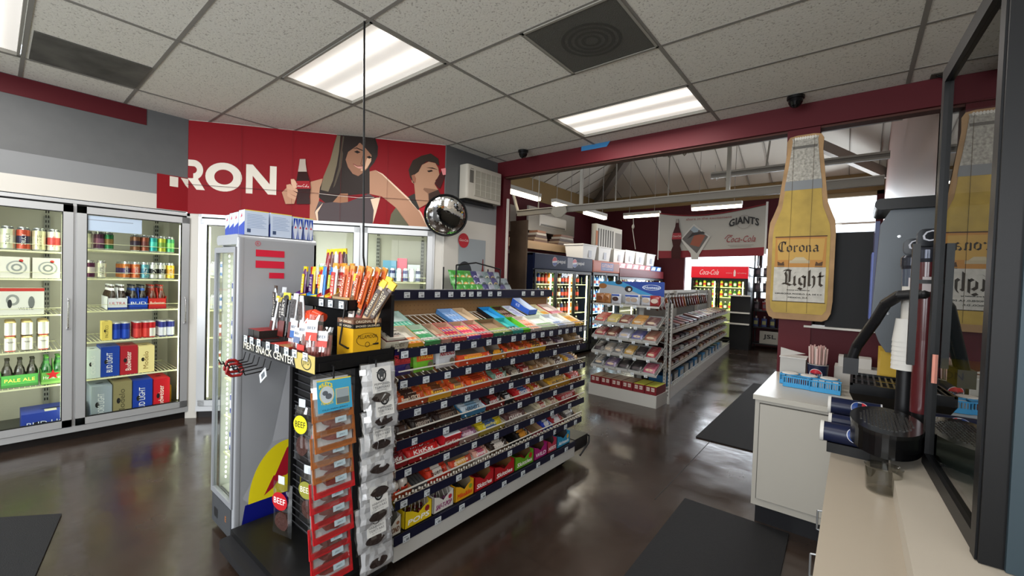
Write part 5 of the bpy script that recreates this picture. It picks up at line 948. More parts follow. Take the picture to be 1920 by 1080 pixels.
for k in range(12):
    c = '9a5a2c' if k < 5 else 'b51c22'; nm = 'brown' if k < 5 else 'red'
    z0 = .895-.062*k; t = thing('jerky_bag', '%s banded clear jerky bag, %s from the top of the front strip' % (nm, ORD[k]), 'jerky bag', mat=JM @ TR(.005*((k*7) % 3-1), -.008-.004*(k % 3), z0, .02*((k*5) % 3-1), -.16), group='jerky bags on the front strip')
    b = pouch(B(), .175, .185, .016, CLR, seed=k); b.build('film', t)
    b = B(); m_ = M(c, .25, s=.6, bump=.4, bs=40); b.box(-.088, -.004, 0, .088, .004, .024, m_).box(-.088, -.003, .02, -.078, .003, .12, m_).box(.078, -.003, .02, .088, .003, .12, m_); b.box(-.075, .004, .02, .075, .005, .17, M('c9c9c9', .3)); b.build('printed_edge', t)
    b = B(); meat(b, .13, .075, .03, '7a3630', k); b.build('jerky', t)
    b = B().box(-.005, -.018, .045, .045, -.0175, .068, M('a9bcc4', .4)); 
    if k == 0:
        b = B().box(-.072, -.0205, .035, .074, -.0195, .165, M('3f9ac0', .35)).box(-.072, -.0208, .160, .074, -.0203, .165, M('d9c84a', .4)); b.disc((-.033, -.0212, .105), X_, Z_, .031, .037, M('d9c84a', .4), 24).disc((-.033, -.0216, .105), X_, Z_, .028, .034, M('b9c4cc', .5), 24)
        b.disc((-.04, -.022, .112), X_, Z_, .012, .01, M('5a6068', .5), 10).disc((-.026, -.022, .098), X_, Z_, .014, .012, M('5a6068', .5), 10)
        b.box(.004, -.0212, .058, .062, -.0207, .122, M('d9c84a', .4)).box(.006, -.0216, .060, .060, -.0211, .120, M('8f9ba0', .5)).box(.006, -.0219, .060, .060, -.0215, .085, M('5d6668', .5))
        b.text("RILEY'S", (-.036, -.0214, .143), X_, Z_, .014, 'e8d820', w=.055, ctr=True, arc=.012, bold=.0006); b.text('OLD MAN JERKY', (0, -.0214, .040), X_, Z_, .008, '1c3a4c', w=.11, ctr=True); b.text('FAMOUS', (-.033, -.0222, .064), X_, Z_, .009, 'e8d820', w=.05, ctr=True, arc=-.004)
    else: b.text('JERKY', (.02, -.0184, .05), X_, Z_, .009, '4a5a64', ctr=True)
    b.build('label', t)
JM2 = TR(-1.655, 1.12, 0, PI/2)
for k in range(8):
    z0 = .90-.108*k; t = thing('jerky_bag', 'silver and clear teriyaki jerky bag, %s from the top of the second strip' % ORD[k], 'jerky bag', mat=JM2 @ TR(.008*((k*5) % 3-1)-.01*(k > 3), -.006-.005*(k % 2), z0, .03*((k*7) % 3-1), -.14), group='jerky bags on the second strip')
    pouch(B(), .18, .2, .018, CLR, seed=30+k, wr=.01).build('film', t)
    b = B(); pouch(b, .165, .19, .008, foil, z0=.004, seed=50+k, wr=.012); b.build('foil_back', t)
    b = B(); meat(b, .1, .045, .02, '2c2220', k+20, -.014); b.build('jerky', t)
    if k in (0, 1, 2, 5, 6):
        b = B().box(-.045, -.0235, .065, .05, -.0225, .18, M('d3d3d0', .4)); y_ = -.0242
        b.disc((.002, y_, .142), X_, Z_, .024, .03, M('26282a', .5), 22, 0, 6.2832, .7)
        b.flat([(-.008, .125), (.012, .125), (.014, .145), (.03, .158), (.012, .156), (.008, .166), (-.004, .166), (-.008, .156), (-.026, .158), (-.010, .145)], (0, y_-.0003, 0), X_, Z_, M('45484a', .5)).disc((.002, y_-.0005, .130), X_, Z_, .005, .004, M('d3d3d0', .4), 8)
        b.text('PEPPERED' if k < 4 else 'HABANERO', (.002, y_, .098), X_, Z_, .010, '4a4c50', w=.075, ctr=True); b.text('TERIYAKI', (.002, y_, .083), X_, Z_, .010, '4a4c50', w=.075, ctr=True); b.text('NET WT 3 OZ', (.002, y_, .073), X_, Z_, .005, '6a6c70', ctr=True); b.build('label', t)
# bags on the wire panel, left below the rack
for k, (x, y, z0, w_, h_, c, tc, nm) in enumerate(((-2.10, 1.0, .56, .12, .27, 'd9d02a', '20201c', 'yellow oval'), (-2.03, 1.0, .27, .12, .25, '8a8a3a', 'f0e8d8', 'olive oval'), (-2.22, .96, .15, .14, .27, 'b01c24', 'f4f0ec', 'red oval'), (-1.92, 1.0, .50, .12, .3, 'a8322c', 'f0e8d8', 'brick red'), (-1.90, 1.0, .16, .13, .26, 'c9a82c', '20201c', 'mustard'))):
    t = thing('sausage_bag', 'clear bag with %s label hanging on the wire panel under the snack rack' % nm, 'snack bag', mat=TR(x, y-.02, z0, .25), group='bags on the wire panel')
    pouch(B(), w_, h_, .014, CLR, seed=80+k).build('film', t); b = B(); meat(b, w_*.75, h_*.4, .02, '4a2a24', k); b.build('meat', t)
    b = B().disc((0, -.018, h_*.68), X_, Z_, w_*.4, h_*.17, M(c, .4), 20).text('BEEF', (0, -.0186, h_*.63), X_, Z_, h_*.11, tc, w=w_*.6, ctr=True); b.build('label', t)
    b = B().box(-.02, -.012, h_, .025, -.01, h_+.04, TAG); b.build('price_tab', t)
# lower tray goods
def stickpack(x, y, z, w_, h_, c1, c2, tx, tc, lab, grp, rz=0, rx=0., t_=.010, win='5a1c18', cat='meat stick', nmo='meat_stick', top=None):
    o = None; b = pouch(B(), w_, h_, t_, M(c1, .3, s=.6, bump=.2, bs=40), seed=int(x*1000) % 97, wr=.002)
    b.box(-w_*.42, -t_-.0022, h_*.1, w_*.42, -t_-.0012, h_*.42, M(win, .3)); b.box(-w_*.42, -t_-.0022, h_*.5, w_*.42, -t_-.0012, h_*.88, M(c2, .35))
    if top: b.box(-w_*.5, -.003, h_*.86, w_*.5, .003, h_*1.0, M(top, .35))
    if tx: b.text(tx, (w_*.28, -t_-.003, h_*.52), Z_, -X_, w_*.5, tc, w=h_*.34)
    o = b.build(nmo); tag(o, lab, cat, grp); o.matrix_world = TR(x, y, z, rz, rx); return o
def sbox(x, y, z, w_, d_, h_, c, tx, tc, lab, side='', sc='', rz=0., c2=None, name='snack_box'):
    t = thing(name, lab, 'snack box', mat=TR(x, y, z, rz)); b = B().box(0, 0, 0, w_, d_, h_, M(c, .45))
    if c2: b.box(.0, -.0008, h_*.6, w_, 0, h_, M(c2, .45)).box(w_, 0, h_*.6, w_+.0008, d_, h_, M(c2, .45))
    if tx: b.text(tx, (w_/2, -.0014, h_*.3), X_, Z_, h_*.26, tc, w=w_*.78, ctr=True)
    if side: b.text(side, (w_+.0014, d_/2, h_*.3), Y_, Z_, h_*.26, sc or tc, w=d_*.78, ctr=True)
    b.build('box', t); return t
z1 = 1.089
sbox(-2.485, .86, z1, .07, .12, .10, '8a1c1c', 'BEEF', 'd0c8c0', 'small dark red carton at the far left of the lower tray', c2='1c1a1a')
sbox(-2.41, .86, z1, .07, .12, .10, '8f1f1f', 'BEEF', 'd0c8c0', 'small dark red carton, second from the left of the lower tray', c2='241e1c')
sbox(-2.33, .87, z1, .1, .12, .06, '231f1f', 'JACK', 'd8d4cc', 'low black carton, third from the left of the lower tray', rz=-.1)
sbox(-2.22, .86, z1, .1, .12, .055, 'a82a20', 'HOT', 'e8e0d0', 'low red carton in the middle of the lower tray')
sbox(-2.11, .855, z1, .1, .12, .06, '8f6a3c', 'MINI', 'f0e8d0', 'low tan carton with a red end in the lower tray', c2='a82a20')
B_ = B().box(0, 0, 0, .035, .002, .045, M('b9d82a', .4)); B_.text('NEW', (.003, -.001, .015), X_, Z_, .014, '202c10', w=.028); tag(B_.build('shelf_sticker'), 'lime green sticker card beside the tan carton of the lower tray', 'card').matrix_world = TR(-2.0, .85, z1)
for k, (x, y, c1, c2, top, h_) in enumerate(((-2.47, 1.02, 'c9ccd0', '8a8c90', None, .27), (-2.43, .98, 'c4c8cc', '3a2c2a', '4a3a30', .28), (-2.38, .93, 'd0d2d4', '1c1c1e', 'd9c02a', .23), (-2.33, .96, '1c1a1c', '2a2224', 'd9c02a', .22), (-2.27, .94, '1e1a1a', '221c1c', 'd9c82a', .25), (-2.19, .95, 'c9cccf', '4a4444', None, .25), (-2.14, .99, 'c6c8ca', '5a4c48', None, .24))):
    stickpack(x, y, z1+.05, .075 if k == 4 else .045, h_, c1, c2, 'JERKY' if k in (2, 3, 4) else 'STICK', 'd8d4cc' if c2 < '4' else '2a2a2c', '%s jerky pack, %s from left in the lower tray' % (('white', 'white', 'white and yellow', 'black and yellow', 'wide black yellow topped', 'white', 'white')[k], ORD[k]), 'upright jerky packs in the lower tray', (.1, -.15, -.12, .1, 0, .1, -.05)[k], (-.05, .03, -.15, -.05, -.1, -.1, .05)[k], top=top)
b = B()
for k in range(5): b.tube([(-.06+.028*k, 0, 0), (-.065+.028*k, .0, .07), (-.04+.026*k, .01, .14), (-.02+.02*k, .01, .17)], .015, M('d0421c', .3, s=.6), 10)
b.tube([(-.03, .02, .165), (.04, .02, .175), (.11, .03, .16)], .022, M('c03a1c', .3), 10)
tag(b.build('sausage_bundle'), 'bundle of bright orange wrapped sausages in the middle of the lower tray', 'sausages').matrix_world = TR(-2.11, .99, z1+.03)
for k, (x, y, c, h_, rz) in enumerate(((-1.985, .885, '2c5a9c', .20, .05), (-1.925, .875, '5a6a8c', .17, .0), (-1.87, .87, 'b8322a', .20, .05), (-1.80, .875, 'c03a2c', .22, .35), (-1.76, .90, 'b03a30', .17, .4))):
    t = thing('beef_stick_bag', 'clear beef stick bag with %s band, %s from left of the clear bags' % (('blue', 'slate', 'red', 'scarlet', 'dark red')[k], ORD[k]), 'snack bag', mat=TR(x, y, z1+.005, rz, -.08), group='clear beef stick bags in the lower tray')
    pouch(B(), .075, h_, .02, CLR, seed=200+k, wr=.006).build('film', t)
    b = B()
    for q in range(4): b.cyl((-.024+q*.016, 0, .01), (-.024+q*.016+.003, .0, h_*.8), .0075, M('7a3a34', .35), n=8)
    b.build('sticks', t)
    B().box(-.03, -.0235, h_*(.5 if k != 2 else .3), .03, -.0225, h_*(.66 if k != 2 else .42), M(c, .4)).box(-.03, -.023, h_*.66, .03, -.0222, h_*.9, M('d4d6d8', .4)).text('BEEF', (0, -.0242, h_*.72), X_, Z_, .012, '2a3a5a', w=.045, ctr=True).build('label', t)
t = thing('smoked_sausage_box', 'yellow smoked sausage display box with brown top at the right of the rack', 'snack box', mat=TR(-1.84, 1.005, z1))
Yl = M('d0a01c', .45); b = B().box(0, 0, 0, .135, .14, .165, Yl).box(-.001, -.001, .165, .136, .141, .185, M('1c1a18', .5)).box(-.0005, -.0005, .185, .1355, .1405, .205, M('6a4a38', .5))
b.text('TILLAMOOK', (.137, .07, .118), Y_, Z_, .016, '3a2a10', w=.1, ctr=True).text('ORIGINAL BEEF', (.1375, .07, .189), Y_, Z_, .012, 'f0e4c8', w=.12, ctr=True).text('SMOKED SAUSAGES', (.1375, .07, .170), Y_, Z_, .009, 'f0e4c8', w=.12, ctr=True).text('11g', (.1365, .028, .03), Y_, Z_, .018, '4a3410', ctr=True).text('ZERO', (.1365, .072, .03), Y_, Z_, .018, '4a3410', w=.032, ctr=True).text('NO', (.1365, .115, .03), Y_, Z_, .018, '4a3410', ctr=True)
b.disc((.1364, .07, .112), Y_, Z_, .055, .03, M('4a3410', .5), 28, 0, 6.2832, .95); b.disc((.1364, .07, .09), Y_, Z_, .012, .012, M('4a3410', .5), 16, 0, 6.2832, .8); b.text('SMOKED', (.07, -.0016, .17), X_, Z_, .009, 'f0e4c8', w=.1, ctr=True).text('SAUSAGES', (.07, -.0016, .189), X_, Z_, .010, 'f0e4c8', w=.1, ctr=True)
b.build('box', t)
SP = [(-1.83, .0, -.05), (-1.80, .1, -.2), (-1.77, .25, -.3), (-1.74, .35, -.35), (-1.72, .5, -.2)]
for k, (x, rz, ry) in enumerate(SP):
    c1 = ('d8d0c8', '8a2a20', 'b89a78', '4a3424', 'a88a60')[k]
    b = pouch(B(), .034, .24, .008, M(c1, .3, s=.6), seed=300+k, wr=.001); b.box(-.017, -.006, .205, .017, .006, .24, M('d9b81c', .35)).box(-.012, -.0105, .05, .012, -.0095, .19, M('3a2a20', .35)).text('SMOKED', (.006, -.0112, .06), Z_, -X_, .012, 'e0d0b0', w=.11)
    tag(b.build('sausage_stick'), '%s smoked sausage stick, %s from left in the yellow box' % (('white', 'red brown', 'tan', 'dark brown', 'yellow tipped tan')[k], ORD[k]), 'sausage stick', 'smoked sausage sticks').matrix_world = TR(x, 1.06+.012*k, z1+.17, .3) @ MX.Rotation(-ry*1.6, 4, 'Y') @ MX.Rotation(-.1, 4, 'X')
# upper tray goods
z2 = 1.33
for k, (x, w_, c, c2, lab) in enumerate(((-2.36, .12, '5a2a7a', 'd9b01c', 'purple and yellow stick carton'), (-2.235, .11, '2a7ab8', 'd9c41c', 'blue and yellow stick carton'), (-2.12, .07, 'a8201c', 'd0c0b0', 'narrow red stick carton'), (-2.045, .07, 'd0a41c', 'b8241c', 'yellow stick carton'), (-1.97, .16, '9a8060', 'b08a50', 'open tan carton'))):
    t = thing('stick_carton', lab+' on the upper tray of the snack rack', 'snack box', mat=TR(x, 1.045, z2), group='stick cartons on the upper tray')
    b = B(); m_ = M(c, .45); e = .002; H = .10; b.box(0, 0, 0, w_, .14, .003, m_).box(0, 0, 0, w_, e, .055, m_).box(0, .138, 0, w_, .14, H, m_)
    for xx in (0, w_-e): b.ext([(0, 0), (.14, 0), (.14, H), (.09, H), (0, .055)], (xx, 0, 0), Y_, Z_, e, m_)
    b.flat([(0, .0), (w_, .02), (w_, .055), (0, .04)], (0, -.0008, 0), X_, Z_, M(c2, .45)); b.build('carton', t)
n_ = 0
for k in range(24):
    if k < 7: x, c1, c2, top, tx, nm, h_ = -2.36+.035*k, ('5a2a5a', 'a8201c', '7a2a8a', 'd9b01c', 'a82a2a', '2f7ac0', '3a80c8')[k], ('d9b81c', '3a1c5a', 'c8242a', '4a1c6a', 'd0a41c', 'c8d84a', 'e0e4e8')[k], ('d9c01c', 'c8241c', 'd9b01c', None, 'd9b01c', None, None)[k], 'SLIM JIM', ('plum', 'red', 'purple', 'yellow', 'scarlet', 'blue', 'light blue')[k], .19
    elif k < 12: x, c1, c2, top, tx, nm, h_ = -2.10+.03*(k-7), ('d8d4d0', 'c9c4c0', 'd4d0cc', 'c8c0b8', 'd0ccc8')[k-7], ('b8241c', '8a1c1c', 'c02a20', 'a02420', 'b83020')[k-7], 'd9902c', 'BEEF', ('white', 'pearl', 'white red', 'cream', 'pale')[k-7], .21
    else: x, c1, c2, top, tx, nm, h_ = -1.955+.0175*(k-12), ('c8602c', 'b8502a', 'd06a30')[k % 3], ('a8421c', 'c05a24', '8a3a1c')[k % 3], 'c88a3c', 'TERIYAKI', ('orange', 'rust', 'bright orange')[k % 3], .20
    y = 1.075+.028*(k % 3); ry = random.uniform(-.06, .06)+(.12+.022*(k-12) if k > 11 else 0)
    b = pouch(B(), .036, h_, .009, M(c1, .28, s=.6), seed=400+k, wr=.002); b.box(-.013, -.0118, h_*.12, .013, -.0108, h_*.78, M(c2, .3)).text(tx, (.006, -.0125, h_*.15), Z_, -X_, .013, 'f0e4d0', w=h_*.55)
    if top: b.box(-.018, -.004, h_*.86, .018, .004, h_, M(top, .35))
    tag(b.build('meat_stick'), '%s meat stick, number %s from the left of the upper tray' % (nm, 'one two three four five six seven eight nine ten eleven twelve thirteen fourteen fifteen sixteen seventeen eighteen nineteen twenty twenty-one twenty-two twenty-three twenty-four'.split()[k]), 'meat stick', 'meat sticks in the upper tray').matrix_world = TR(x+.02, y, z2+.008) @ MX.Rotation(ry, 4, 'Y') @ MX.Rotation(-.06, 4, 'X')
for k in range(5):
    b = pouch(B(), .034, .2, .008, M(('8a1c24', '5a2a20', 'c8c4c0', '8a2424', '3a1c1c')[k], .28, s=.6), seed=500+k, wr=.002); b.box(-.017, -.004, .17, .017, .004, .2, M('d9bc2c', .35)).text('BEEF', (.006, -.01, .04), Z_, -X_, .014, 'f0e4d0', w=.08)
    tag(b.build('meat_stick'), '%s tall meat stick rising behind the upper tray, %s from left' % (('crimson', 'brown', 'white', 'red', 'near black')[k], ORD[k]), 'meat stick', 'tall meat sticks behind the upper tray').matrix_world = TR(-2.33+.055*k, 1.195, 1.43, .1) @ MX.Rotation(.15-.06*k, 4, 'Y')
B().box(-2.42, 1.18, 1.40, -2.05, 1.215, 1.43, MB).build('rear_bin', rk)
# ================================================================ second room
def vcooler(FR, w, h, d, name, label, body, hdr0, ndoor, led, zs, hd_fn=None, hcol=None, he=0., group=None, dark='0c0d12'):
    # local: x along the front, y into the unit, front at y=0
    t = thing(name, label, 'fridge', mat=FR, group=group); bm = M(body, .35)
    b = B(); b.box(0, 0.02, .05, .03, d, h, bm).box(w-.03, .02, .05, w, d, h, bm).box(0, d-.03, .05, w, d, h, bm).box(0, .02, h-.03, w, d, h, bm).box(0, .0, .05, w, d, .16, M(dark, .4)).box(0.03, .02, hdr0-.03, w-.03, d, hdr0, M(dark, .4)); b.q([(.03, d-.035, .16), (w-.03, d-.035, .16), (w-.03, d-.035, hdr0), (.03, d-.035, hdr0)], M('a8a898', .6)); b.build('cabinet', t)
    b = B(); b.rbox(0, -.02, hdr0, w, .02, h, M(hcol or body, .55, e=he, s=.3), .01, 0)
    if hd_fn: hd_fn(b)
    b.build('header_sign', t)
    dw = (w-.04)/ndoor
    for i in range(ndoor):
        x0 = .02+dw*i; b = B(); fm = M(dark, .35)
        b.box(x0+.004, -.015, .17, x0+.045, .012, hdr0-.01, fm).box(x0+dw-.045, -.015, .17, x0+dw-.004, .012, hdr0-.01, fm).box(x0+.045, -.015, .17, x0+dw-.045, .012, .23, fm).box(x0+.045, -.015, hdr0-.06, x0+dw-.045, .012, hdr0-.01, fm)
        dd = b.build('door', t); B().box(x0+.045, -.004, .23, x0+dw-.045, .0, hdr0-.06, PANE).build('glass_pane', dd)
        B().box(x0+dw-.04, -.04, .8, x0+dw-.02, -.015, 1.2, fm).build('handle', dd)
        B().box(x0+dw-.10, .03, .25, x0+dw-.08, .05, hdr0-.08, M(led, .4, e=7)).build('light_tube', t)
    q_ = FR @ V((w/2, .03, 1.0)); q2_ = FR @ V((w/2, .5, 1.0)); area('cooler_light', q_, q2_, w*.8, 1.2, 9*w, lin(led)[:3])
    for z in zs:
        b = B().box(.03, .06, z-.014, w-.03, .075, z, SHW).box(.03, .075, z-.008, w-.03, d-.05, z-.004, M('8a8a80', .5)); b.build('shelf', t)
    return t
def drinkrow(FR, w, ys, z, cols, h, r, label, group, pitch=None):
    n = int(w/(pitch or r*2.4)); ps = []
    for k in range(n):
        c = cols[k % len(cols)]; key = (c, h, r)
        if key not in KIDS:
            b = B(); m_ = M(c, .3); b.lathe([(0, 0), (r, .0), (r, h*.62, m_), (r*.9, h*.7, m_), (r*.4, h*.86, m_), (r*.42, h*.88, M('e0e0da', .4)), (r*.42, h*.97, M('e0e0da', .4)), (0, h*.97, M('e0e0da', .4))], m_, 10)
            b.lathe([(r+.001, h*.2), (r+.001, h*.5, M('d0d0c8' if k % 2 else 'a8322c', .4))], m_, 10); KIDS[key] = b.build('drink_bottle'); o = KIDS[key]; new = 1
        else: o = KIDS[key].copy(); COL.objects.link(o)
        tag(o, 'drink bottle, %s from left, %s' % (ORD[k], label), 'bottle', group); o.matrix_world = FR @ TR(.1+k*(pitch or r*2.4), ys, z)
def pepsilogo(b, x, z, r, y=-.0215, wd=.2):
    O = (x, y, z); b.disc(O, X_, Z_, r, r, M('d8d8dc', .4), 24).disc((x, y-.0008, z), X_, Z_, r*.93, r*.93, M('c22a30', .4), 16, .25, PI-.05).disc((x, y-.0008, z), X_, Z_, r*.93, r*.93, M('1f3a8c', .4), 14, PI+.35, 2*PI-.15)
FP = TR(-4.3, 5.88, 0, PI/2)
def hp(b):
    for x in (.62, 1.33): pepsilogo(b, x, 1.83, .085); b.text('pepsi', (x+.10, -.0215, 1.79), X_, Z_, .08, 'd8d8dc', w=.27, bold=.002)
    b.box(1.06, -.0212, 1.73, 1.26, -.0205, 1.93, M('9a9aa8', .5))
vcooler(FP, 2.05, 1.95, .72, 'drink_cooler', 'wide navy three door soda cooler with two round logos', '0f1a38', 1.68, 3, 'f0f0b8', [.55, .85, 1.15, 1.42], hp, '131f42', .0)
CD = ['2a1210', '3a1814', '1c2a6a', '2a1210', '6a1a1a', 'b8702a', '2a5a2c']
for z, s_ in ((.55, 'lowest shelf'), (.85, 'third shelf'), (1.15, 'second shelf'), (1.42, 'top shelf')):
    drinkrow(FP, 1.8, .13, z, CD, .23, .034, 'navy cooler, '+s_, 'soda bottles in the navy cooler', .115)
def hg(b):
    b.box(.04, -.0212, 1.73, .35, -.0205, 1.9, M('b8522a', .5)).box(.95, -.0212, 1.73, 1.25, -.0205, 1.9, M('8a4a3a', .5)).box(.35, -.0212, 1.73, .95, -.0205, 1.9, M('3a4a8a', .5)).text('GATORADE', (.65, -.022, 1.80), X_, Z_, .075, 'd8a8a0', w=.52, ctr=True, bold=.002).text('THIRST QUENCHER', (.65, -.022, 1.75), X_, Z_, .028, 'd8d0d0', w=.5, ctr=True)
FG = TR(-4.3, 7.97, 0, PI/2)
vcooler(FG, 1.27, 1.94, .72, 'drink_cooler', 'sports drink cooler with orange and blue header right of the navy cooler', '1a1414', 1.69, 2, 'cfe4f4', [.5, .8, 1.1, 1.4], hg, 'a85a44', .08)
for z, s_ in ((.5, 'lowest shelf'), (.8, 'third shelf'), (1.1, 'second shelf'), (1.4, 'top shelf')): drinkrow(FG, 1.05, .13, z, ['c9d4dc', '6a9ac0', 'a8c4d8', '3a6aa0'], .22, .036, 'sports cooler, '+s_, 'bottles in the sports drink cooler', .12)
FR_ = TR(-4.3, 9.27, 0, PI/2)
vcooler(FR_, 2.9, 1.82, .72, 'drink_cooler', 'long dark maroon cooler farthest along the left wall, topped with soda boxes', '3a0f14', 1.62, 3, 'f4f0d8', [.5, .8, 1.1, 1.36], None, '5a1018', .05)
for z, s_ in ((1.1, 'second shelf'), (1.36, 'top shelf')): drinkrow(FR_, 2.6, .13, z, ['b8b0a0', '2a1210', 'c9c4a8', '7a1a1a'], .22, .036, 'maroon cooler, '+s_, 'bottles in the maroon cooler', .14)
for k in range(7):
    c, c2 = (('a81a24', 'd0c8c8') if k < 5 else ('2a5a9a', 'c8d4e0'))
    t = thing('soda_carton', '%s soda carton, %s along the maroon cooler top' % ('red and white' if k < 5 else 'blue and white', ORD[k]), 'carton', mat=FR_ @ TR(.05+k*.4, .03, 1.82), group='soda cartons on the maroon cooler')
    b = B().box(0, 0, 0, .38, .14, .13, M(c, .4)).flat([(.02, .02), (.3, .02), (.36, .11), (.12, .11)], (0, -.001, 0), X_, Z_, M(c2, .4)); 
    if k < 5: b.text('Coca-Cola', (.2, -.002, .04), X_, Z_, .05, 'f0e8e8' if k % 2 else 'a81a24', w=.26, ctr=True, shear=.25)
    b.build('carton', t)
# bins and cooler unit above
bn = None
for k, (y, dz) in enumerate(((7.75, .02), (8.45, .0), (9.2, .0), (9.85, -.02), (10.5, -.02), (11.25, -.04))):
    b = B(); w0, w1, h = .26, .30, .30; wm = M('d4d0ca', .5)
    vs = []
    for z, a in ((0, w0), (h, w1), (h, w1+.02), (h+.025, w1+.02), (h+.025, w1-.01), (.02, w0-.02)):
        vs += [(-a*.9, -a, z), (a*.6, -a, z), (a*.6, a, z), (-a*.9, a, z)]
    fs = [(3, 2, 1, 0)]
    for i in range(5): fs += [(4*i+q, 4*i+(q+1) % 4, 4*i+4+(q+1) % 4, 4*i+4+q) for q in range(4)]
    fs.append((20, 21, 22, 23)); b.add(vs, fs, wm); b.box(.6*w0+.012, -.05, .05, .6*w0+.02, .08, .2, M('a8a8b0', .5))
    o = b.build('storage_bin'); tag(o, 'white foam storage bin on the drink coolers, %s from the left' % ORD[k], 'bin', 'white foam bins on the coolers'); o.matrix_world = TR(-4.62, y+.35, (1.95 if k < 3 else 1.97)+dz*0, 0)
t = thing('air_cooler', 'white boxy air conditioner standing behind the foam bins', 'air conditioner', (-4.90, 9.2, 2.27), PI/2)
b = B().rbox(0, 0, 0, 1.5, .15, .62, M('b4b0a8', .5), .06, 2); b.build('case', t); b = B()
for k in range(7): b.box(.1+k*.13, -.004, .08, .16+k*.13, 0, .52, M('4a4642', .6))
b.box(1.05, -.004, .08, 1.42, 0, .5, M('7a7670', .6)).build('grille', t)
B().box(.0, -.006, .1, .09, -.001, .45, M('9a5a30', .6)).build('rust_panel', t)
struct(B().box(-5.2, 4.2, 0, -5.12, 12.3, 2.05, M('8d8881', .7)).box(-5.6, 4.9, 2.2, -5.02, 12.3, 2.26, M('8a7358', .6)).box(-5.2, 4.9, 2.1, -5.0, 12.3, 2.22, M('8a7358', .6)), 'wall_divider')
for k, (y, l) in enumerate(((7.2, .5), (8.2, .7))):
    b = B()
    for q in range(5): b.box(-.1+.02*q, -l/2+.03*q, .05*q, .2, l/2-.02*q, .05*q+.045, M(('4a3428', '6a5a4a', '3a2a24', '7a746c', '5a3a28')[q], .6))
    tag(b.build('stacked_boards'), 'stack of brown cartons on the wooden ledge, %s one' % ('nearer', 'farther')[k], 'cartons').matrix_world = TR(-5.3, y, 2.262)
t = thing('mini_split', 'white split air conditioner high on the pinkish left wall', 'air conditioner', (-5.72, 8.0, 2.72), PI/2)
b = B().rbox(0, -.0, 0, 1.15, .22, .3, M('c0bcb6', .4), .05, 0); b.build('case', t); B().box(.05, -.003, .03, 1.1, .0, .07, M('6a6864', .5)).build('louvre', t)
struct(B().box(-5.8, 7.6, 2.6, -5.75, 9.6, 3.15, M('8a857e', .7)).box(-6.6, 7.6, 2.6, -5.8, 9.6, 2.7, M('8a857e', .7)), 'trim_6')
tag(B().box(-3.80, 4.6, 0, -3.50, 4.63, 2.30, M('4f3f31', .7, nz=.4, ns=3)).build('plywood_sheet'), 'brown plywood sheet standing behind the dark red corner post', 'board')
tag(B().box(-3.455, 4.10, 0.0, -3.435, 4.13, 2.5, M('c4beb6', .5)).build('white_batten'), 'thin white vertical batten on the dark red corner post', 'batten')
# strip lights
LT2 = M('fff2d6', .4, e=9.)
for k, (x, y, L, rz, z) in enumerate(((-4.6, 5.0, 1.38, PI/2, 2.97), (-4.6, 6.87, .76, PI/2, 2.97), (-4.6, 8.1, .95, PI/2, 2.97), (-4.79, 10.5, .95, 0, 3.2), (-2.85, 9.7, .99, 0, 3.14))):
    t = thing('strip_light', ('hanging strip light nearest the red corner post', 'second hanging strip light from the corner post', 'third hanging strip light from the corner post', 'hanging strip light just left of the white banner', 'hanging strip light above the white banner')[k], 'light', (x, y, z), rz, 'strip lights in the far room')
    B().box(0, -.06, .03, L, .06, .1, M('a8a49c', .5)).build('housing', t); B().rbox(.01, -.05, -.03, L-.01, .05, .03, LT2, .02, 0).build('tube_cover', t)
    for q in (.15, .85): B().cyl((L*q, 0, .1), (L*q, 0, 1.25 if k < 3 else 1.6), .006, M('8a847c', .5), n=6).build('hanger_rod', t)
for x, y in ((-4.6, 7.0), (-3.2, 10.0), (-1.0, 7.0)): area('strip_glow', (x, y, 2.85), (x, y, 0), 1.2, .8, 22, (1, .93, .8))
# steel rails
t = thing('overhead_rail', 'long beige steel overhead track across the far room with a bracket plate', 'rail', (0, 6, 0)); sm_ = M('8a8378', .5)
b = B(); b.box(-4.8, 0, 2.63, .2, .06, 2.72, sm_).box(-4.8, -.02, 2.715, .2, .08, 2.73, M('a59e92', .5)); b.build('track', t)
b = B(); b.ext([(-4.0, 2.72), (-3.75, 2.72), (-3.72, 2.62), (-3.82, 2.54), (-3.93, 2.54), (-4.03, 2.62)], (0, -.03, 0), X_, Z_, .02, M('a09a8e', .5)); b.build('bracket_plate', t)
for x in (-3.52, -1.35): B().box(x, .0, 2.73, x+.045, .045, 4.9, M('a09a8e', .5)).build('drop_post', t)
for x in (-4.35, -2.9, -2.1): B().cyl((x, .03, 2.73), (x, .03, 4.2), .01, sm_, n=6).build('hanger_rod', t)
B().tube([(-4.8, .03, 2.68), (-4.95, .03, 3.1)], .03, sm_, 6).build('end_brace', t)
for k, (z0, x0, x1, y) in enumerate(((3.25, -2.05, .3, 5.6), (3.35, -1.95, .3, 7.6))):
    t = thing('hanging_rail', ('upper', 'lower')[k]+' short grey rail with rod hooks behind the red beam', 'rail', (0, y, z0))
    b = B().box(x0, 0, 0, x1, .05, .03, sm_).box(x0, 0, -.07, x1, .05, -.045, sm_).box(x0, .01, -.045, x1, .04, 0, M('6a645c', .6)); b.build('channel', t)
    for q in (.06, .25): B().tube([(x0+q, .02, .15), (x0+q, .02, -.06), (x0+q+.03, .02, -.10), (x0+q+.06, .02, -.07)], .008, M('b0aaa0', .3, .6), 6).build('rod_hook', t)
    for q in (.8,): B().cyl((x0+q, .02, 0), (x0+q+.1, .02, 1.1), .015, sm_, n=6).build('hanger_rod', t)
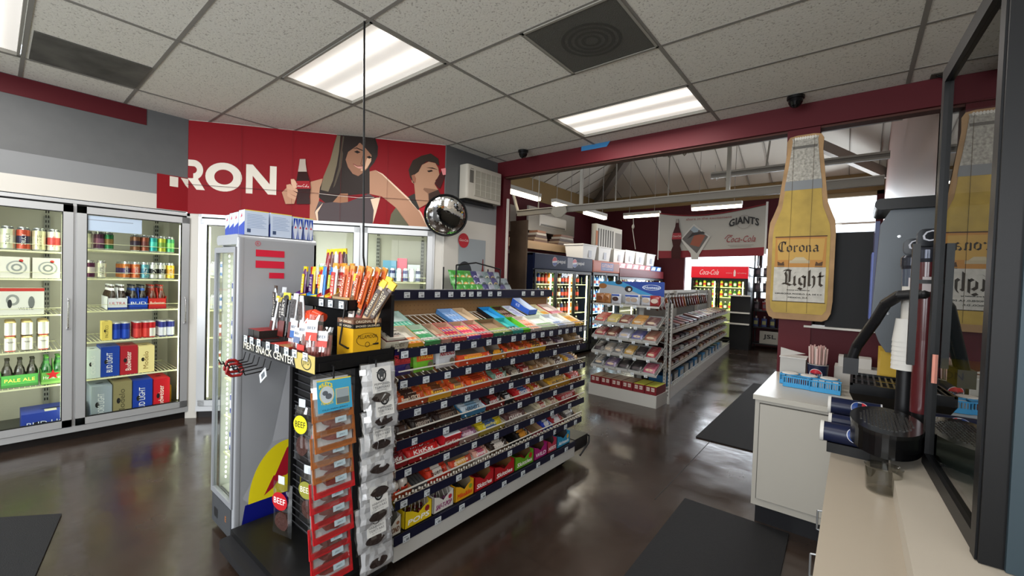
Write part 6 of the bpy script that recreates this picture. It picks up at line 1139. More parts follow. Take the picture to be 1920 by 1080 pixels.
# banner
t = thing('hanging_banner', 'white banner with soda bottle, team name and red bottom stripe', 'banner', (-3.30, 9.0, 0)); BW = 1.97
bm_ = M('a8a39a', .7); b = B(); N = 20
def bz(u_, top): return (2.985+.03*u_-.13*sin(PI*u_)*(1-u_*.3) if top else 2.03+.04*u_)
def by(u_, v_): return .02*sin(u_*9)*(1-v_)
for i in range(N):
    for j in range(6):
        vs = []
        for a, c in ((i, j), (i+1, j), (i+1, j+1), (i, j+1)):
            u_, v_ = a/N, c/6; z = bz(u_, 0)+(bz(u_, 1)-bz(u_, 0))*v_; vs.append((BW*u_, by(u_, v_), z))
        b.add(vs, [(0, 1, 2, 3)], M('7a1c24', .6) if j == 0 else bm_, True)
b.build('cloth', t)
b = B(); b.tube([(BW*k/N, -.01, bz(k/N, 1)) for k in range(N+1)], .012, M('7a1c24', .6), 5); b.build('top_hem', t)
b = B(); o_ = (0, -.035, 0)
bt = [(.30, 2.02), (.48, 2.02), (.49, 2.2), (.46, 2.28), (.49, 2.42), (.47, 2.56), (.43, 2.68), (.415, 2.84), (.365, 2.84), (.35, 2.68), (.31, 2.56), (.29, 2.42), (.32, 2.28), (.29, 2.2)]
b.flat(bt, o_, X_, Z_, M('3a1a18', .4)).flat([(.365, 2.76), (.415, 2.76), (.41, 2.84), (.37, 2.84)], (0, -.036, 0), X_, Z_, M('8a8078', .4)).flat([(.29, 2.42), (.49, 2.42), (.475, 2.55), (.305, 2.55)], (0, -.036, 0), X_, Z_, M('8a1c24', .5)).text('Coca-Cola', (.39, -.037, 2.465), X_, Z_, .04, 'c8b8b0', w=.17, ctr=True, shear=.25)
b.build('bottle_print', t)
b = B(); dm = [(.50, 2.42), (.72, 2.68), (1.0, 2.45), (.80, 2.12)]
b.flat([(.47, 2.42), (.72, 2.72), (1.04, 2.45), (.85, 2.10), (.83, 2.0), (.70, 2.0), (.68, 2.12)], o_, X_, Z_, M('b8b4ac', .6)).flat(dm, (0, -.036, 0), X_, Z_, M('5a5450', .5)).flat([(.66, 2.3), (.75, 2.52), (.95, 2.48), (.84, 2.25)], (0, -.037, 0), X_, Z_, M('8a4a34', .5)).flat([(.66, 2.6), (.72, 2.68), (.82, 2.6), (.78, 2.5)], (0, -.0375, 0), X_, Z_, M('8a949a', .5)).flat([(.6, 2.42), (.72, 2.48), (.95, 2.52), (.9, 2.56), (.7, 2.54)], (0, -.038, 0), X_, Z_, M('2a2422', .5)); b.build('diamond_print', t)
B().text('share in the excitement', (.56, -.02, 2.80), X_, Z_, .045, '8a3a3a', w=.85).build('slogan_print', t)
b = B().text('GIANTS', (1.62, -.02, 2.68), X_, Z_, .13, '1c1816', w=.5, ctr=True, arc=.06, bold=.004).disc((1.62, -.018, 2.71), X_, Z_, .13, .13, M('8a847c', .6), 28, 0, 6.2832, .93)
b.build('team_print', t)
b = B().text('Coca-Cola', (1.57, -.02, 2.33), X_, Z_, .12, '8a2a30', w=.5, ctr=True, shear=.3).line([(1.30, 2.40), (1.36, 2.47), (1.44, 2.46)], (0, -.02, 0), X_, Z_, .012, M('8a2a30')).box(1.36, -.021, 2.27, 1.80, -.02, 2.275, M('6a645c')).box(1.40, -.021, 2.24, 1.76, -.02, 2.245, M('6a645c')); b.build('soda_print', t)
b = B()
for x in (0, BW): b.cyl((x, 0, 2.0), (x, 0, 3.06), .012, WP, n=6)
B().cyl((0, 0, 2.0), (0, 0, 3.0), .01, WP, n=6).build('side_pole', t); B().cyl((BW+.02, 0, 2.1), (BW+.02, 0, 3.06), .02, WP, n=6).build('side_pole', t)
b = B().tube([(0, 0, 0), (.02, 0, -.25), (.0, .0, -.32), (.08, 0, -.75)], .008, M('b8b0a4', .6), 6).ell((.01, 0, -.27), .03, .02, .05, M('b8b0a4', .6), 8, 6)
tag(b.build('pull_rope'), 'knotted pale cord dangling left of the white banner', 'cord').matrix_world = TR(-3.72, 8.6, 2.95)
# far soda cooler under the window
FC = TR(-3.28, 11.36, 0, 0)
def hc(b): b.text('Coca-Cola', (.42, -.022, 1.75), X_, Z_, .13, 'f0dede', w=.45, ctr=True, shear=.3).text('enjoy', (.82, -.022, 1.78), X_, Z_, .035, 'e0b8b8', w=.14).text('refreshing', (1.06, -.022, 1.78), X_, Z_, .035, 'e0b8b8', w=.2).flat([(.99, 1.72), (1.03, 1.72), (1.035, 1.82), (1.02, 1.88), (1.0, 1.88), (.985, 1.82)], (0, -.022, 0), X_, Z_, M('f0d0d0', .4))
vcooler(FC, 1.3, 1.96, .7, 'drink_cooler', 'black cooler with glowing red header in front of the far window', '140c0e', 1.67, 2, 'dfe8a8', [.6, .9, 1.2, 1.45], hc, 'b01422', .7)
for z, s_ in ((1.2, 'second shelf'), (1.45, 'top shelf'), (.9, 'third shelf')): drinkrow(FC, 1.15, .13, z, ['8aa83c', '2a5a2c', 'b8b83c', '1c3a20'], .2, .034, 'red headed cooler, '+s_, 'bottles in the red headed cooler', .1)
t = thing('wire_shelf_unit', 'black shelf unit with jugs by the far window, right of the red headed cooler', 'shelves', (-1.93, 11.75, 0))
for z in (.12, .52, .92, 1.38, 1.75): B().box(0, 0, z-.03, 1.1, .45, z, BLK).build('shelf', t)
for x, y in ((0, 0), (1.07, 0), (0, .42), (1.07, .42)): B().box(x, y, 0, x+.03, y+.03, 2.3, BLK).build('post', t)
for z, n, cols, nm in ((1.75, 6, ('2a2430', '3a3038', '241c28'), 'top'), (1.38, 6, ('3a2c30', '2c2830', '4a3a3c'), 'second'), (.92, 6, ('2a2024', '7a1c24', '3a3034'), 'third'), (.52, 6, ('24305a', '2a386a', '1c2648'), 'fourth')):
    for k in range(n):
        c = M(cols[k % 3], .35); b = B().rbox(-.06, -.05, 0, .06, .05, .2, c, .02, 2).cyl((0, 0, .2), (0, 0, .25), .02, M('b8b0a8', .4), n=10).box(-.04, -.052, .05, .04, -.05, .14, M('8a8a5a' if nm == 'fourth' else '6a5a60', .5))
        tag(b.build('jug'), 'dark jug, %s from left, %s shelf beside the far window' % (ORD[k], nm), 'jug', 'jugs on the black shelf unit').matrix_world = TR(-1.85+k*.175, 11.87, z)
for k, tx in enumerate(('JSL', 'LJR')):
    t = thing('storage_box', '%s white labelled box on the lowest black shelf' % ('left', 'right')[k], 'box', (-1.75+k*.46, 11.78, .12), 0, 'white boxes on the lowest shelf'); B().box(0, 0, 0, .42, .35, .3, M('a8a69c', .6)).text(tx, (.21, -.002, .1), X_, Z_, .12, '2a2a2a', w=.26, ctr=True, bold=.004).build('box', t)
# ================================================================ white shelving island
WS = M('a9a8a3', .45)
G2 = TR(-2.70, 5.02, 0, -.03)
eg = thing('end_display', 'white wire end display with snack trays and a blue header, facing the aisle', 'shelf rack', mat=G2); EW = .92
b = B().box(0, 0, 0, EW, .42, .15, WS); b.build('kick_plate', eg)
for x in (.04, EW-.04): 
    b = B().box(x-.015, .33, .15, x+.015, .36, 1.25, WS)
    for k in range(24): b.box(x-.006, .326, .2+k*.043, x+.006, .33, .22+k*.043, M('6a6a66', .6))
    b.build('upright', eg)
b = B(); x = EW+.03
b.box(x-.012, .3, .0, x+.012, .33, 1.25, WS)
for k in range(26): b.box(x-.0125, .296, .1+k*.043, x+.0, .3, .12+k*.043, M('6a6a66', .6))
b.build('side_post', eg)
zs2 = [.378, .566, .767, .948, 1.205]; T2L = .32
for k, z in enumerate(zs2):
    ti = .32 if k < 4 else .05; D = .30
    b = B(); b.X = TR(0, 0, z, 0, ti)
    b.box(0.02, 0, -.012, EW-.01, .006, .012, WS).box(.02, D-.006, -.006, EW-.01, D, 0, WS)
    for i in range(26): b.box(.03+i*.0345, 0, -.004, .034+i*.0345, D, -.001, WS)
    b.X = None
    for xx in (.02, EW-.01): b.tube([(xx, 0, z+.01), (xx, .30, z+.19), (xx, .32, z+.02)], .004, WS, 5)
    sh = b.build('shelf', eg)
    for i in range(5): addtag(sh, TR(.06+i*.175+.02*(k % 2), -.004, z-.028))
b = B(); N = 16; z0, z1_ = 1.27, 1.50
b.box(.03, .14, z0-.04, EW-.01, .145, z1_, M('9a9ea4', .45)); b.flat([(.3, z1_+.005), (EW-.01, z1_+.012), (EW-.01, z0+.06), (.75, z0+.08), (.55, z0+.15)], (0, .139, 0), X_, Z_, M('24408c', .4)).flat([(.03, z1_), (.35, z1_+.005), (.62, z0+.13), (.8, z0+.07), (.6, z0+.08), (.35, z0+.17), (.03, z1_-.03)], (0, .1385, 0), X_, Z_, M('3a86b4', .4))
b.disc((.75, .138, z1_-.06), X_, Z_, .12, .035, M('b8c4d8', .4), 24, 0, 6.2832, .85).text('Hostess', (.75, .137, z1_-.075), X_, Z_, .03, 'c8d4e4', w=.18, ctr=True, shear=.2, bold=.001)
for x_, z_, rx, rz_, c in ((.08, z1_-.06, .06, .035, '8a5a30'), (.31, z1_-.01, .05, .025, '241a18'), (.45, z1_-.09, .055, .04, '2a201e'), (.62, z0+.04, .02, .02, '8a8478'), (.68, z0+.045, .02, .02, '8a8478'), (.80, z0+.04, .06, .024, '2a2428')): b.disc((x_, .1375, z_), X_, Z_, rx, rz_, M(c, .5), 14)
b.disc((.46, .137, z1_-.095), X_, Z_, .02, .02, M('c8c4bc', .5), 12); b.build('header_sign', eg)
def pack(b, w, h, t_, c, c2, seed, c3=None):
    pouch(b, w, h, t_, M(c, .3, s=.6, bump=.3, bs=50), seed=seed, wr=.003); b.disc((0, -t_-.002, h*.5), X_, Z_, w*.34, h*.22, M(c2, .4), 14)
    if c3: b.box(-w*.4, -t_-.001, h*.8, w*.4, -t_, h*.95, M(c3, .4))
    return b
for k, (x, c, c2, c3, nm) in enumerate(((.10, '8a5a34', '6a3a1c', None, 'brown doughnut bag'), (.17, '9a6a3c', '7a4a24', None, 'tan doughnut bag'), (.33, 'b9bcc4', '3a2420', '2a4a9a', 'white bag with chocolate doughnuts'), (.50, 'bcbec4', '9a8a7c', '2a4a9a', 'white bag with powdered doughnuts'), (.58, 'b4b8c0', '9a8a7c', '2a4a9a', 'silver blue doughnut bag'), (.72, 'bcbec4', 'a89a8c', '2a4a9a', 'wide white doughnut bag'), (.84, '8a2a2c', 'b8a89c', None, 'dark red snack bag'))):
    tag(pack(B(), .13, .13, .03, c, c2, 600+k, c3).build('doughnut_bag'), nm+' on the top shelf of the white end display', 'snack bag', None).matrix_world = G2 @ TR(x, .05+.03*(k % 2), 1.215)
TRY = {3: ['a8483c', 'b0a05a', '6a3a30', 'a87a3a', '5a3a3a'], 2: ['8a3a3c', '6a3c34', 'a8aab8', '5a5a8a', '8a5a4a'], 1: ['2a2628', '8e8a84', '6a6a6c', 'a8884a', '2c282a', '8a3038'], 0: ['4a5058', '6a5a7a', '1c1a1c', '1e1c1e', '9a4a60']}
NM = {'a8483c': 'red', 'b0a05a': 'yellow', '6a3a30': 'maroon', 'a87a3a': 'golden', '5a3a3a': 'dusky', '8a3a3c': 'red brown', '6a3c34': 'chestnut', 'a8aab8': 'silver', '5a5a8a': 'violet', '8a5a4a': 'tan', '2a2628': 'black', '8e8a84': 'grey', '6a6a6c': 'slate', 'a8884a': 'gold', '2c282a': 'jet black', '8a3038': 'crimson', '4a5058': 'steel', '6a5a7a': 'lilac', '1c1a1c': 'black', '1e1c1e': 'near black', '9a4a60': 'rose'}
RW_ = ['fifth', 'fourth', 'third', 'second']
for r_, cs in TRY.items():
    n = len(cs); w_ = (EW-.06)/n
    for k, c in enumerate(cs):
        TM = G2 @ TR(.03+k*w_, .008, zs2[r_]+.002, 0, .32)
        t = thing('pastry_tray', 'clear tray of %s pastries, %s from left, %s shelf of end display' % (NM[c], ORD[k], RW_[r_]), 'pastry tray', mat=TM, group='pastry trays on the white end display')
        b = B(); tray(b, w_-.006, .26, .035, .055, 'b0b2b0', 'a4a6a4'); b.build('tray', t)
        p = pack(B(), w_-.03, .075, .012, c, 'b8a890' if c not in ('1c1a1c', '1e1c1e', '2a2628', '2c282a') else '4a4244', 700+k+r_*10).build('snack_cake')
        tag(p, '%s wrapped snack cake in tray %s, %s shelf of end display' % (NM[c], ORD[k], RW_[r_]), 'snack cake', '%s snack cakes, %s tray of the %s shelf' % (NM[c], ORD[k], RW_[r_]))
        for q in range(4 if (k+r_) % 3 else 5):
            m_ = TM @ TR(w_/2, .02+q*.04, .018, .0, -.9)
            if q == 0: p.matrix_world = m_
            else: dup(p, m_, p['label'], p['group'])
for k in range(6):
    c, top = ('6a1a20', '7a6048') if k < 4 else ('6a1a20', 'a8a83c')
    t = thing('snack_carton', '%s carton, %s from left, base of the white end display' % ('dark red' if k < 4 else 'green topped dark red', ORD[k]), 'carton', mat=G2 @ TR(.02+k*.15, .01, .152), group='cartons on the base of the end display')
    b = B().box(0, 0, 0, .142, .3, .10, M(c, .45)).box(.002, .002, .1, .14, .298, .101, M(top, .6)); 
    for q in range(2): b.box(.02+q*.06, -.001, .04, .06+q*.06, 0, .085, M('b0a49c', .5)).box(.02+q*.06, -.0015, .06, .05+q*.06, -.001, .065, M('7a2a2c', .5))
    b.build('carton', t)
# long white gondola
G3 = TR(-1.80, 5.49, 0, PI/2+.0785); L3 = 5.45
lg = thing('shelf_gondola', 'long white shop gondola running away behind the end display', 'shelf rack', mat=G3)
B().box(0, 0, .0, L3, .02, .15, WS).box(0, .02, .13, L3, .5, .15, WS).build('kick_plate', lg); B().box(0, .42, .0, L3, .46, 1.38, M('6a6864', .6)).build('back_panel', lg)
b = B()
for i in range(60): b.cyl((L3*i/60, .005, .15), (L3*i/60, .005, .2), .003, WS, n=4)
b.cyl((0, .005, .2), (L3, .005, .2), .004, WS, n=5); b.build('front_fence', lg)
Z3 = [.40, .56, .72, .88]
for k, z in enumerate(Z3):
    for s0, s1 in ((0, 1.75), (1.77, 3.5), (3.52, 4.9)):
        b = B(); dz = .02 if s0 > 1 else 0
        b.box(s0, 0, z+dz-.03, s1, .012, z+dz+.01, WS).box(s0, 0, z+dz+.03, s1, .004, z+dz+.036, WS); b.X = TR(0, 0, z+dz-.01, 0, .2); b.box(s0, 0, -.01, s1, .38, -.002, WS); b.X = None; b.build('shelf', lg)
for s in (0, 1.76, 3.51, 4.9): B().box(s-.012, .36, .15, s+.012, .42, 1.38, WS).build('upright', lg)
random.seed(11)
PC = ['6a4434', '5a3430', '7a5a3a', '3a3438', '8a8a80', '5a2c30', '4a4a50', '8a6a44', '2f2c30', '6a3038', '9a9488', '44485a']
PN = ['brown', 'maroon', 'tan', 'charcoal', 'pale grey', 'wine', 'slate', 'ochre', 'black', 'crimson', 'cream', 'indigo']
WN = ['lowest', 'second lowest', 'second highest', 'highest']
for k, z in enumerate(Z3):
    for i in range(17):
        ci = random.randrange(12); w_ = .20; key = ('pk', ci)
        if key not in KIDS:
            b = B().box(-w_/2, 0, 0, w_/2, .26, .035, M(PC[ci], .4)).box(-w_/2+.006, .006, .035, w_/2-.006, .25, .06, M(PC[(ci+5) % 12], .35)).box(-w_/2+.02, .03, .0605, w_/2-.02, .15, .0615, M(PC[(ci+2) % 12], .35)); o = b.build('snack_packet'); KIDS[key] = o
        else: o = KIDS[key].copy(); COL.objects.link(o)
        tag(o, '%s snack packet, %s along the %s tier of the long gondola' % (PN[ci], ORD[i], WN[k]), 'snack packet', 'packets on the long white gondola'); o.matrix_world = G3 @ TR(.15+i*.285, .02, z+(.02 if i > 5 else 0), 0, .2)
for i in range(20):
    ci = (5, 1, 9, 7, 3, 0)[i % 6]; key = ('hb', ci)
    if key not in KIDS: KIDS[key] = pack(B(), .13, .17, .014, ('7a3a24', '6a2a24', '8a2a2c', 'a85a2c', '3a2c2c', '5a3424')[i % 6], 'a8a49c', 800+ci, 'b8b8b4').build('hanging_bag'); o = KIDS[key]
    else: o = KIDS[key].copy(); COL.objects.link(o)
    tag(o, '%s snack bag, %s along the top pegs of the long gondola' % (PN[ci], ORD[i]), 'snack bag', 'bags hanging along the top of the long gondola'); o.matrix_world = G3 @ TR(.12+i*.18, .22, 1.13, .5, -.25)
b = B()
for i in range(20): b.tube([(.12+i*.18, .42, 1.32), (.12+i*.18, .2, 1.31)], .003, CHR, 5).box(.10+i*.18, .195, 1.30, .14+i*.18, .198, 1.33, TAG)
b.box(0, .40, 1.34, 3.8, .42, 1.39, WS); b.build('peg_rail', lg)
for i in range(14):
    c = ('2a6a9a', '5a5a58', '3a7aa8', '8a8a84', '44607a')[i % 5]; key = ('bb', i % 5)
    if key not in KIDS: KIDS[key] = B().box(-.11, 0, 0, .11, .25, .13, M(c, .45)).box(-.09, -.001, .03, .09, 0, .1, M('9a9c98', .5)).build('grocery_box'); o = KIDS[key]
    else: o = KIDS[key].copy(); COL.objects.link(o)
    tag(o, '%s grocery box, %s along the base of the long gondola' % (('blue', 'grey', 'light blue', 'pale', 'steel blue')[i % 5], ORD[i]), 'box', 'boxes along the base of the long gondola'); o.matrix_world = G3 @ TR(.2+i*.33, .04, .152)
t = thing('counter_shelves', 'black shelf stand with white edged shelves at the far end of the gondola', 'shelves', mat=TR(-2.28, 11.02, 0, .0))
B().box(0, .06, 0, .42, .3, 1.25, M('0e0e10', .5)).build('case', t)
for z in (.62, .88, 1.28): B().box(-.03, -.05, z-.03, .42, .06, z, WP).build('shelf', t)
# ================================================================ wooden bottle shaped sign on the post
t = thing('bottle_sign', 'tall wooden beer bottle shaped sign hanging on the dark red post', 'sign', mat=TR(-.345, 4.0, 1.245, 0, -.0, .0))
S = .00143; H_ = 1.45
def sx(v): return v*.00132
def mir(p): return [(sx(a), b*S) for a, b in p]+[(-sx(a), b*S) for a, b in p[::-1]]
out = mir([(120, 0), (145, 12), (160, 45), (166, 110), (166, 470), (160, 540), (140, 590), (122, 640), (112, 720), (98, 840), (88, 920), (90, 985), (76, 1008), (40, 1014)])
b = B().ext(out, (0, .0, 0), X_, Z_, -.022, M('9a7a54', .65, nz=.3, ns=6), M('6a4c30', .7)); b.build('board', t)
def lay_(key, p, z, c, **k):
    b = B(); b.flat(p, (0, -z, 0), X_, Z_, M(c, .55, **k)); return b
bo = mir([(120, 35), (138, 60), (142, 110), (142, 470), (136, 520), (118, 570), (100, 620), (88, 720), (80, 800), (68, 900), (62, 960), (60, 1000)])
b = lay_('b', bo, .0010, 'a58a3a', nz=.25, ns=7); b.build('beer_area', t)
nk = mir([(92, 715), (88, 760), (78, 830), (70, 900), (64, 960), (62, 985), (66, 1000)])
b = lay_('n', nk, .0016, '9a968c', nz=.45, ns=60); b.flat(mir([(93, 715), (91, 740), (88, 765)]), (0, -.0018, 0), X_, Z_, M('6f7274', .5))
for k in range(9): b.disc((sx(-48+12*k), -.002, .985*1.45*.977+.03), X_, Z_, .008, .012, M('c8c4ba', .4), 8)
b.flat(mir([(60, 940), (62, 955)]), (0, -.002, 0), X_, Z_, M('55524c', .5)); b.build('neck_area', t)
b = B(); b.flat([(sx(-126), 290*S), (sx(126), 290*S), (sx(126), 455*S), (sx(-126), 455*S)], (0, -.0016, 0), X_, Z_, M('a87430', .55)); b.flat([(sx(-110), 330*S), (sx(110), 330*S), (sx(118), 445*S), (sx(-118), 445*S)], (0, -.0018, 0), X_, Z_, M('b08a40', .55)); b.box(sx(-128), -.0024, 455*S, sx(128), -.0014, 461*S, M('4a2c14', .6))
b.box(sx(-50), -.0024, 312*S, sx(50), -.002, 328*S, M('a89a7c', .6)); b.flat([(sx(-38), 328*S), (sx(38), 328*S), (sx(20), 345*S), (sx(-20), 345*S)], (0, -.0024, 0), X_, Z_, M('b0a284', .6))
for s in (-1, 1): b.flat([(s*sx(75), 298*S), (s*sx(110), 298*S), (s*sx(112), 322*S), (s*sx(92), 312*S), (s*sx(80), 322*S)][::s], (0, -.0024, 0), X_, Z_, M('4a3014', .6)).box(s*sx(75), -.0024, 290*S, s*sx(112), -.002, 293*S, M('4a3014'))
b.build('upper_label', t)
b = B(); b.flat([(sx(-128), 100*S), (sx(128), 100*S), (sx(128), 290*S), (sx(-128), 290*S)], (0, -.0016, 0), X_, Z_, M('b2aea4', .55, nz=.2, ns=25)); b.box(sx(-132), -.0024, 97*S, sx(132), -.0014, 101*S, M('3a2c14', .6))
b.text('Brewed and bottled by', (0, -.0024, 160*S), X_, Z_, .009, '2c2820', w=.15, ctr=True, bold=.0006).text('CERVECERIA MODELO, S.A. DE C.V.', (0, -.0024, 138*S), X_, Z_, .012, '2c2820', w=.31, ctr=True, bold=.0006).text('MEXICO, D.F.', (0, -.0024, 118*S), X_, Z_, .012, '2c2820', w=.13, ctr=True, bold=.0006)
b.build('lower_label', t)
INK = M('2c2012', .6)
GL_ = {'C': [[(.62, .85), (.45, .98), (.2, .9), (.08, .6), (.12, .25), (.3, .04), (.5, .05), (.66, .2)], [(.36, .95), (.34, .5), (.36, .08)], [(.62, .98), (.62, .7)]],
 'o': [[(.1, .5), (.1, .14), (.26, .02), (.42, .12), (.42, .46), (.26, .6), (.1, .5)]], 'r': [[(.05, .52), (.14, .58), (.14, .06), (.22, .0)], [(.14, .44), (.28, .58), (.38, .5)]],
 'n': [[(.05, .52), (.12, .58), (.12, .04), (.2, .0)], [(.12, .44), (.28, .6), (.38, .5), (.38, .08), (.46, .02)]], 'a': [[(.1, .5), (.24, .6), (.38, .5), (.38, .1), (.46, .02)], [(.38, .34), (.14, .28), (.08, .12), (.2, .0), (.38, .12)]],
 'L': [[(.3, .98), (.2, .8), (.26, .6), (.26, .15), (.1, .04)], [(.05, .1), (.25, .12), (.5, .0), (.7, .12)], [(.1, .92), (.3, .98), (.5, .9)], [(.44, .88), (.44, .2)]],
 'i': [[(.05, .52), (.12, .58), (.12, .08), (.2, .0)], [(.1, .76), (.16, .8)]], 'g': [[(.38, .5), (.24, .6), (.1, .48), (.1, .16), (.24, .04), (.38, .14)], [(.38, .58), (.38, -.12), (.24, -.24), (.06, -.16)]],
 'h': [[(.12, .95), (.12, .04), (.2, .0)], [(.05, .9), (.14, .98)], [(.12, .44), (.28, .6), (.38, .5), (.38, .06), (.3, -.12)]], 't': [[(.16, .84), (.16, .1), (.28, .0), (.38, .1)], [(.04, .58), (.34, .6)]]}
def bl(b, word, x, z, h, adv, y=-.0028):
    for ch in word:
        b.nib(GL_[ch], (x, y, z), X_, Z_, h, INK, .15, .75); x += h*adv.get(ch, .5)
    return x
b = B(); bl(b, 'Corona', -.150, 375*S, .083, {'C': .70, 'o': .52, 'r': .46, 'n': .56, 'a': .5}); b.build('brand_lettering', t)
b = B(); bl(b, 'Light', -.115, 190*S, .125, {'L': .58, 'i': .28, 'g': .48, 'h': .50, 't': .4}); b.build('light_lettering', t)
b = B()
for x in (-55, 45): b.box(sx(x), -.003, 40*S, sx(x)+.002, -.0028, 1000*S*(1 if abs(x) < 60 else .6), M('4a3a22', .7))
b.build('plank_gap', t)
# ================================================================ white counters on the right
CW = M('a09c93', .45); CT = M('aaa69c', .3)
t = thing('end_cabinet', 'white laminate cabinet with one door at the aisle end of the counter', 'cabinet', (-.46, 3.04, 0))
B().box(0, .01, .12, .92, .94, .79, CW).build('body', t); B().box(-.01, -.012, .79, .92, .95, .82, CT).build('countertop', t); B().box(.02, .05, 0, .92, .94, .12, M('101014', .5)).build('toe_kick', t)
d = B().box(.03, -.008, .17, .43, .01, .765, CW).box(.025, .002, .165, .435, .006, .77, M('3a3834', .6)).build('door', t)
B().tube([(.39, -.008, .50), (.39, -.03, .50), (.39, -.03, .40), (.39, -.008, .40)], .004, STEEL, 6).build('handle', d)
t = thing('service_counter', 'long cream laminate counter running towards the viewer on the right', 'counter', (-.05, -.6, 0))
B().box(.02, 0, .1, 1.2, 3.6, .785, CW).build('body', t); B().box(0, 0, .785, 1.2, 3.62, .82, M('9c9283', .35)).build('countertop', t); B().box(.06, 0, 0, 1.2, 3.6, .1, BLK).build('toe_kick', t)
for y in (2.45, 2.83):
    B().tube([(.02, y, .56), (-.035, y, .55), (-.035, y, .47), (.02, y, .46)], .004, STEEL, 6).build('handle', t)
for y in (.5, 1.2, 1.85, 2.35, 2.9): B().box(.012, y, .15, .02, y+.44, .76, CW).build('door', t)
t = thing('backsplash_ledge', 'raised cream ledge along the back of the counter under the glass case', 'ledge', (.125, -.6, .82)); B().box(0, 0, 0, .9, 3.1, .06, M('a39b8e', .4)).build('riser', t)
# glass fronted case
GM = glass('case_glass', 'b9c4c4', 1.75, .0, .12)
GR = .046
t = thing('glass_case', 'black framed glass fronted display case reflecting the bottle sign', 'display case', mat=TR(.245, 1.43, .882, GR))
FB = M('07080a', .4, s=.25); z1_ = 1.40
B().box(0, 0, 0, .04, .055, z1_, FB).box(-.004, .012, 0, .0, .05, z1_, FB).build('corner_post', t); B().box(0, .66, 0, .03, .70, z1_, FB).build('rear_post', t)
B().box(0, .05, 0, .035, .66, .045, FB).build('bottom_frame', t); B().box(0, .05, z1_-.05, .035, .66, z1_, FB).build('top_frame', t)
B().box(.012, .05, .04, .018, .66, z1_-.05, GM).build('glass_pane', t); B().box(.005, .64, .3, .012, .648, .4, M('b87a6a', .4, .5)).build('hinge', t)
B().box(.04, -.01, 0, .75, .02, z1_, M('2c3940', .45, .2)).build('side_panel', t)
B().box(.04, .02, 0, .75, .69, .03, M('9a968c', .5)).box(.7, .02, .03, .75, .69, z1_, M('1a1c1e', .6)).box(.04, .02, z1_-.03, .75, .69, z1_, M('1a1c1e', .6)).build('interior', t)
# things on the end cabinet
t = thing('napkin_box', 'white cardboard box with a raised flap beside the straw cup', 'box', (-.405, 3.66, .822), 0); B().box(0, 0, 0, .155, .15, .17, M('a9a7a2', .6)).box(-.005, -.005, .165, .16, .155, .172, M('bcbab6', .6)).build('carton', t); B().ext([(0, 0), (.15, .03), (.12, .035), (.0, .06)], (.0, .02, .175), X_, Z_, .01, M('b0aca6', .6)).build('flap', t)
t = thing('straw_cup', 'navy soda cup full of pink wrapped straws', 'cup', (-.18, 3.68, .822))
nv = M('131a34', .35); b = B().lathe([(0, 0), (.052, 0), (.062, .14), (.066, .145, M('c8c4bc', .5)), (.058, .146), (.05, .01)], nv, 24)
rr = .0592
def wc(X, Y): return V((rr*sin(X/rr), -rr*cos(X/rr), Y))
def cupprint(b, z, s=1., r=.0592, rot=0.):
    def W(X, Y): a = X/r+rot; return V(((r+.0015)*sin(a), -(r+.0015)*cos(a), Y))
    def D(rad, c, a0, a1, n=20, k=0.):
        n_ = 8
        P = [W(rad*cos(a0+(a1-a0)*i/n), z+rad*sin(a0+(a1-a0)*i/n)) for i in range(n+1)]; c0 = W(0, z); q = (1+k)
        P = [V((p.x*q, p.y*q, p.z)) for p in P]; c0 = V((c0.x*q, c0.y*q, c0.z))
        b.add([c0]+P, [(0, i+1, i+2) for i in range(n)], M(c, .4))
    D(.04*s, 'c8c8cc', 0, 2*PI, 24); D(.037*s, 'a82430', .25, PI-.25, 14, .012); D(.037*s, '24407e', PI+.25, 2*PI-.25, 14, .012)
    b.text('PEPSI', (0, 0, 0), X_, Z_, .017*s, '101830', w=.062*s, ctr=True, bold=.0008, wrap=lambda X, Y: (lambda v: V((v.x*1.02, v.y*1.02, v.z)))(W(X, Y+z-.0085*s)))
cupprint(b, .075, rot=-.15); b.build('cup', t)
b = B()
for k in range(26):
    a = k*2.4; r_ = .045*math.sqrt((k+.5)/26); b.cyl((r_*cos(a), r_*sin(a), .04), (r_*1.25*cos(a), r_*1.25*sin(a), .255+.01*(k % 3)), .0052, M(('c8a8a0', 'c4b4ac', 'b8928c')[k % 3], .5), n=6)
b.build('straw_bundle', t)
t = thing('stacked_boxes', 'white flat box stack on the cabinet behind the straw cup', 'box', (-.09, 3.78, .822)); B().box(0, 0, 0, .36, .17, .13, M('aaa6a0', .6)).build('lower_box', t); B().box(.02, .02, .13, .2, .15, .2, M('b4b0aa', .6)).build('upper_box', t)
bm_ = M('2f8cc0', .4)
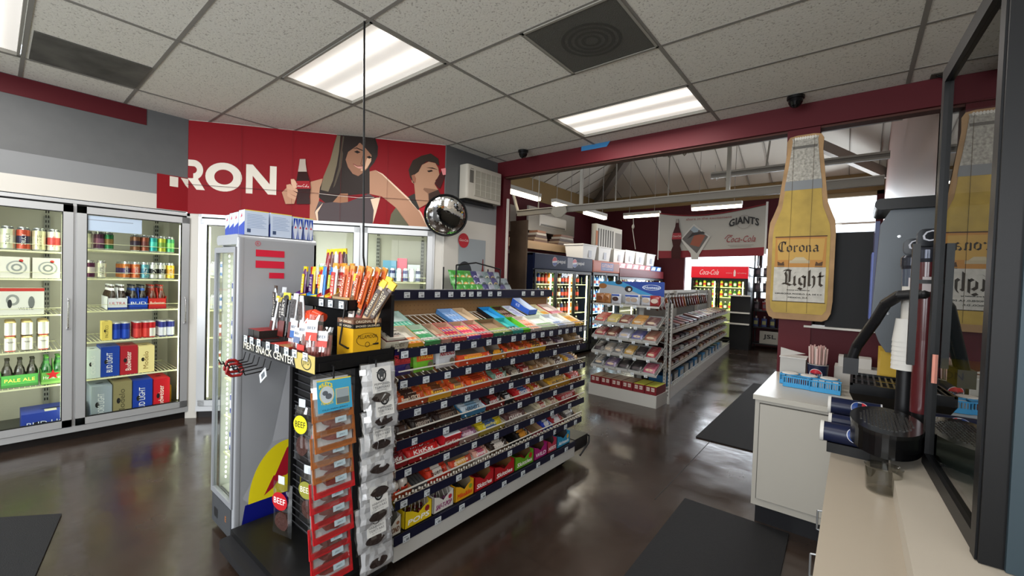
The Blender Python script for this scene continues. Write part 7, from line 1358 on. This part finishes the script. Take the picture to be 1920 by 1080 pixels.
for k, (x, y, w_) in enumerate(((-.385, 3.52, .33), (-.355, 3.43, .145), (-.205, 3.41, .16))):
    t = thing('plastic_basket', ('long blue basket holding cup lids', 'small blue basket in front, left one', 'small blue basket in front, right one')[k], 'basket', (x, y, .822), -.04, 'blue plastic baskets')
    b = B(); d_, h_ = .085, .07
    for z in (.0, .02, .062): 
        for (a0, a1) in (((0, 0), (w_, 0)), ((w_, 0), (w_, d_)), ((w_, d_), (0, d_)), ((0, d_), (0, 0))): b.box(min(a0[0], a1[0])-.002, min(a0[1], a1[1])-.002, z, max(a0[0], a1[0])+.002, max(a0[1], a1[1])+.002, z+(.009 if z else .02), bm_)
    n = int(w_/.012)
    for i in range(n):
        for yy in (0, d_): b.box(i*w_/n-.0025, yy-.0015, 0, i*w_/n+.0025, yy+.0015, h_, bm_)
    for i in range(6):
        for xx in (0, w_): b.box(xx-.0015, i*d_/6-.003, 0, xx+.0015, i*d_/6+.003, h_, bm_)
    b.box(0, 0, 0, w_, d_, .003, bm_); b.build('basket', t)
    if k == 0:
        for q in range(3):
            b = B()
            for j in range(6): b.lathe([(.047, .004+j*.012), (.05, .006+j*.012), (.05, .010+j*.012), (.04, .014+j*.012), (.0, .014+j*.012)], M('c0bdb8', .4), 20)
            tag(b.build('lid_stack'), 'stack of white cup lids in the long blue basket, %s one' % ('left', 'middle', 'right')[q], 'cup lids').matrix_world = TR(x+.055+q*.11, y+.04, .826)
    elif k == 1:
        b = B()
        for q in range(20): b.box(.01+q*.0062, .01, .02, .013+q*.0062, .07, .055, M(('8a3a4a', 'b0b0b8', '6a3a5a')[q % 3], .5))
        tag(b.build('sugar_packets', None), 'row of small pink and white packets in the left small basket', 'packets').matrix_world = TR(x, y, .826)
    else:
        b = B()
        for q in range(4): b.box(.01+q*.036, .012, .02, .04+q*.036, .07, .06+.004*(q % 2), M('b0bcc4', .45))
        tag(b.build('creamer_packets', None), 'pale creamer packets in the right small basket', 'packets').matrix_world = TR(x, y, .826)
# cup dispensers
for k, (y, z, x0, x1, lb) in enumerate(((2.22, .90, -.085, .12, 'navy cup tube nearest the viewer, lying on the counter'), (2.40, .905, -.065, .12, 'plain navy cup tube between the two logo tubes'), (2.60, .93, -.075, .12, 'navy logo cup tube farthest from the viewer'))):
    t = thing('cup_tube', lb, 'cup dispenser', (x0, y, z), 0, 'cup tubes under the black drip trays'); r_ = .04 if k != 1 else .03
    b = B().cyl((.006, 0, 0), (x1-x0, 0, 0), r_, nv, n=28); b.cyl((.19, 0, 0), (.196, 0, 0), r_*1.02, M('c8c8c8', .3), n=28); 
    if k != 1:
        b2 = B(); cupprint(b2, 0, .8, r_); Mx = MX.Translation((.115, 0, 0)) @ MX.Rotation(PI/2, 4, 'Y') @ MX.Rotation(-.35, 4, 'Z')
        off = len(b.v)
        for v in b2.v: b.v.append(Mx @ v)
        for f, mi in zip(b2.f, b2.mi): b.f.append([off+i for i in f]); b.mi.append(b.m(b2.mats[mi])); b.sm.append(False)
    b.build('tube', t); B().cyl((-.004, 0, 0), (.008, 0, 0), r_*1.06, M('c4c2bc', .4), n=28).build('cup_rim', t)
    B().box(.02, -.02, -z+.82, .16, .02, -r_, BLK).build('stand', t)
# drip trays
gb_ = M('080809', .22, s=.5)
t = thing('drip_tray', 'square black ribbed drip tray of the drink machine', 'drip tray', (.0, 2.78, .82))
b = B(); 
P0 = [(.05, .05), (.34, .05), (.34, .30), (.05, .30)]; P1 = [(0, 0), (.38, 0), (.38, .38), (0, .38)]
vs = [(x, y, .03) for x, y in P0]+[(x, y, .15) for x, y in P1]+[(x, y, .19) for x, y in P1]
b.add(vs, [(3, 2, 1, 0)]+[(k+4*l, (k+1) % 4+4*l, (k+1) % 4+4+4*l, k+4+4*l) for l in (0, 1) for k in range(4)], gb_); b.box(.02, .02, .18, .36, .36, .182, M('050506', .5)); b.box(.0, 0, .19, .38, .012, .2, gb_).box(0, .368, .19, .38, .38, .2, gb_).box(0, 0, .19, .012, .38, .2, gb_).box(.368, 0, .19, .38, .38, .2, gb_); b.box(.12, .1, 0, .3, .28, .04, gb_); b.build('pan', t)
b = B()
for k in range(14):
    for y0, y1 in ((.02, .18), (.20, .36)): b.box(.022+k*.025, y0, .188, .030+k*.025, y1, .194, M('3a3a3c', .3))
b.box(.012, .18, .186, .368, .20, .195, gb_); b.build('grille', t)
t = thing('drip_tray', 'oval black drip tray nearest the viewer with fine grille', 'drip tray', (.113, 2.17, 1.0))
b = B(); O_ = [(.105*cos(a), .16*sin(a)) for a in [2*PI*k/36 for k in range(36)]]
O_ = [(x, y*1.35) for x, y in O_]
b.ext(O_, (0, 0, -.085), X_, Y_, .075, gb_); b.ext([(x*1.03, y*1.03) for x, y in O_], (0, 0, -.012), X_, Y_, .014, M('141312', .15, s=.7)); b.box(-.04, -.04, -.178, .08, .1, -.08, gb_); b.build('pan', t)
b = B()
for i in range(-8, 9):
    for j in range(-8, 9):
        if (i/8.5)**2+(j/8.5)**2 < .8: b.box(i*.0105-.003, j*.022-.006, .0022, i*.0105+.003, j*.022+.006, .0045, M('2a2826', .3))
b.build('grille', t)
t = thing('clear_pitcher', 'clear plastic pitcher under the oval drip tray', 'pitcher', (.10, 1.90, .822)); B().lathe([(0, .003), (.045, .003), (.05, .08), (.052, .085), (.047, .08), (.042, .006)], glass('pitcher_plastic', 'dcdcd8', 1.5, .03, .06), 24).build('body', t)
# drink machine
t = thing('drink_machine', 'tall steel sided drink machine with black domed top', 'machine', (.10, 3.06, .822))
ms = M('565a5e', .45, .35); b = B(); b.ext([(.0, .0), (.55, 0), (.55, .02), (.55, .36), (.56, .38)][:0] or [(.02, .38), (.05, .33), (.5, .33), (.5, 1.13), (.04, 1.13), (.0, 1.05), (-.02, .5)], (0, .12, 0), X_, Z_, -.34, ms)
b.cyl((.05, .118, .55), (.05, .112, .55), .008, CHR, n=10).cyl((.08, .118, .98), (.08, .112, .98), .008, CHR, n=10); b.build('side_panel', t)
B().rbox(-.03, .08, 1.13, .5, .5, 1.19, BLK, .025, 1).build('top_cover', t); b = B().box(-.02, .2, .45, .0, .44, 1.08, M('26305a', .35)).box(-.028, .22, .5, -.02, .42, .9, M('4a5a9a', .35)); b.build('front_panel', t)
b = B(); b.box(.03, .15, .06, .5, .45, .33, M('b8962c', .45)); b.box(.028, .148, .06, .5, .15, .12, M('1c140c', .5))
for k in range(10): b.flat([(.03+k*.045, .075), (.075+k*.045, .075), (.0525+k*.045, .105)], (0, .147, 0), X_, Z_, M('c8a83c', .5))
b.text('LEMON', (.2, .146, .22), X_, Z_, .04, '3a2c10', w=.16); b.build('lower_panel', t); B().box(.02, .14, 0, .5, .46, .06, M('1a1210', .4)).build('base', t)
t = thing('brewer_arm', 'black curved double arm reaching over the drip tray', 'brewer', (.0, 2.41, 0))
b = B()
for dy in (0, .06):
    pts = [(-.0, dy+.3, 1.14), (.02, dy+.28, 1.22), (.08, dy+.14, 1.36), (.11, dy+.08, 1.44), (.15, dy+.02, 1.48), (.22, dy-.02, 1.49)]
    for p, q in zip(pts, pts[1:]): b.cyl(p, q, .021, M('161618', .4), n=8).ell(q, .021, .021, .021, M('161618', .4), 8, 6)
b.build('arm', t); B().box(-.03, .27, 1.08, .03, .42, 1.16, M('161618', .4)).build('arm_foot', t)
t = thing('paper_cup_stack', 'stack of white paper cups behind the black vertical bar', 'cups', (.185, 2.5, 1.16)); b = B()
for k in range(7): b.lathe([(.05, .02*k), (.04, .1+.02*k), (.038, .1+.02*k)], M('c0beb8', .5), 20)
b.build('cups', t); B().cyl((0, 0, .2), (0, 0, .36), .025, M('b8b4ac', .5), n=14).build('top_roll', t); B().cyl((0, 0, -.33), (0, 0, .02), .03, M('0f0f11', .4), n=12).build('stand', t)
t = thing('vertical_bar', 'black square upright bar with a cross rail in front of the glass case', 'bar', (.165, 2.20, 1.0)); B().box(0, 0, .22, .022, .03, .68, BLK).build('upright', t); B().box(.0, .012, .53, .09, .02, .545, BLK).build('cross_rail', t)
for k, (x, y, z, c) in enumerate(((.205, 2.62, 1.60, '3f4654'), (.232, 2.42, 1.62, '4a1a1d'))):
    t = thing('flavour_canister', ('blue tinted drink canister with silver cap, left of the red one', 'dark red drink canister with patterned label, beside the glass case')[k], 'canister', (x, y, 1.0), 0)
    B().lathe([(0, .0), (.035, .0), (.035, .3), (.036, .34), (.042, z-1.0), (0, z-1.0)], M(c, .2, s=.7), 20).box(-.02, -.043, .5, .02, -.040, .56, M('b8b0b0', .4)).build('tank', t)
    B().lathe([(.044, z-1.0), (.047, z-.985), (.047, z-.95), (.04, z-.94), (0, z-.935)], M('3a3c44', .2, .6), 20).build('cap', t)
    b = B().rbox(-.04, -.03, z-.935, .04, .03, z-.865, M('16181c', .2), .02, 1); b.text('Ch', (-.03, -.0305, z-.915), X_, Z_, .045, 'b0b0b8', shear=.2); b.build('badge', t); B().cyl((0, 0, -.18), (0, 0, 0), .03, BLK, n=12).build('stand', t)
# floor mats
for k, (pts, lb) in enumerate((([(-1.15, 7.4), (-.55, 7.4), (-.55, 4.35), (-1.15, 4.35)][::-1], 'dark rubber floor mat along the aisle beyond the white cabinet'), ([(-.86, 3.05), (-.25, 3.05), (-.2, .6), (-.84, .6)][::-1], 'black floor mat in front of the counter, bottom of view'), ([(-4.6, -.9), (-3.85, -1.0), (-2.9, .12), (-3.62, .27)], 'grey floor mat at the lower left before the coolers'))):
    t = B().ext(pts, (0, 0, .002), X_, Y_, .008, M('151517', .85, bump=.5, bs=250)); tag(t.build('floor_mat'), lb, 'mat')
# chip rack behind the gondola
t = thing('chip_rack', 'black wire chip rack standing against the white wall under the grey poster', 'rack', (-3.30, 3.12, 0), PI/2-.0)
b = B().tube([(0, 0, 0), (0, 0, 1.62), (.3, 0, 1.66), (.72, .0, 1.60), (.72, 0, 0)], .008, BLK, 8).tube([(0, .2, 0), (0, .2, 1.6)], .008, BLK, 8).tube([(.72, .2, 0), (.72, .2, 1.6)], .008, BLK, 8); b.build('frame', t)
for z in (.3, .62, .94, 1.24): B().box(0, -.02, z, .95, .2, z+.008, BLK).box(0, -.02, z, .95, -.015, z+.05, BLK).build('shelf', t)
CC = ['3a8a34', '3f9238', '4a8a3c', '3a3a6a', '8a8f9c', '6a7a7c', '44406a', '7f8a90']
CN = ['green', 'leaf green', 'moss green', 'purple', 'silver', 'grey green', 'violet', 'pale grey']
for k in range(26):
    rw, cl = divmod(k, 9); ci = min(cl, 7) if rw else min(cl*7//8, 7)
    b = pouch(B(), .14, .18, .03, M(CC[ci], .28, s=.6, bump=.4, bs=30), seed=900+k, wr=.006); b.disc((0, -.036, .08), X_, Z_, .04, .035, M(('b88a4a', 'c49a50', 'b88a4a', 'a8a0c0', '4a5a5c', 'b8b8a0', '9a8a6a', '4a5458')[ci], .4), 14).disc((0, -.0375, .08), X_, Z_, .022, .02, M('e0d8b0' if ci < 3 else '2c3438', .4), 10)
    tag(b.build('chip_bag'), '%s chip bag, %s from left, %s row of the black rack' % (CN[ci], ORD[cl], ('front', 'middle', 'rear')[rw]), 'chip bag', 'chip bags on the black rack').matrix_world = TR(-3.26-.07*rw, 3.18+cl*.10+.02*rw, 1.25+.075*rw, PI/2, -.35)
